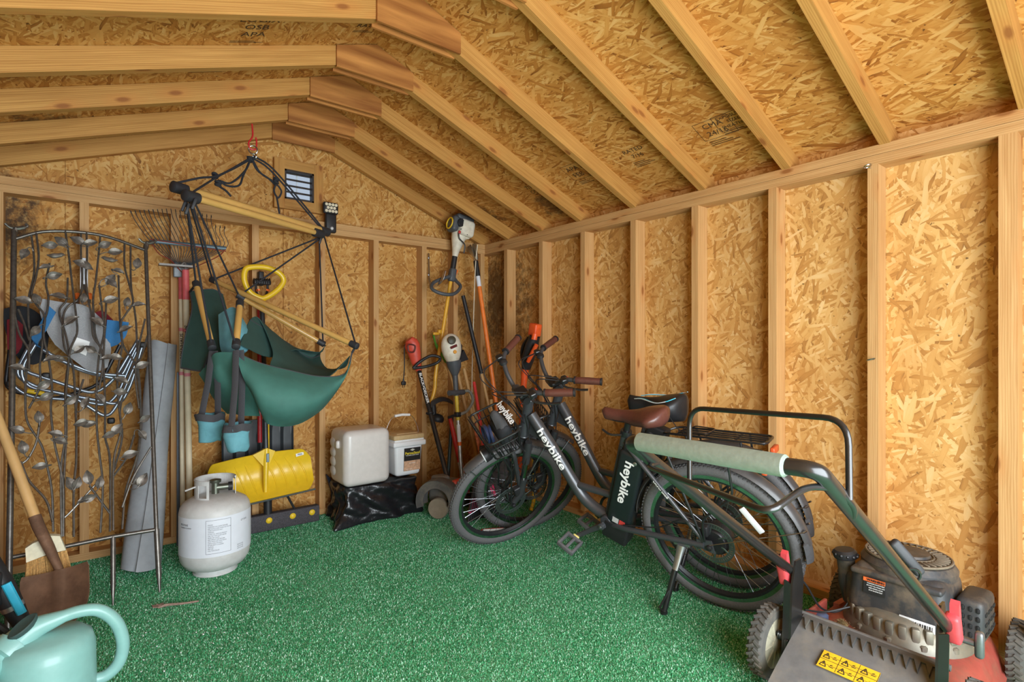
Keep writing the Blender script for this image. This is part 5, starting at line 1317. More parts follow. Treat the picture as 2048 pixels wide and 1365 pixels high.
s5_, g5 = cloth3('pillow', HT, [
    [(440, 632, 2.66), (452, 625, 2.66), (466, 618, 2.68), (476, 630, 2.68)],
    [(442, 662, 2.60), (458, 655, 2.58), (478, 652, 2.60), (494, 664, 2.66)],
    [(446, 700, 2.58), (460, 695, 2.55), (478, 694, 2.56), (492, 690, 2.62)],
    [(462, 732, 2.54), (466, 728, 2.52), (474, 718, 2.50), (482, 708, 2.54)]], th=.022, wr=.002, label='teal head pillow')
s6_, g6 = cloth3('pillow', HT, [[(482, 668, 2.66), (492, 664, 2.69), (500, 670, 2.70)], [(482, 690, 2.62), (493, 684, 2.64), (497, 692, 2.66)], [(480, 706, 2.58), (488, 704, 2.6), (490, 706, 2.6)]], th=.016, wr=.002, label='teal head pillow')
# dark hems
for g, nm in ((g1, 'top'), (g2, 'a'), (g3, 'b')):
    for edge in ((g[0],) if nm == 'top' else ((g[1 * 4],) if nm == 'a' else (g[0], [r_[0] for r_ in g], g[-1]))):
        mb = MB(); mb.tube(edge, .0042, 6); mb.build('hem', WEB, hm, label='dark hem')
for p, q in ((g1[0][-1], Ab), (g2[0][-1], Bb), (g3[0][0], Ca), (g3[-1][-1], Db), (g1[0][0], Db), (g4[0][2], Cb)): rope([p, q], .006, nm='tie')
# straps and cup pouches
def pouch(u, v, t, w, h, straps):
    c = P3(u, v, t); mb = MB(); prof = [(.001, -h), (w * .70, -h), (w * .76, -h * .98), (w * .80, -h * .85), (w * .92, -h * .4), (w, 0), (w * .95, 0), (w * .86, -h * .4), (w * .7, -h * .92), (.001, -h * .95)]
    mb.lathe(prof, c, n=26, sx=.85)
    wob = lambda p: p + V((.006 * math.sin(p.z * 55 + p.x * 60), .006 * math.sin(p.z * 45 + 2 + p.x * 70), .004 * math.sin(p.x * 80 + p.y * 60)))
    mb.v = [wob(p) for p in mb.v]
    o = mb.build('cup_pouch', HT, hm, angle=70, label='teal cup pouch')
    mb = MB(); mb.lathe([(w * 1.03, -.030), (w * 1.04, -.004), (w * 1.0, .002), (w * .98, -.006)], c, n=26, sx=.85, ring=True); mb.v = [wob(p) for p in mb.v]; mb.build('rim_band', WEB, o, label='dark rim band')
    for (a, b) in straps:
        mb = MB(); mb.tube([a, a.lerp(b, .5) + V((.004, -.004, 0)), b], .015, 8, flat=.16, up=DV); mb.build('strap', WEB, o)
pouch(422, 828, 2.47, .060, .125, [(Cb + V((0, 0, -.02)), P3(403, 832, 2.45)), (Cb + V((.01, -.01, -.02)), P3(436, 830, 2.50))])
pouch(474, 848, 2.38, .057, .122, [(Db + V((0, 0, -.02)), P3(463, 853, 2.33)), (Db + V((.02, 0, -.02)), P3(482, 850, 2.42))])
# the screw hook in the rafter and the carabiner
RH = mat('red_vinyl_hook', (196, 40, 44), .4)
kh = thing('screw_hook', 'red coated screw hook in the rafter holding the hammock chair', 'hook', hkp)
ry = -.292 + ST / 2; kx = at(504, 262, Y=-.292).x; hz = roof_z(kx)
mb = MB(); b0 = V((kx, -.292, hz - .001)); rp = P3(506, 292, 2.955)
mb.tube(spline([b0, b0.lerp(rp, .55), rp + V((-.022, 0, .012)), rp + V((-.012, 0, -.018)), rp + V((.014, 0, -.014)), rp + V((.018, 0, .03)), rp + V((.014, 0, .05))], 5), .0045, 8); mb.build('hook', RH, kh)
mb = MB(); mb.torus(rp + V((.0, 0, -.022)), (.3, 1, .1), .022, .004, 24, 8); mb.build('carabiner', STEEL, hm, label='bright steel carabiner ring')
mb = MB(); mb.torus(rp + V((.008, 0, -.058)), (1, .3, 0), .017, .0035, 24, 8); mb.build('carabiner', STEEL, hm, label='bright steel carabiner ring')
rope([rp + V((.008, 0, -.072)), top], .008)

# ---------------------------------------------------------------- motion light
lt = thing('motion_light', 'black battery motion light with a grid of pale lenses on the gable top plate', 'lamp', at(661, 468, Y=-.01))
c = at(661, 437, Y=-.022); mb = MB(); mb.rbox(at(661, 447, Y=-.018), (.072, .034, .125), .012, 3); mb.build('body', BLACK, lt)
hc = at(661, 417, Y=-.035); mb = MB(); mb.rbox(hc, (.098, .030, .076), .012, 3); hd_ = mb.build('head', BLACK, lt)
LENS = mat('pale_lens', (226, 216, 190), .25, var=.05)  # plain pale lens colour, gives off no light
for j in range(3):
    for i in range(4 if j != 1 else 3):
        mb = MB(); x = (-.031 + .0207 * i) if j != 1 else (-.021 + .021 * i); mb.lathe([(.0098, 0), (.0098, .004), (.006, .007)], hc + V((x, -.014, .021 - .021 * j)), (0, -1, 0), 14); mb.build('lens', LENS, hd_, label='pale round lens')
mb = MB(); mb.ball(at(664, 457, Y=-.035), (.011, .008, .011), 14, 8); mb.build('sensor', mat('grey_white_sensor', (200, 200, 200), .35), lt, label='white sensor dome')
# ---------------------------------------------------------------- snow shovels, push broom, clamp
YS = mat('yellow_shovel_plastic', (232, 192, 40), .38, var=.05, coat=.2); DKH = mat('dark_grey_tube', (60, 64, 68), .4, .4); BKS = mat('black_shovel_plastic', (46, 52, 56), .45, var=.1)
GS = mat('grey_wear_strip', (112, 124, 130), .4, .6)
YW = -.20
ss = thing('snow_pusher', 'yellow curved snow pusher shovel with yellow loop grip beside the propane tank', 'snow shovel', at(525, 990, Y=YW))
def blade_pt(s_, t):
    """s_ 0..1 along its width, t 0..1 from top to bottom, in picture measurements"""
    tl, trr, bl_, brr = (410, 934), (618, 897), (428, 1024), (630, 977)
    u = lerp(lerp(tl[0], trr[0], s_), lerp(bl_[0], brr[0], s_), t); v = lerp(lerp(tl[1], trr[1], s_), lerp(bl_[1], brr[1], s_), t)
    v -= 6 * math.sin(PI * s_) * (1 - t)
    return at(u, v, Y=YW - .10 * (t - .25) ** 2 * 1.6 + .03 * math.sin(PI * t))
g = []
for i in range(41):
    s_ = i / 40; row = []
    for j in range(17):
        t = j / 16; e = max(0, (abs(s_ - .5) - .42) / .08); tt = lerp(t, .5, .42 * e * e); 
        p = blade_pt(s_, tt); a = abs(s_ - .5) * 2
        rib = max(0, 1 - abs(((a * 9 + .8 * math.sin(PI * t)) % 1.6) - .8) * 5) * math.sin(PI * min(1, max(0, (t - .12) / .8))) if .08 < a < .86 else 0
        row.append(p + V((0, -.006 * rib, 0)))
    g.append(row)
mb = MB(); mb.sheet(g, .005)
for k in range(4):
    for sd in (-1, 1):
        pts = [blade_pt(.5 + sd * (.075 + .095 * k + .075 * (1 - (1 - i / 8) ** 2) * (1 if sd > 0 else -.2) + (.10 * (1 - i / 8) if sd < 0 else 0) * .6), .16 + .74 * i / 8) + V((0, -.003, 0)) for i in range(9)]
        if sd > 0: pts = [blade_pt(.5 + .05 + .10 * k + .085 * math.sin(PI * .5 * (i / 8) * 1.25), .14 + .74 * i / 8) + V((0, -.003, 0)) for i in range(9)]
        mb.tube(pts, [.001, .003, .0045, .005, .005, .005, .0045, .003, .001], 8)
bl = mb.build('blade', YS, ss, angle=50)
mb = MB(); q = [blade_pt(s_ / 10, 1.0) + V((0, -.003, -.004)) for s_ in range(11)]; mb.tube(q, .011, 8, flat=.5); mb.build('wear_strip', GS, bl, label='grey metal wear strip')
sk = at(532, 908, Y=YW - .02); sb = at(531, 985, Y=YW - .045)
mb = MB(); mb.tube([sk + V((0, 0, .03)), sk, sk.lerp(sb, .35), sb], [.022, .024, .020, .014], 12, flat=.8); mb.prism([sk + V((-.07, .0, .0)), sk + V((0, -.02, .035)), sk + V((.05, 0, .01)), sk + V((0, -.02, -.09))], (0, .02, 0)); mb.build('socket', YS, bl)
mb = MB(); mb.rbox(sk + V((.003, -.028, -.02)), (.016, .004, .05), .002, 1); mb.build('clip', GS, bl)
mb = MB(); mb.rbox(blade_pt(.90, .12) + V((0, -.008, 0)), (.045, .001, .018), .0004, 1, Matrix.Rotation(-.18, 3, 'Y')); sl = mb.build('barcode_sticker', WHITE, bl, smooth=False, label='white barcode sticker')
mb = MB(); c = blade_pt(.90, .12) + V((0, -.0092, 0))
for k in range(9): mb.box(c + V((-.012 + .003 * k, 0, 0)), (.0012, .0008, .010))
mb.build('bars', INK, sl, smooth=False)
gt = at(524, 606, Y=-.085); mb = MB(); mb.tube([sk, gt.lerp(sk, .5) + V((0, -.01, 0)), gt], .0135, 14); hd = mb.build('handle', DKH, ss, label='dark grey tube handle')
mb = MB(); mb.tube([gt.lerp(sk, .12), gt.lerp(sk, .20)], .0142, 14); mb.build('sleeve_label', mat('green_label', (92, 184, 92), .5), hd)
lp = [at(u, v, Y=-.105) for u, v in ((520, 596), (500, 585), (489, 562), (490, 542), (500, 535), (530, 535), (556, 545), (567, 560), (560, 575), (545, 588), (530, 596))]
mb = MB(); mb.tube(spline(lp, 5, True), .0165, 12, closed=True); mb.tube([gt + V((0, 0, -.03)), at(525, 600, Y=-.105)], .018, 12); mb.build('loop_grip', YS, ss)
mb = thing('tool_clamp', 'black spring tool clamp with orange jaws on a stud above the snow pusher', 'clamp', at(522, 575, Y=-.005)); tcp = mb
mb = MB(); mb.rbox(at(521, 558, Y=-.025), (.03, .05, .085), .006); mb.rbox(at(524, 565, Y=-.055), (.10, .03, .03), .008)
for k in range(8): mb.torus(at(508 + 4.4 * k, 563, Y=-.062), (1, 0, 0), .016, .003, 14, 6)
for u in (512, 535): mb.tube(spline([at(u, 565, Y=-.05), at(u, 580, Y=-.05), at(u + (3 if u < 520 else -3), 590, Y=-.06)], 4), .007, 8)
mb.build('body', BLACK, tcp)
for u in (514, 538):
    mb = MB(); mb.tube(spline([at(u, 580, Y=-.06), at(u, 582, Y=-.08), at(u + (4 if u < 520 else -4), 580, Y=-.12)], 4), .006, 8); mb.build('jaw', ORG, tcp, label='orange jaw')
bs = thing('snow_shovel', 'black ribbed plastic snow shovel standing behind the yellow pusher', 'snow shovel', at(520, 1010, Y=-.06))
g = []; x0, x1 = at(447, 900, Y=-.075).x, at(591, 900, Y=-.075).x; z1, z0 = .655, .19
for i in range(49):
    s_ = i / 48; row = []
    rb = abs(((s_ * 6) % 1) - .5); rb = -.010 if rb > .42 else 0
    for j in range(11):
        t = j / 10; zz = lerp(z1 - .03 * (abs(s_ - .5) * 2) ** 8, z0, t); row.append(V((lerp(x0, x1, s_), -.020 + rb * (1 if j > 0 else .3) - .016 * t * t, zz)))
    g.append(row)
mb = MB(); mb.sheet(g, .005); mb.build('blade', BKS, bs, angle=50)
RH_ = mat('red_tube', (190, 40, 48), .4, coat=.2); a = V((at(519, 860, Y=-.04).x, -.048, .52)); b = at(519, 612, Y=-.03); mb = MB(); mb.tube([a, b], .013, 12); mb.build('handle', RH_, bs, label='red tube handle')
mb = MB(); mb.tube([b, b + V((0, 0, .06))], .017, 12); mb.build('grip', BLACK, bs)
# push broom
PBY = -.10; hb_ = mat('speckled_black_rubber', (66, 62, 66), .7, var=.5, scale=220)
pb = thing('push_broom', 'wide dark push broom with yellow bolts on the floor under the yellow pusher', 'push broom', V((-1.655, PBY, 0)))
xa, xb = -1.96, -1.357; mb = MB(); mb.rbox(((xa + xb) / 2, PBY, .052), (xb - xa, .05, .098), .006); hd = mb.build('head', hb_, pb)
for x in (-1.90, -1.78, -1.655, -1.52, -1.405):
    mb = MB(); mb.lathe([(.016, 0), (.018, .004), (.012, .010), (.001, .012)], (x, PBY - .025, .065), (0, -1, 0), 14); mb.build('bolt_cap', YEL, hd, label='yellow bolt cap')
mb = MB(); mb.tube([(-1.655, PBY, .09), (-1.655, PBY + .005, .20)], .024, 12); mb.build('socket', BLACK, pb)
mb = MB(); pt = V((-1.652, -.070, .74)); mb.tube([(-1.655, PBY + .005, .18), pt], .0125, 12); mb.build('pole', YEL, pb, label='yellow pole')
for x in (-1.80, -1.50):
    mb = MB(); mb.tube([(x, PBY, .095), (-1.655, PBY + .012, .42)], .007, 8); mb.build('brace', BLACK, pb)
# ---------------------------------------------------------------- propane tank
TW = mat('tank_white_paint', (206, 206, 204), .45, var=.04, dirt=(150, 146, 138), dirt_amt=.25); LBW = mat('tank_label', (222, 226, 234), .5, var=.02)
pc = V((-2.005, -.545, 0)); pt = thing('propane_tank', 'white propane gas cylinder with a printed label standing on the turf', 'gas cylinder', pc)
r = .155; mb = MB(); mb.lathe([(.02, .022), (.09, .026), (.130, .044), (.149, .074), (r, .110), (r, .300), (.150, .325), (.136, .346), (.105, .364), (.06, .374), (.02, .377)], pc, n=56); bd = mb.build('body', TW, pt, angle=50)
mb = MB(); mb.lathe([(.088, .004), (.092, .004), (.096, .045), (.092, .045)], pc, n=40, ring=True); mb.torus(pc + V((0, 0, .006)), (0, 0, 1), .092, .005, 40, 8); mb.build('foot_ring', TW, pt)
mb = MB(); N = 60; a0, a1 = -2.6, .9; g = []
lab = MB(); fa = math.atan2((CAM - pc).y, (CAM - pc).x)
g = [[pc + V(((r + .0012) * math.cos(fa + a), (r + .0012) * math.sin(fa + a), z)) for z in (.118, .2, .300)] for a in [lerp(-1.35, 1.45, i / 40) for i in range(41)]]
lab.sheet(g, .0008); lb = lab.build('label', LBW, bd, label='white printed label')
def on_tank(mb, body, size, ang, z, stretch=1.0, align='LEFT'):
    vs, fs = text_mesh(body, size, .0002, 0, align); out = []
    for p in vs:
        a = fa + ang + p.x * stretch / r; q = r + .0018 + p.z; out.append(pc + V((q * math.cos(a), q * math.sin(a), z + p.y)))
    mb.add(out, fs)
GI = mat('grey_print', (92, 94, 100), .7); mb = MB()
LN = ['DANGER', 'FLAMMABLE GAS UNDER PRESSURE', 'KEEP VALVE CLOSED WHEN NOT IN USE', 'STORE OUTDOORS ONLY', 'WARNING', 'DO NOT FILL ABOVE 80 PERCENT', 'LEAK TEST WITH SOAPY WATER', 'NEVER USE A FLAME', 'KEEP UPRIGHT AND SECURED', 'AWAY FROM HEAT AND SPARKS', 'CHECK HOSE AND SEALS', 'RETURN EMPTY CYLINDERS', 'CAUTION', 'FIRST AID', 'CALL YOUR DEALER']
for i, s_ in enumerate(LN): on_tank(mb, s_, .0072, -.20, .268 - .0085 * i, .72)
on_tank(mb, 'PROPANE', .014, -1.1, .268, .8); on_tank(mb, 'CYLINDER EXCHANGE', .008, -1.1, .255, .8); on_tank(mb, 'LP GAS', .012, .75, .262)
for i in range(3): on_tank(mb, 'NET WT 15 LB', .0065, .62, .150 - .009 * i, .8)
for (z, aa, ab) in ((.288, -.25, .42), (.134, -.25, .42)):
    g = [[pc + V(((r + .002) * math.cos(fa + a), (r + .002) * math.sin(fa + a), z + dz)) for dz in (0, .0012)] for a in [lerp(aa, ab, i / 12) for i in range(13)]]; mb.sheet(g, .0005)
for a in (-.25, .42): mb.tube([pc + V(((r + .0018) * math.cos(fa + a), (r + .0018) * math.sin(fa + a), z)) for z in (.134, .288)], .0006, 4)
mb.build('print', GI, lb, smooth=False)
# collar with hand holes and the valve
def collar(a0, a1, name='collar'):
    mb = MB(); cr = .088; rows = []
    n = 36; zs = [.352, .375, .395, .415, .435, .452]
    for i in range(n):
        for j in range(len(zs) - 1):
            am, zm = lerp(a0, a1, (i + .5) / n), (zs[j] + zs[j + 1]) / 2
            if any(abs(am - h_) < .26 and abs(zm - .408) < .024 for h_ in (a0 + .38, a1 - .42)): continue
            vs = []
            for aa in (lerp(a0, a1, i / n), lerp(a0, a1, (i + 1) / n)):
                for z in (zs[j], zs[j + 1]):
                    for q in (cr - .0015, cr + .0015): vs.append(pc + V((q * math.cos(fa + aa), q * math.sin(fa + aa), z)))
            mb.add(vs, [(0, 1, 3, 2), (4, 6, 7, 5), (0, 4, 5, 1), (2, 3, 7, 6), (0, 2, 6, 4), (1, 5, 7, 3)])
    mb.tube([pc + V((cr * math.cos(fa + a), cr * math.sin(fa + a), .453)) for a in [lerp(a0, a1, i / 24) for i in range(25)]], .004, 8)
    return mb.build(name, TW, pt)
collar(-.85 - 4.0, -.85 + .55); 
mb = MB(); e = pc + V((.088 * math.cos(fa - 1.25), .088 * math.sin(fa - 1.25), .425)); mb.tube([e, e + V((-.045, -.01, -.010))], .007, 8, flat=.6); mb.build('collar_tab', TW, pt)
BRS = mat('valve_brass', (120, 124, 112), .35, .8); mb = MB(); mb.tube([pc + V((0, 0, .37)), pc + V((0, 0, .43))], .017, 12); mb.tube([pc + V((0, 0, .405)), pc + V((.06, -.01, .405))], .016, 12); mb.lathe([(.024, 0), (.026, .003), (.026, .014), (.01, .018)], pc + V((0, 0, .430)), n=12); vv = mb.build('valve', BRS, pt, label='grey brass valve')
mb = MB(); mb.lathe([(.021, 0), (.022, .018), (.014, .020)], pc + V((.055, -.009, .405)), (1, -.15, 0), 16); mb.build('outlet_cap', BLACK, vv)
# ---------------------------------------------------------------- trash bag, jug, bucket
BAG = mat('black_bag_film', (30, 30, 33), .32, bump=.9, scale=38, var=.1, coat=.3)
mb = MB(); rr = random.Random(2); bm = bmesh.new(); bmesh.ops.create_cube(bm, size=1); bmesh.ops.subdivide_edges(bm, edges=bm.edges[:], cuts=17, use_grid_fill=True)
from mathutils import noise as mnoise
for v in bm.verts:
    p = v.co * 2; x, y, z = p; q = V((x, y, z))
    n_ = q.normalized() * 1.0; sq = V((math.copysign(abs(x) ** 1.0, x), math.copysign(abs(y) ** 1.0, y), z)); q = sq.lerp(n_ * 1.25, .16)
    fold = mnoise.noise(V((x * 1.5 + z * .9, y * 1.5, z * .5)) * 1.6) * .05 + abs(mnoise.noise(V((x * 5 + z * 2.5, y * 5, z * 1.5)))) * -.035 + mnoise.noise(V((x * 11, y * 11, z * 5 + x * 6))) * .012
    hx, hy, hz = .252, .150, .118
    fl = 1 + .13 * max(0, -z) ** 2 
    w = V((q.x * hx * fl, q.y * hy * fl, q.z * hz)) + V((x, y, z * (0 if z < -.9 else .4))).normalized() * fold * (1 if z < .9 else .25)
    v.co = w
    if z > .9: v.co.z = hz + .002 * math.sin(x * 6) + min(0, fold) * .3
    if z < -.9: v.co.z = -hz
    if x < -.75 and z < .2: v.co.x -= .10 * (-x - .75) * 4 * (.2 - z) / 1.2 * .6 * max(0, -y); v.co.y -= .04 * (-x - .75) * (.2 - z)
mb.bm(bm, (-1.030, -.215, .122)); bg = mb.build('trash_bag', BAG, None, origin=(-1.03, -.215, 0), angle=180)
sbm = bg.modifiers.new('smooth', 'SUBSURF'); sbm.levels = sbm.render_levels = 1; tag(bg, 'shiny black plastic trash bag on the floor carrying the jug and bucket', 'trash bag')
JUG = mat('cloudy_poly_jug', (206, 200, 194), .35, var=.04, coat=.2)
jz = .245; jg = thing('cube_jug', 'cloudy white square plastic jug with rounded edges standing on the black bag', 'jug', V((-1.15, -.265, jz)))
mb = MB(); mb.rbox((-1.152, -.268, jz + .172), (.298, .262, .340), .042, 6); mb.build('body', JUG, jg, angle=70)
mb = MB()
for k in range(4): mb.ball((-1.292, -.20, jz + .08 + .058 * k), (.020, .055, .036), 14, 8)
mb.rbox((-1.305, -.30, jz + .255), (.03, .03, .05), .012); mb.build('side_grip', JUG, jg)
PERM = mat('bucket_white', (232, 234, 236), .4, var=.02); TAN = mat('tan_lid', (196, 168, 122), .45); bz = .245; bx, by = -.845, -.235
bk_ = thing('bucket', 'white square bucket with tan lid and wire handle standing on the black bag', 'bucket', V((bx, by, bz)))
mb = MB(); bm = bmesh.new(); bmesh.ops.create_cube(bm, size=1)
for v in bm.verts: k = 1 if v.co.z > 0 else .86; v.co = V((v.co.x * .205 * k, v.co.y * .205 * k, v.co.z * .225))
bmesh.ops.bevel(bm, geom=bm.edges[:], offset=.022, segments=4, profile=.5, affect='EDGES'); mb.bm(bm, (bx, by, bz + .115)); bd = mb.build('body', PERM, bk_, angle=50)
mb = MB(); mb.rbox((bx, by, bz + .215), (.235, .235, .036), .010, 3); mb.rbox((bx, by, bz + .238), (.215, .215, .02), .008); mb.build('rim', PERM, bk_)
mb = MB(); mb.rbox((bx - .002, by, bz + .258), (.222, .222, .034), .010, 3); mb.rbox((bx, by, bz + .274), (.15, .15, .012), .004); lid = mb.build('lid', TAN, bk_, label='tan plastic lid')
fy = by - .0965; tl_ = V((0, .0637, 1)).normalized() * 1.0; tl_ = V((0, -.062, 1)).normalized()
mb = MB(); mb.box((bx + .022, fy - .0025, bz + .11), (.118, .003, .150), Matrix.Rotation(.064, 3, 'X')); lbl = mb.build('label', mat('black_bucket_label', (38, 36, 34), .45), bd, smooth=False, label='black product label')
mb = MB(); mb.box((bx + .022, fy - .0036 + .0035, bz + .068), (.118, .003, .066), Matrix.Rotation(.064, 3, 'X')); mb.build('label_picture', mat('sandy_print', (206, 164, 132), .5, var=.3, scale=70), lbl, smooth=False, label='sandy picture area')
mb = MB(); lettering(mb, 'PermaSand', .024, (bx + .022, fy - .0068, bz + .150), (1, 0, 0), tl_, .0006); mb.build('lettering', mat('label_yellow', (226, 206, 60), .5), lbl, smooth=False, label='yellow lettering')
mb = MB(); lettering(mb, 'POLYMERIC JOINT SAND', .0085, (bx + .022, fy - .0060, bz + .136), (1, 0, 0), tl_); lettering(mb, 'FOR PAVERS', .0085, (bx + .022, fy - .0030, bz + .084), (1, 0, 0), tl_); lettering(mb, 'NET WT 10 LB', .007, (bx + .0, fy - .0015, bz + .045), (1, 0, 0), tl_)
mb.build('small_print', LETW, lbl, smooth=False, label='small white lettering')
mb = MB(); mb.prism([V((bx + .022, fy - .0085, bz + .180)), V((bx + .040, fy - .0083, bz + .172)), V((bx + .022, fy - .0075, bz + .164)), V((bx + .004, fy - .0083, bz + .172))], (0, .001, 0)); mb.build('emblem', mat('pale_emblem', (206, 204, 190), .5), lbl, smooth=False)
mb = MB(); ht = V((bx, by - .01, bz + .385)); pts = spline([(bx - .118, by, bz + .215), (bx - .115, by, bz + .30), (bx - .06, by, ht.z), (bx + .06, by, ht.z), (bx + .115, by, bz + .30), (bx + .118, by, bz + .215)], 6); mb.tube(pts, .0018, 6); hd = mb.build('wire_handle', STEEL, bk_, label='steel wire handle')
mb = MB(); mb.tube([(bx - .055, by, ht.z + .003), (bx + .0, by, ht.z + .008), (bx + .055, by, ht.z + .003)], .009, 10); mb.build('grip', WHITE, hd, label='white plastic grip')
mb = MB(); 
for k in range(3): mb.tube([at(653 + 3 * k, 950 + 3 * k, Y=-.03), at(664 + 2 * k, 985 + k, Y=-.03)], .010, 8, flat=.5)
mb.tube([at(664, 985, Y=-.03), V((at(662, 1000, Y=-.03).x, -.03, .006))], .010, 8, flat=.6); o = mb.build('buckled_strap', mat('navy_plastic', (44, 50, 66), .45), None, origin=at(670, 970, Y=-.13)); tag(o, 'dark navy plastic strap end poking out behind the black trash bag', 'strap')
# ---------------------------------------------------------------- power tools in the corner
EDR = mat('orange_red_plastic', (206, 76, 56), .45); DIRTG = mat('dusty_grey_plastic', (118, 114, 108), .7, dirt=(150, 138, 118), dirt_amt=.6); WHP = mat('off_white_plastic', (224, 218, 200), .45, dirt=(170, 140, 90), dirt_amt=.3)
CHARC = mat('charcoal_plastic', (78, 82, 86), .5); YTUBE = mat('yellow_tube', (226, 170, 52), .4, coat=.2); SILT = mat('silver_tube', (196, 198, 200), .35, .7); ORT = mat('orange_tube', (238, 128, 52), .42); GRT = mat('dark_green_tube', (48, 66, 66), .45, .2)
# corded edger
ed = thing('lawn_edger', 'red-handled corded lawn edger with a long black shaft and wheeled guard', 'edger', V((-.76, -.52, 0)))
s1_ = at(838, 742, Y=-.10); s0_ = at(897, 965, Y=-.46); dd = (s0_ - s1_).normalized()
mb = MB(); mb.tube([s1_, s0_], .0165, 14); sh_ = mb.build('shaft', BLACK_M, ed)
mb = MB(); wrap_text(mb, 'BLACK+DECKER', .025, [s1_, s0_], .0167, (-.3, -1, .1), None, .17, .0006, 1.25); mb.build('lettering', LETW, sh_, smooth=False, label='white lettering on the shaft')
mb = MB(); top = at(824, 690, Y=-.09); md = at(833, 728, Y=-.10); mb.tube([at(818, 679, Y=-.09), at(822, 684, Y=-.09), top, at(829, 708, Y=-.09), md, s1_], [.030, .046, .054, .046, .032, .020], 14, flat=.7, up=DV)
hd = mb.build('handle', EDR, ed, label='orange red handle housing')
mb = MB(); mb.tube(spline([at(817, 690, Y=-.135), at(818, 703, Y=-.14), at(828, 704, Y=-.14), at(830, 692, Y=-.14)], 4, True), .005, 8, closed=True); mb.build('trigger', mat('dark_trigger', (90, 40, 36), .5), hd)
mb = MB(); a, b = at(826, 737, Y=-.13), at(880, 716, Y=-.20); mb.tube(spline([a, at(840, 724, Y=-.14), at(862, 712, Y=-.18), b, at(874, 726, Y=-.20), at(850, 734, Y=-.15), a], 5), .0105, 10); mb.build('front_handle', BLACK, ed)
mb = MB(); mb.tube(spline([at(817, 684, Y=-.09), at(809, 694, Y=-.06), at(809, 730, Y=-.05), at(807, 762, Y=-.05)], 5), .004, 6); cd_ = mb.build('power_cord', BLACK, ed)
mb = MB(); pq = at(807, 767, Y=-.05); mb.rbox(pq, (.032, .022, .028), .006); mb.tube([pq + V((0, 0, .012)), pq + V((0, 0, .032))], [.009, .005], 8)
for s_ in (-1, 1): mb.box(pq + V((s_ * .007, 0, -.022)), (.002, .006, .018))
mb.build('plug', BLACK, cd_)
mb = MB(); mb.torus(s1_.lerp(s0_, .40), dd, .019, .006, 16, 8); mb.tube([s1_.lerp(s0_, .40), s1_.lerp(s0_, .40) + V((-.035, -.01, .004))], .008, 8); mb.build('shaft_clamp', BLACK, ed)
mb = MB(); c = V((-.650, -.475, .150)); mb.rbox(c, (.17, .18, .15), .03, 3, Matrix.Rotation(.35, 3, 'Z')); mb.rbox(c + V((-.03, .02, .07)), (.10, .10, .06), .02, 3); mt_ = mb.build('motor_housing', DIRTG, ed)
for k in range(5):
    mb = MB(); q = c + V((.0, -.088, -.04 + .02 * k)); mb.rbox(q + V((.01 * k - .02, -.006, 0)), (.07, .012, .007), .002, 1, Matrix.Rotation(.35, 3, 'Z')); mb.build('cooling_rib', BLACK, mt_)
mb = MB(); mb.rbox(c + V((.040, -.082, .045)), (.10, .035, .075), .01, 3, Matrix.Rotation(.35, 3, 'Z')); mb.build('red_panel', EDR, mt_, label='faded red motor panel')
gc = V((-.750, -.550, .118)); gax = V((-.80, -.60, 0)); gx, gy, gd = basis(gax, (0, 0, 1)); g = []
for i in range(25):
    a = R(-20 + 215 * i / 24); e = gx * math.cos(a) + gy * math.sin(a)
    g.append([gc + e * .10 - gd * .055, gc + e * .130 - gd * .052, gc + e * .136 - gd * .02, gc + e * .136 + gd * .02, gc + e * .132 + gd * .050])
mb = MB(); mb.sheet(g, .006); g = [[gc + (gx * math.cos(a) + gy * math.sin(a)) * r_ + gd * .045 for r_ in (.086, .132)] for a in [R(-20 + 215 * i / 24) for i in range(25)]]; mb.sheet(g, .006); mb.build('blade_guard', mat('dusty_dark_guard', (86, 84, 82), .65, dirt=(140, 130, 112), dirt_amt=.5), ed)
mb = MB(); wcn = V((gc.x, gc.y, .070)); mb.lathe([(.02, -.02), (.062, -.022), (.0665, -.012), (.0665, .012), (.062, .022), (.02, .02)], wcn + V((0, 0, 0)), gax, 30); mb.build('edge_wheel', mat('dusty_tan_wheel', (140, 128, 110), .8, dirt=(130, 116, 94), dirt_amt=.5), ed, label='dusty tan wheel')
mb = MB(); mb.lathe([(.02, -.02), (.060, -.022), (.070, -.012), (.070, .012), (.060, .022), (.02, .02)], V((-.678, -.462, .0705)), (-.8, -.6, 0), 30); mb.tube([V((-.678, -.462, .07)), c], .012, 8); mb.build('rear_wheel', DIRTG, ed)
# ---- string trimmer hung upside down on a bracket
def trimmer(name, label, eng, rot_deg, s_top, s_bot, tube_m, hang=True):
    t = thing(name, label, 'string trimmer', V((s_bot.x, s_bot.y, 0 if not hang else s_bot.z)))
    return t
e0 = at(916, 470, Y=-.13); sa_, sb_ = at(911, 505, Y=-.115), at(862, 806, Y=-.10); d_ = (sb_ - sa_).normalized(); ux, uy, _ = basis(d_, (0, 1, 0)); rightv = ux if ux.x > 0 else -ux
yt = thing('string_trimmer', 'yellow-shafted petrol string trimmer hung upside down with its white engine at top', 'string trimmer', at(862, 806, Y=-.10))
E_ = lambda a, b, c_=0: sa_ + rightv * a - d_ * b + V((0, -c_, 0))
RMt = Matrix((rightv, V((0, 1, 0)), -d_)).transposed()
mb = MB(); mb.rbox(E_(.030, .185, .03), (.125, .11, .125), .028, 4, RMt); mb.build('fuel_tank', WHP, yt, label='off white fuel tank')
mb = MB(); mb.tube([E_(0, -.035), E_(0, .02), E_(.004, .10), E_(.01, .155)], [.020, .030, .052, .062], 18); mb.rbox(E_(.06, .135, .02), (.035, .06, .04), .012); mb.build('clutch_cone', WHP, yt, label='off white clutch cone')
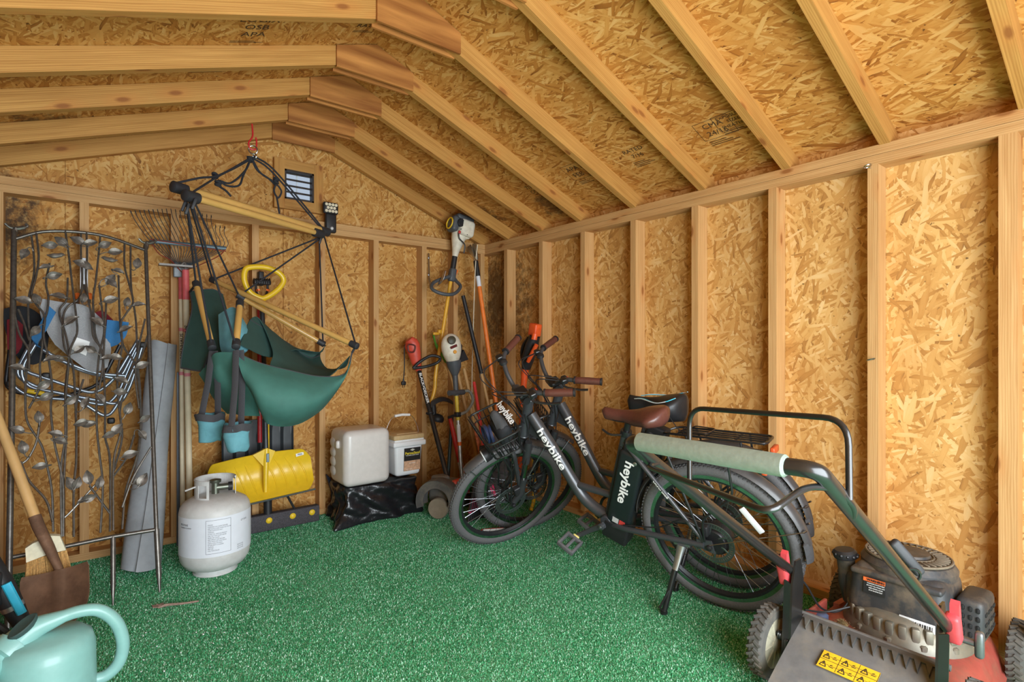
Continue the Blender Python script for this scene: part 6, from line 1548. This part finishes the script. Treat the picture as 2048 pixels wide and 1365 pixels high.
mb = MB(); mb.rbox(E_(-.065, .195, .015), (.055, .10, .115), .02, 4, RMt); mb.rbox(E_(.02, .262, 0), (.15, .10, .045), .018, 4, RMt); mb.rbox(E_(.085, .22, .0), (.025, .08, .09), .01, 3, RMt); en = mb.build('engine_cover', CHARC, yt, label='charcoal engine cover')
mb = MB(); mb.torus(E_(-.095, .195, .01), rightv, .04, .006, 24, 8, .8); mb.build('recoil_ring', YEL, en, label='yellow trim ring')
mb = MB(); mb.lathe([(.026, -.012), (.030, -.008), (.030, .008), (.026, .012)], E_(-.034, .205, .068), (0, -1, 0), 16); mb.tube(spline([E_(-.035, .13, .06), E_(-.02, .09, .06), E_(.035, .06, .055), E_(.045, .0, .045)], 5), .005, 6); mb.tube(spline([E_(-.03, .16, .07), E_(.03, .135, .074), E_(.07, .14, .05)], 4), .006, 6); mb.build('fuel_fittings', BLACK, yt)
mb = MB(); mb.rbox(E_(-.032, .135, .066), (.018, .012, .022), .004, 2, RMt); mb.build('primer_switch', RED, yt, label='small red switch')
mb = MB(); mb.tube([sa_ + d_ * .02, sa_ + d_ * .13], .0205, 14); mb.build('grip_sleeve', BLACK, yt)
mb = MB(); bx_ = [sa_ + d_ * .10, sa_.lerp(sb_, .55), sb_ - d_ * .22, sb_ - d_ * .10 + V((.012, 0, 0)), sb_]; mb.tube(spline(bx_, 6), .0135, 12); mb.build('shaft', YTUBE, yt, label='yellow shaft')
mb = MB(); hc = sa_ + d_ * .185; mb.rbox(hc + V((.0, -.008, .01)), (.05, .05, .10), .014, 3, RMt); mb.tube(spline([hc + V((-.02, -.02, .0)), at(868, 565, Y=-.16), at(864, 578, Y=-.22), at(885, 588, Y=-.26), at(908, 588, Y=-.26), at(921, 574, Y=-.20), at(912, 562, Y=-.14), hc + V((.015, -.01, -.01))], 6), .0125, 10); mb.build('loop_handle', CHARC, yt, label='charcoal loop handle')
mb = MB(); mb.rbox(hc + V((.03, -.015, .03)), (.018, .012, .045), .005, 2, Matrix.Rotation(.5, 3, 'Y')); mb.build('trigger', ORG, yt, label='orange trigger')
mb = MB(); mb.rbox(at(879, 664, Y=-.11), (.03, .03, .03), .006); mb.rbox(at(877, 668, Y=-.11) + V((-.02, 0, 0)), (.05, .02, .02), .006); mb.build('shaft_coupling', YTUBE, yt)
mb = MB(); g = []
for i in range(15):
    s_ = i / 14; u = lerp(846, 906, s_) if False else lerp(862, 906, s_); v = 812 - 17 * math.sin(PI * min(1, s_ * .72 + .14)); 
    g.append([at(u, v, Y=-.05), at(u, v - 1, Y=-.13), at(u, v + 1, Y=-.20), at(u, v + 12 * (1 - s_ * .6), Y=-.215)])
mb.sheet(g, .004); mb.tube([at(866, 808, Y=-.10), at(868, 835, Y=-.10)], .020, 12); mb.build('guard', BLACK, yt)
mb = MB(); q = at(875, 838, Y=-.12); mb.lathe([(.012, .035), (.03, .03), (.046, .012), (.048, -.004), (.044, -.018), (.02, -.022)], q, (.2, -.15, 1), 24); mb.build('spool', BLACK, yt)
bk2 = thing('tool_bracket', 'bent silver steel bracket screwed to a stud, holding the yellow trimmer handle', 'bracket', at(858, 570, Y=0))
mb = MB(); bpts = [at(857, 507, Y=-.006), at(858, 560, Y=-.006), at(862, 572, Y=-.03), at(874, 572, Y=-.15), at(885, 560, Y=-.20), at(890, 542, Y=-.205)]; mb.tube(rounded(bpts, .03, 5), .011, 8, flat=.45); mb.build('hook_bar', STEEL, bk2)
for v in (516, 550):
    mb = MB(); mb.lathe([(.009, 0), (.008, .004), (.003, .006)], at(857.5, v, Y=-.010), (0, -1, 0), 12); mb.build('screw_head', GREYM, bk2)
# ---- second trimmer, white engine, standing on the floor
wt = thing('string_trimmer', 'white-engined petrol string trimmer with silver shaft standing beside the red edger', 'string trimmer', V((-.50, -.42, 0)))
we = at(903, 700, Y=-.30); ws = at(909, 735, Y=-.31); wf = V((-.50, -.60, .004)); wf = at(927, 1010, z=.004); wd = (wf - ws).normalized()
mb = MB(); bm = bmesh.new(); bmesh.ops.create_icosphere(bm, subdivisions=3, radius=1)
for v in bm.verts: v.co = V((v.co.x * (.072 + .018 * v.co.z), v.co.y * .065, v.co.z * .115))
mb.bm(bm, we, Matrix.Rotation(-.12, 3, 'Y')); eb = mb.build('engine_cover', WHP, wt, label='off white engine cover')
mb = MB(); mb.rbox(we + V((.06, .02, -.02)), (.05, .08, .13), .018, 3); mb.prism([we + V((.03, -.02, -.10)), we + V((.13, -.02, -.07)), we + V((.09, -.02, .0))], (0, .05, 0)); mb.build('muffler_cover', BLACK, wt)
mb = MB(); mb.lathe([(.026, 0), (.030, .006), (.028, .018), (.012, .024)], we + V((-.035, -.055, .065)), (-.3, -1, .2), 18); mb.build('fuel_cap', mat('dark_olive_cap', (64, 60, 44), .5), eb)
mb = MB(); mb.rbox(we + V((-.022, -.066, .022)), (.055, .008, .018), .003, 1, Matrix.Rotation(-.35, 3, 'Y')); mb.build('name_plate', mat('dark_red_plate', (96, 30, 30), .5), eb)
mb = MB(); mb.lathe([(.014, 0), (.012, .006)], we + V((-.012, -.064, -.014)), (-.1, -1, 0), 12); mb.build('primer_bulb', mat('amber_bulb', (226, 160, 70), .3), eb, label='amber primer bulb')
mb = MB(); mb.tube([we + V((.01, -.01, -.075)), ws, ws + wd * .06], [.055, .048, .020], 16); mb.tube([ws + wd * .04, ws + wd * .20], [.020, .017], 12); hb2 = ws + wd * .175; mb.tube([hb2 + V((-.075, -.03, .0)), hb2 + V((.075, .02, -.004))], .019, 12); mb.build('throttle_grip', CHARC, wt)
mb = MB(); mb.tube([ws + wd * .17, ws + wd * .37], .0135, 12); mb.build('yellow_sleeve', mat('yellow_label_tube', (216, 186, 60), .45), wt, label='yellow label sleeve')
mb = MB(); mb.tube([ws + wd * .34, wf - wd * .05], .0130, 12); st_ = mb.build('shaft', SILT, wt, label='silver shaft')
mb = MB(); mb.tube([ws + wd * .40, ws + wd * .54], .0136, 12); lb = mb.build('shaft_label', LBW, st_, label='white label on the shaft')
mb = MB(); mb.tube([ws + wd * .52, ws + wd * .545], .0140, 12); mb.build('warning_dot', ORG, lb, label='orange label end')
mb = MB(); cpl = at(916, 808, Y=-.33); cpl = ws + wd * .33; mb.rbox(cpl, (.04, .04, .035), .008); mb.tube([cpl, cpl + V((-.085, -.02, -.012))], .010, 10); mb.build('handle_mount', BLACK, wt)
mb = MB(); mb.tube(spline([cpl + V((.01, -.01, 0)), cpl + V((.08, .0, .02)), cpl + V((.135, .01, .09)), cpl + V((.105, .01, .155)), hb2 + V((.07, .02, 0))], 6), .0105, 10); mb.build('bow_handle', mat('grey_bow', (140, 142, 136), .5), wt, label='grey bow handle')
mb = MB(); mb.lathe([(.02, .06), (.05, .05), (.055, .01), (.03, .0)], V((wf.x, wf.y, .003)), n=20); mb.build('trimmer_head', BLACK, wt)
# ---- long handled tools standing in the corner
def pole(name, label, cat, pts, r, m, hname='handle'):
    t = thing(name, label, cat, V((pts[-1].x, pts[-1].y, 0))); mb = MB(); mb.tube(pts, r, 12); return t, mb.build(hname, m, t)
po = at(955, 548, X=-.175); pe = V((-.085, -.34, .004)); pe = at(1006, 905, X=-.10)
op, oh = pole('pole_pruner', 'orange pole pruner with rope and steel saw head standing in the corner', 'pruner', [po, pe], .0165, ORT)
dp = (pe - po).normalized(); mb = MB(); mb.tube([po - dp * .10, po + dp * .02], .0195, 12); mb.build('collar', BLACK, oh)
mb = MB(); hp = at(948, 498, X=-.19); mb.tube([po - dp * .09, at(951, 530, X=-.185), hp], [.016, .013, .011], 10); mb.build('head_socket', SILT, op)
mb = MB(); mb.prism([at(950, 520, X=-.20), at(944, 505, X=-.20), at(946, 488, X=-.20), at(953, 487, X=-.20), at(957, 520, X=-.20)], (-.006, 0, 0)); mb.prism([at(940, 505, X=-.215), at(937, 494, X=-.215), at(942, 490, X=-.215), at(953, 522, X=-.215)], (-.008, 0, 0)); mb.build('cutting_blade', STEEL, op)
mb = MB(); mb.tube(spline([at(955, 490, X=-.20), at(951, 530, X=-.21), at(947, 640, X=-.175), at(944, 790, X=-.14), at(952, 830, X=-.14), at(975, 872, X=-.13)], 6), .0035, 6); mb.build('rope', mat('cream_cord', (222, 210, 186), .85), op, label='cream pull cord')
mb = MB(); wrap_text(mb, 'PRUNER', .022, [po, pe], .0167, (-.6, -.8, 0), None, .30, .0003, 1.4) if False else mb.tube([po + dp * .02, po + dp * .10], .0170, 12); mb.build('label', LBW, oh, label='white label sleeve')
a, b = at(926, 592, Y=-.07), at(963, 748, Y=-.16); d2 = (b - a).normalized(); f_ = V((b.x + d2.x / -d2.z * b.z, b.y + d2.y / -d2.z * b.z, .003))
k_ = min(1, (-.06 - b.x) / max(.001, f_.x - b.x)) if f_.x > -.06 else 1
f_ = V((min(f_.x, -.06), f_.y - .05, .003)) if f_.x > -.06 else f_
bp_, bh = pole('black_pole', 'black pole on a tan wooden handle leaning behind the orange pole pruner', 'pole', [a, b], .0155, BLACK, 'sleeve')
mb = MB(); f_.y -= .03; mb.tube([b - d2 * .01, b + d2 * .03, f_], .0125, 10); mb.build('handle', HICK, bp_, label='tan wooden handle')
gp, gh = pole('dark_green_pole', 'dark green metal pole leaning between the edger and the silver trimmer shaft', 'pole', [at(904, 832, Y=-.14), V((at(893, 985, Y=-.24).x, -.24, .003))], .0125, GRT)
rb = at(899, 833, Y=-.16); rf = V((at(938, 1000, Y=-.34).x, -.34, .003))
rp_, rh = pole('red_fibreglass_handle_tool', 'tool with a red fibreglass handle and white print, leaning behind the silver trimmer shaft', 'garden tool', [rb, rb.lerp(rf, .3), rf + V((0, 0, .008))], [.014, .019, .017], RED)
mb = MB(); mb.tube([rb.lerp(rf, .55), rb.lerp(rf, .72)], .0192, 12); mb.build('print_band', WHITE, rh, label='white print band')
mb = MB(); mb.rbox(V((rf.x, rf.y, .03)), (.07, .03, .05), .006); mb.build('ferrule', BLACK, rp_)
wood_h = [('fan_rake', 'black fan rake with pink stripes, its tines on the floor behind the bicycle wheel', (930, 745), (962, 905), -.13, -.40),]
wh = []
for i, (nm, lb_, p_, q_, y0, y1) in enumerate([
    ('garden_fork', 'wooden-handled garden tool with tan shaft rising beside the bow handle', (928, 738), (958, 872), -.13, -.25),
    ('garden_rake', 'wooden-handled garden tool leaning lowest behind the front basket', (915, 745), (958, 935), -.07, -.20),
    ('garden_spade', 'tool with red and orange printed wooden handle behind the nearer front wheel', (938, 800), (972, 960), -.26, -.385)]):
    a, b = at(*p_, Y=y0), at(*q_, Y=y1); d2 = (b - a).normalized(); f_ = b + d2 * ((b.z - .004) / -d2.z)
    if f_.x > -.04: f_ = V((-.05, f_.y, .004))
    t, h_ = pole(nm, lb_, 'garden tool', [a, b, f_], .0135, HICK); wh.append(t)
    mb = MB(); fz = f_ + V((0, 0, .0))
    if i == 0:
        for k in range(4): mb.tube(spline([f_ + V((-.115 + .02 * k, -.01, .10)), f_ + V((-.115 + .02 * k, -.0, .05)), f_ + V((-.115 + .02 * k, .005, .004))], 4), .005, 6)
        mb.tube([f_ + V((-.115, -.01, .10)), f_ + V((.0, -.01, .10))], .006, 6)
    elif i == 1:
        mb.tube([f_ + V((-.12, -.02, .05)), f_ + V((.03, -.02, .05))], .008, 8)
        for k in range(8): mb.tube([f_ + V((-.12 + .02 * k, -.02, .05)), f_ + V((-.12 + .02 * k, -.05, .006))], .004, 6)
    else:
        g = [[f_ + V((x_, -.015 + .5 * x_ * x_ * 4, z_)) for x_ in (-.045, -.022, 0, .022, .045)] for z_ in (.24, .12, .003)]; mb.sheet(g, .003)
    mb.build('head', RUST if i else GREYM, t)
    if i == 2:
        mb = MB(); mb.tube([a.lerp(b, .30), a.lerp(b, .70)], .0140, 10); mb.build('print_band', mat('red_white_print', (226, 120, 84), .6, var=.5, scale=60), h_, label='red and orange print')
# fan rake with pink stripes
fr_ = thing('fan_rake', 'black plastic fan rake with pink stripes standing behind the nearer front wheel', 'rake', at(975, 1052, z=.0)); 
PINKP = mat('hot_pink', (236, 64, 120), .5); Yb = -.62; hubp = at(968, 905, Y=-.68)
for k in range(16):
    s_ = k / 15; e = at(lerp(936, 1008, s_), 1046 - 10 * math.sin(PI * s_), z=.006); m_ = at(lerp(950, 985, s_), 965, Y=-.74)
    mb = MB(); mb.tube(spline([hubp + V((-.02 + .04 * s_, 0, 0)), m_, e.lerp(m_, .12) + V((0, .0, .0)), e], 5), .0085, 6, flat=.45, up=DV); tn = mb.build('tine', BLACK, fr_)
    if k % 2 == 0 or k < 5:
        mb = MB(); q = m_.lerp(e, .05 + .35 * (1 - s_)); dq = (e - m_).normalized(); mb.tube([q, q + dq * (.07 if k > 4 else .09)], .0098, 6, flat=.55, up=DV); mb.build('stripe', PINKP, tn, label='hot pink stripe')
mb = MB(); mb.tube([hubp + V((0, 0, -.02)), at(960, 840, Y=-.60), at(948, 765, Y=-.48)], .011, 10); mb.build('handle', mat('bright_red_tube', (204, 60, 60), .45), fr_, label='red rake handle')
mb = MB(); mb.rbox(hubp, (.07, .02, .09), .008); mb.build('hub', BLACK, fr_)
# grey scoop shovel behind
gs = thing('scoop_shovel', 'dark grey square scoop shovel standing upside-up behind the front basket', 'shovel', V((-.27, -.53, 0)))
mb = MB(); q = [at(962, 925, Y=-.50), at(974, 862, Y=-.43), at(998, 858, Y=-.43), at(1014, 925, Y=-.50)]; g = [[q[1].lerp(q[2], s_) + V((0, .02 * math.sin(PI * s_), 0)), q[0].lerp(q[3], s_) + V((0, .03 * math.sin(PI * s_), 0)), V((lerp(q[0].x, q[3].x, s_), -.54 + .03 * math.sin(PI * s_), .004))] for s_ in [i / 6 for i in range(7)]]
mb.sheet(g, .004); mb.build('blade', mat('dark_grey_steel', (92, 92, 96), .5, .4), gs); mb = MB(); mb.tube([at(985, 880, Y=-.44), at(984, 850, Y=-.41), at(982, 800, Y=-.36)], .013, 10); mb.build('handle', HICK, gs)
# green blade, red scraper, yellow curved handle and wedge
GRB = mat('bright_green_plastic', (92, 164, 60), .45)
gb = thing('green_bow_saw', 'bright green plastic tool handle hanging behind the white trimmer engine', 'garden tool', at(875, 700, Y=-.06))
mb = MB(); mb.tube(spline([at(866, 667, Y=-.06), at(872, 690, Y=-.06), at(884, 712, Y=-.07), at(892, 726, Y=-.08)], 5), [.012] * 5 + [.018] * 5 + [.014] * 6, 10, flat=.5); mb.build('grip', GRB, gb)
mb = MB(); mb.tube([at(892, 726, Y=-.08), at(905, 765, Y=-.10), V((at(915, 800, Y=-.11).x, -.11, .62))], .008, 8); mb.build('shaft', HICK, gb)
hw = thing('plastic_scraper', 'red and white plastic scraper lying on the turf inside the front wheel', 'scraper', at(1000, 1050, z=0))
mb = MB(); a, b = at(960, 1065, z=.022), at(1012, 1062, z=.022); mb.tube([a, a.lerp(b, .1), a.lerp(b, .5), a.lerp(b, .9), b], [.010, .022, .024, .022, .010], 12, flat=.8); mb.build('body', mat('bright_red', (206, 40, 46), .4), hw)
mb = MB(); mb.rbox(a.lerp(b, .5) + V((-.008, -.017, .010)), (.13, .012, .024), .005, 2, Matrix.Rotation(math.atan2(b.y - a.y, b.x - a.x), 3, 'Z')); mb.build('label', WHITE, hw, label='white label panel')
yh = thing('yellow_hand_tool', 'yellow bent plastic handle standing between the two bicycle front wheels', 'garden tool', at(1062, 1022, z=0))
ya_ = at(1062, 1022, z=.012); mb = MB(); mb.tube(spline([ya_, ya_ + V((.03, .01, .05)), ya_ + V((.06, .04, .12)), ya_ + V((.065, .05, .30)), ya_ + V((.04, .06, .62))], 6), [.012] * 13 + [.010] * 12, 10); mb.build('handle', YEL, yh)
mb = MB(); q = at(940, 1071, z=.012); mb.rbox(q, (.055, .04, .022), .004, 2, Matrix.Rotation(.4, 3, 'Z')); o = mb.build('wooden_wedge', mat('yellow_wood', (226, 170, 70), .6), None, origin=V((q.x, q.y, 0))); tag(o, 'small yellow wooden wedge on the turf under the front tyre', 'wedge')
# orange and black cordless tool standing by the right wall
ob = thing('cordless_pole_tool', 'orange and black cordless pole tool standing against the right wall behind the handlebars', 'power tool', V((-.10, -.72, 0)))
XO = -.11; q = lambda u, v, dx=0: at(u, v, X=XO + dx)
ORB = mat('vivid_orange_plastic', (234, 92, 40), .42)
mb = MB(); mb.tube([q(1070, 672), q(1064, 690), q(1056, 718), q(1052, 738)], [.040, .050, .050, .034], 14, flat=.8); mb.tube(spline([q(1058, 676), q(1047, 692), q(1044, 712), q(1050, 728)], 4), .014, 8); mb.build('motor_body', BLACK, ob)
mb = MB(); mb.rbox(q(1070, 660), (.06, .075, .085), .010, 3, Matrix.Rotation(.2, 3, 'X')); mb.build('battery_socket', ORB, ob, label='orange battery socket')
mb = MB(); mb.tube([q(1073, 690, -.04), q(1062, 712, -.045), q(1056, 724, -.045)], [.014, .016, .013], 10); mb.tube([q(1070, 668, -.035), q(1068, 680, -.04)], .02, 10); mb.build('side_grip', ORB, ob, label='orange side grip')
mb = MB(); mb.tube([q(1052, 728), q(1049, 750), q(1046, 790), V((XO, q(1038, 900).y, .01))], [.028, .024, .020, .020], 12); mb.build('shaft', ORB, ob, label='orange shaft')
mb = MB(); mb.rbox(V((XO, q(1038, 900).y, .04)), (.08, .12, .07), .02, 3); mb.build('foot', BLACK, ob)
# ---- contents of the front basket, standing in the nearer bicycle's basket
def on_bike(TFx, Mx, p): return Mx @ (TFx @ V(p))
bo = on_bike(TF1, M1, (1.075, 0, .70)); BX = lambda x, y, z: on_bike(TF1, M1, (x, y, z))
fb = thing('fabric_pouch', 'grey fabric pouch with white lettering stuffed in the nearer front basket', 'pouch', bo)
GRF = mat('grey_fabric', (74, 74, 76), .9, bump=.3, scale=160)
g = []
for i in range(9):
    a = i / 8; row = []
    for j in range(9):
        b = j / 8; row.append(BX(1.018 + .05 * a, lerp(.070, -.070, b), .862 - .03 * (2 * a - 1) ** 2 - .03 * math.sin(b * 7) * a - .07 * abs(2 * b - 1) ** 3))
    g.append(row)
mb = MB(); mb.sheet(g, .006); mb.build('cloth', GRF, fb, angle=70)
mb = MB(); mb.rbox((0, 0, 0), (.075, .15, .10), .03, 4); mb.v = [BX(1.042 + p.x, p.y, .765 + p.z + .01 * math.sin(p.x * 60 + p.y * 40)) for p in mb.v]; mb.build('bag', mat('black_pouch', (40, 42, 46), .8, bump=.3), fb)
mb = MB(); o_ = BX(1.0, .02, .868); xd = (BX(1.0, .1, .85) - BX(1.0, -.1, .868)); xd = xd if xd.dot(RV) > 0 else -xd; vd = (CAM - o_).normalized(); ydv = vd.cross(xd.normalized()); lettering(mb, 'heybike', .048, o_ + vd * .02, xd, ydv, .001, 1.1); mb.build('lettering', LETW, fb, smooth=False, label='white lettering')
NAV = mat('navy_cable', (44, 54, 84), .35, coat=.3)
mb = MB()
for k in range(4): mb.torus(BX(1.096 + .010 * k, .012 * math.sin(k * 2), .765 + .004 * k), (M1.to_3x3() @ TF1.to_3x3() @ V((1, .06 * (k - 3), .05 * k))), .045, .0056, 28, 8)
o = mb.build('cable_lock', NAV, None, origin=BX(1.07, 0, .83)); tag(o, 'dark blue coiled cable lock resting in the nearer front basket', 'cable lock')
# ---- little eye hooks on the right wall studs
for (u, v, lb_) in ((1741, 336, 'small steel eye hook high on a stud under the right top plate'), (1748, 719, 'small brass eye hook halfway up a stud of the right wall')):
    p = at(u, v, X=0); t = thing('eye_hook', lb_, 'hook', p); mb = MB(); mb.tube([p + V((.006, 0, 0)), p + V((-.02, 0, 0))], .0022, 6); mb.torus(p + V((-.034, 0, 0)), (0, .3, 1), .014, .0024, 20, 6); mb.build('ring', STEEL if v < 400 else BRS, t)
# ---- mill stamps printed on the roof boards
stamp(-1, -1.29, .60, ['LOGIX', 'OSB', 'APA'], .052, (1, 0, 0), box=False, bars=2); stamp(-1, -1.36, .56, ['FEB'], .040, (1, 0, 0))
stamp(-1, -.88, .72, ['C.S.A'], .045, (1, 0, 0), bars=3); stamp(-1, -1.31, .12, ['7/16', 'RATED'], .04, (1, 0, 0), box=False, bars=2); stamp(-1, -.50, .78, ['24/16', 'SPAN'], .03, (1, 0, 0), box=False, bars=2)
stamp(1, -2.16, 1.22, ['CMA', '24/16'], .045, (0, -1, 0), bars=3); stamp(1, -2.26, 1.20, ['EXPOSURE 1', 'SIZED', 'SHEATHING'], .026, (0, -1, 0), box=True, bars=2)
stamp(1, -1.72, 1.20, ['RATED', '7/16'], .040, (0, -1, 0), box=False, bars=4); stamp(1, -1.30, 1.18, ['APA', 'FEB'], .05, (0, -1, 0), bars=3); stamp(1, -.90, 1.20, ['7/16', 'OSB'], .045, (0, -1, 0), box=False, bars=4)
# ---- tiny pale flecks on the turf
rr = random.Random(9); mb = MB()
for k in range(46):
    p = at(rr.uniform(280, 560), rr.uniform(1215, 1350), z=.008); q = rr.uniform(.0018, .0042)
    mb.box(p, (q, q * rr.uniform(.6, 1.6), q * .7), Matrix.Rotation(rr.uniform(0, 3), 3, 'Z'))
o = mb.build('paper_flecks', WHITE, None, origin=at(400, 1290, z=0), smooth=False); tag(o, 'tiny white flecks scattered over the turf right of the watering can', 'debris'); o['kind'] = 'stuff'
# ---------------------------------------------------------------- light and camera
w = bpy.data.worlds.new('sky'); scene.world = w; w.use_nodes = True
bg = w.node_tree.nodes['Background']
sky = w.node_tree.nodes.new('ShaderNodeTexSky'); sky.sky_type = 'HOSEK_WILKIE'; sky.turbidity = 6; sky.sun_direction = (-.4, -.5, .75)
hs = w.node_tree.nodes.new('ShaderNodeHueSaturation'); hs.inputs['Saturation'].default_value = .35
w.node_tree.links.new(sky.outputs[0], hs.inputs['Color']); w.node_tree.links.new(hs.outputs[0], bg.inputs[0]); bg.inputs[1].default_value = 3.4
def area(name, loc, target, sx, sy, power, col=(1, 1, 1)):
    l = bpy.data.lights.new(name, 'AREA'); l.shape = 'RECTANGLE'; l.size = sx; l.size_y = sy; l.energy = power; l.color = col
    o = bpy.data.objects.new(name, l); COL.objects.link(o); o.location = loc
    o.rotation_euler = (V(target) - V(loc)).to_track_quat('-Z', 'Y').to_euler(); return o
# daylight through the doorway behind the viewpoint
area('door_daylight', (-1.75, YF - .12, 1.0), (-1.75, 0, .95), 2.0, 1.75, 140, (.86, .94, 1.0))
cam = bpy.data.cameras.new('camera'); co = bpy.data.objects.new('camera', cam); COL.objects.link(co)
cam.sensor_width = 36; cam.lens = FPX / 2048 * 36; cam.shift_y = 9.5 / 2048; cam.clip_start = .02
co.location = CAM; co.rotation_euler = (PI / 2, 0, -YAW); scene.camera = co
vs = scene.view_settings; scene.display_settings.display_device = 'sRGB'; vs.view_transform = 'Standard'; vs.look = 'None'; vs.gamma = 1; vs.use_curve_mapping = False; vs.exposure = EXPO
for o in bpy.data.objects:
    if '_w' in o: del o['_w']
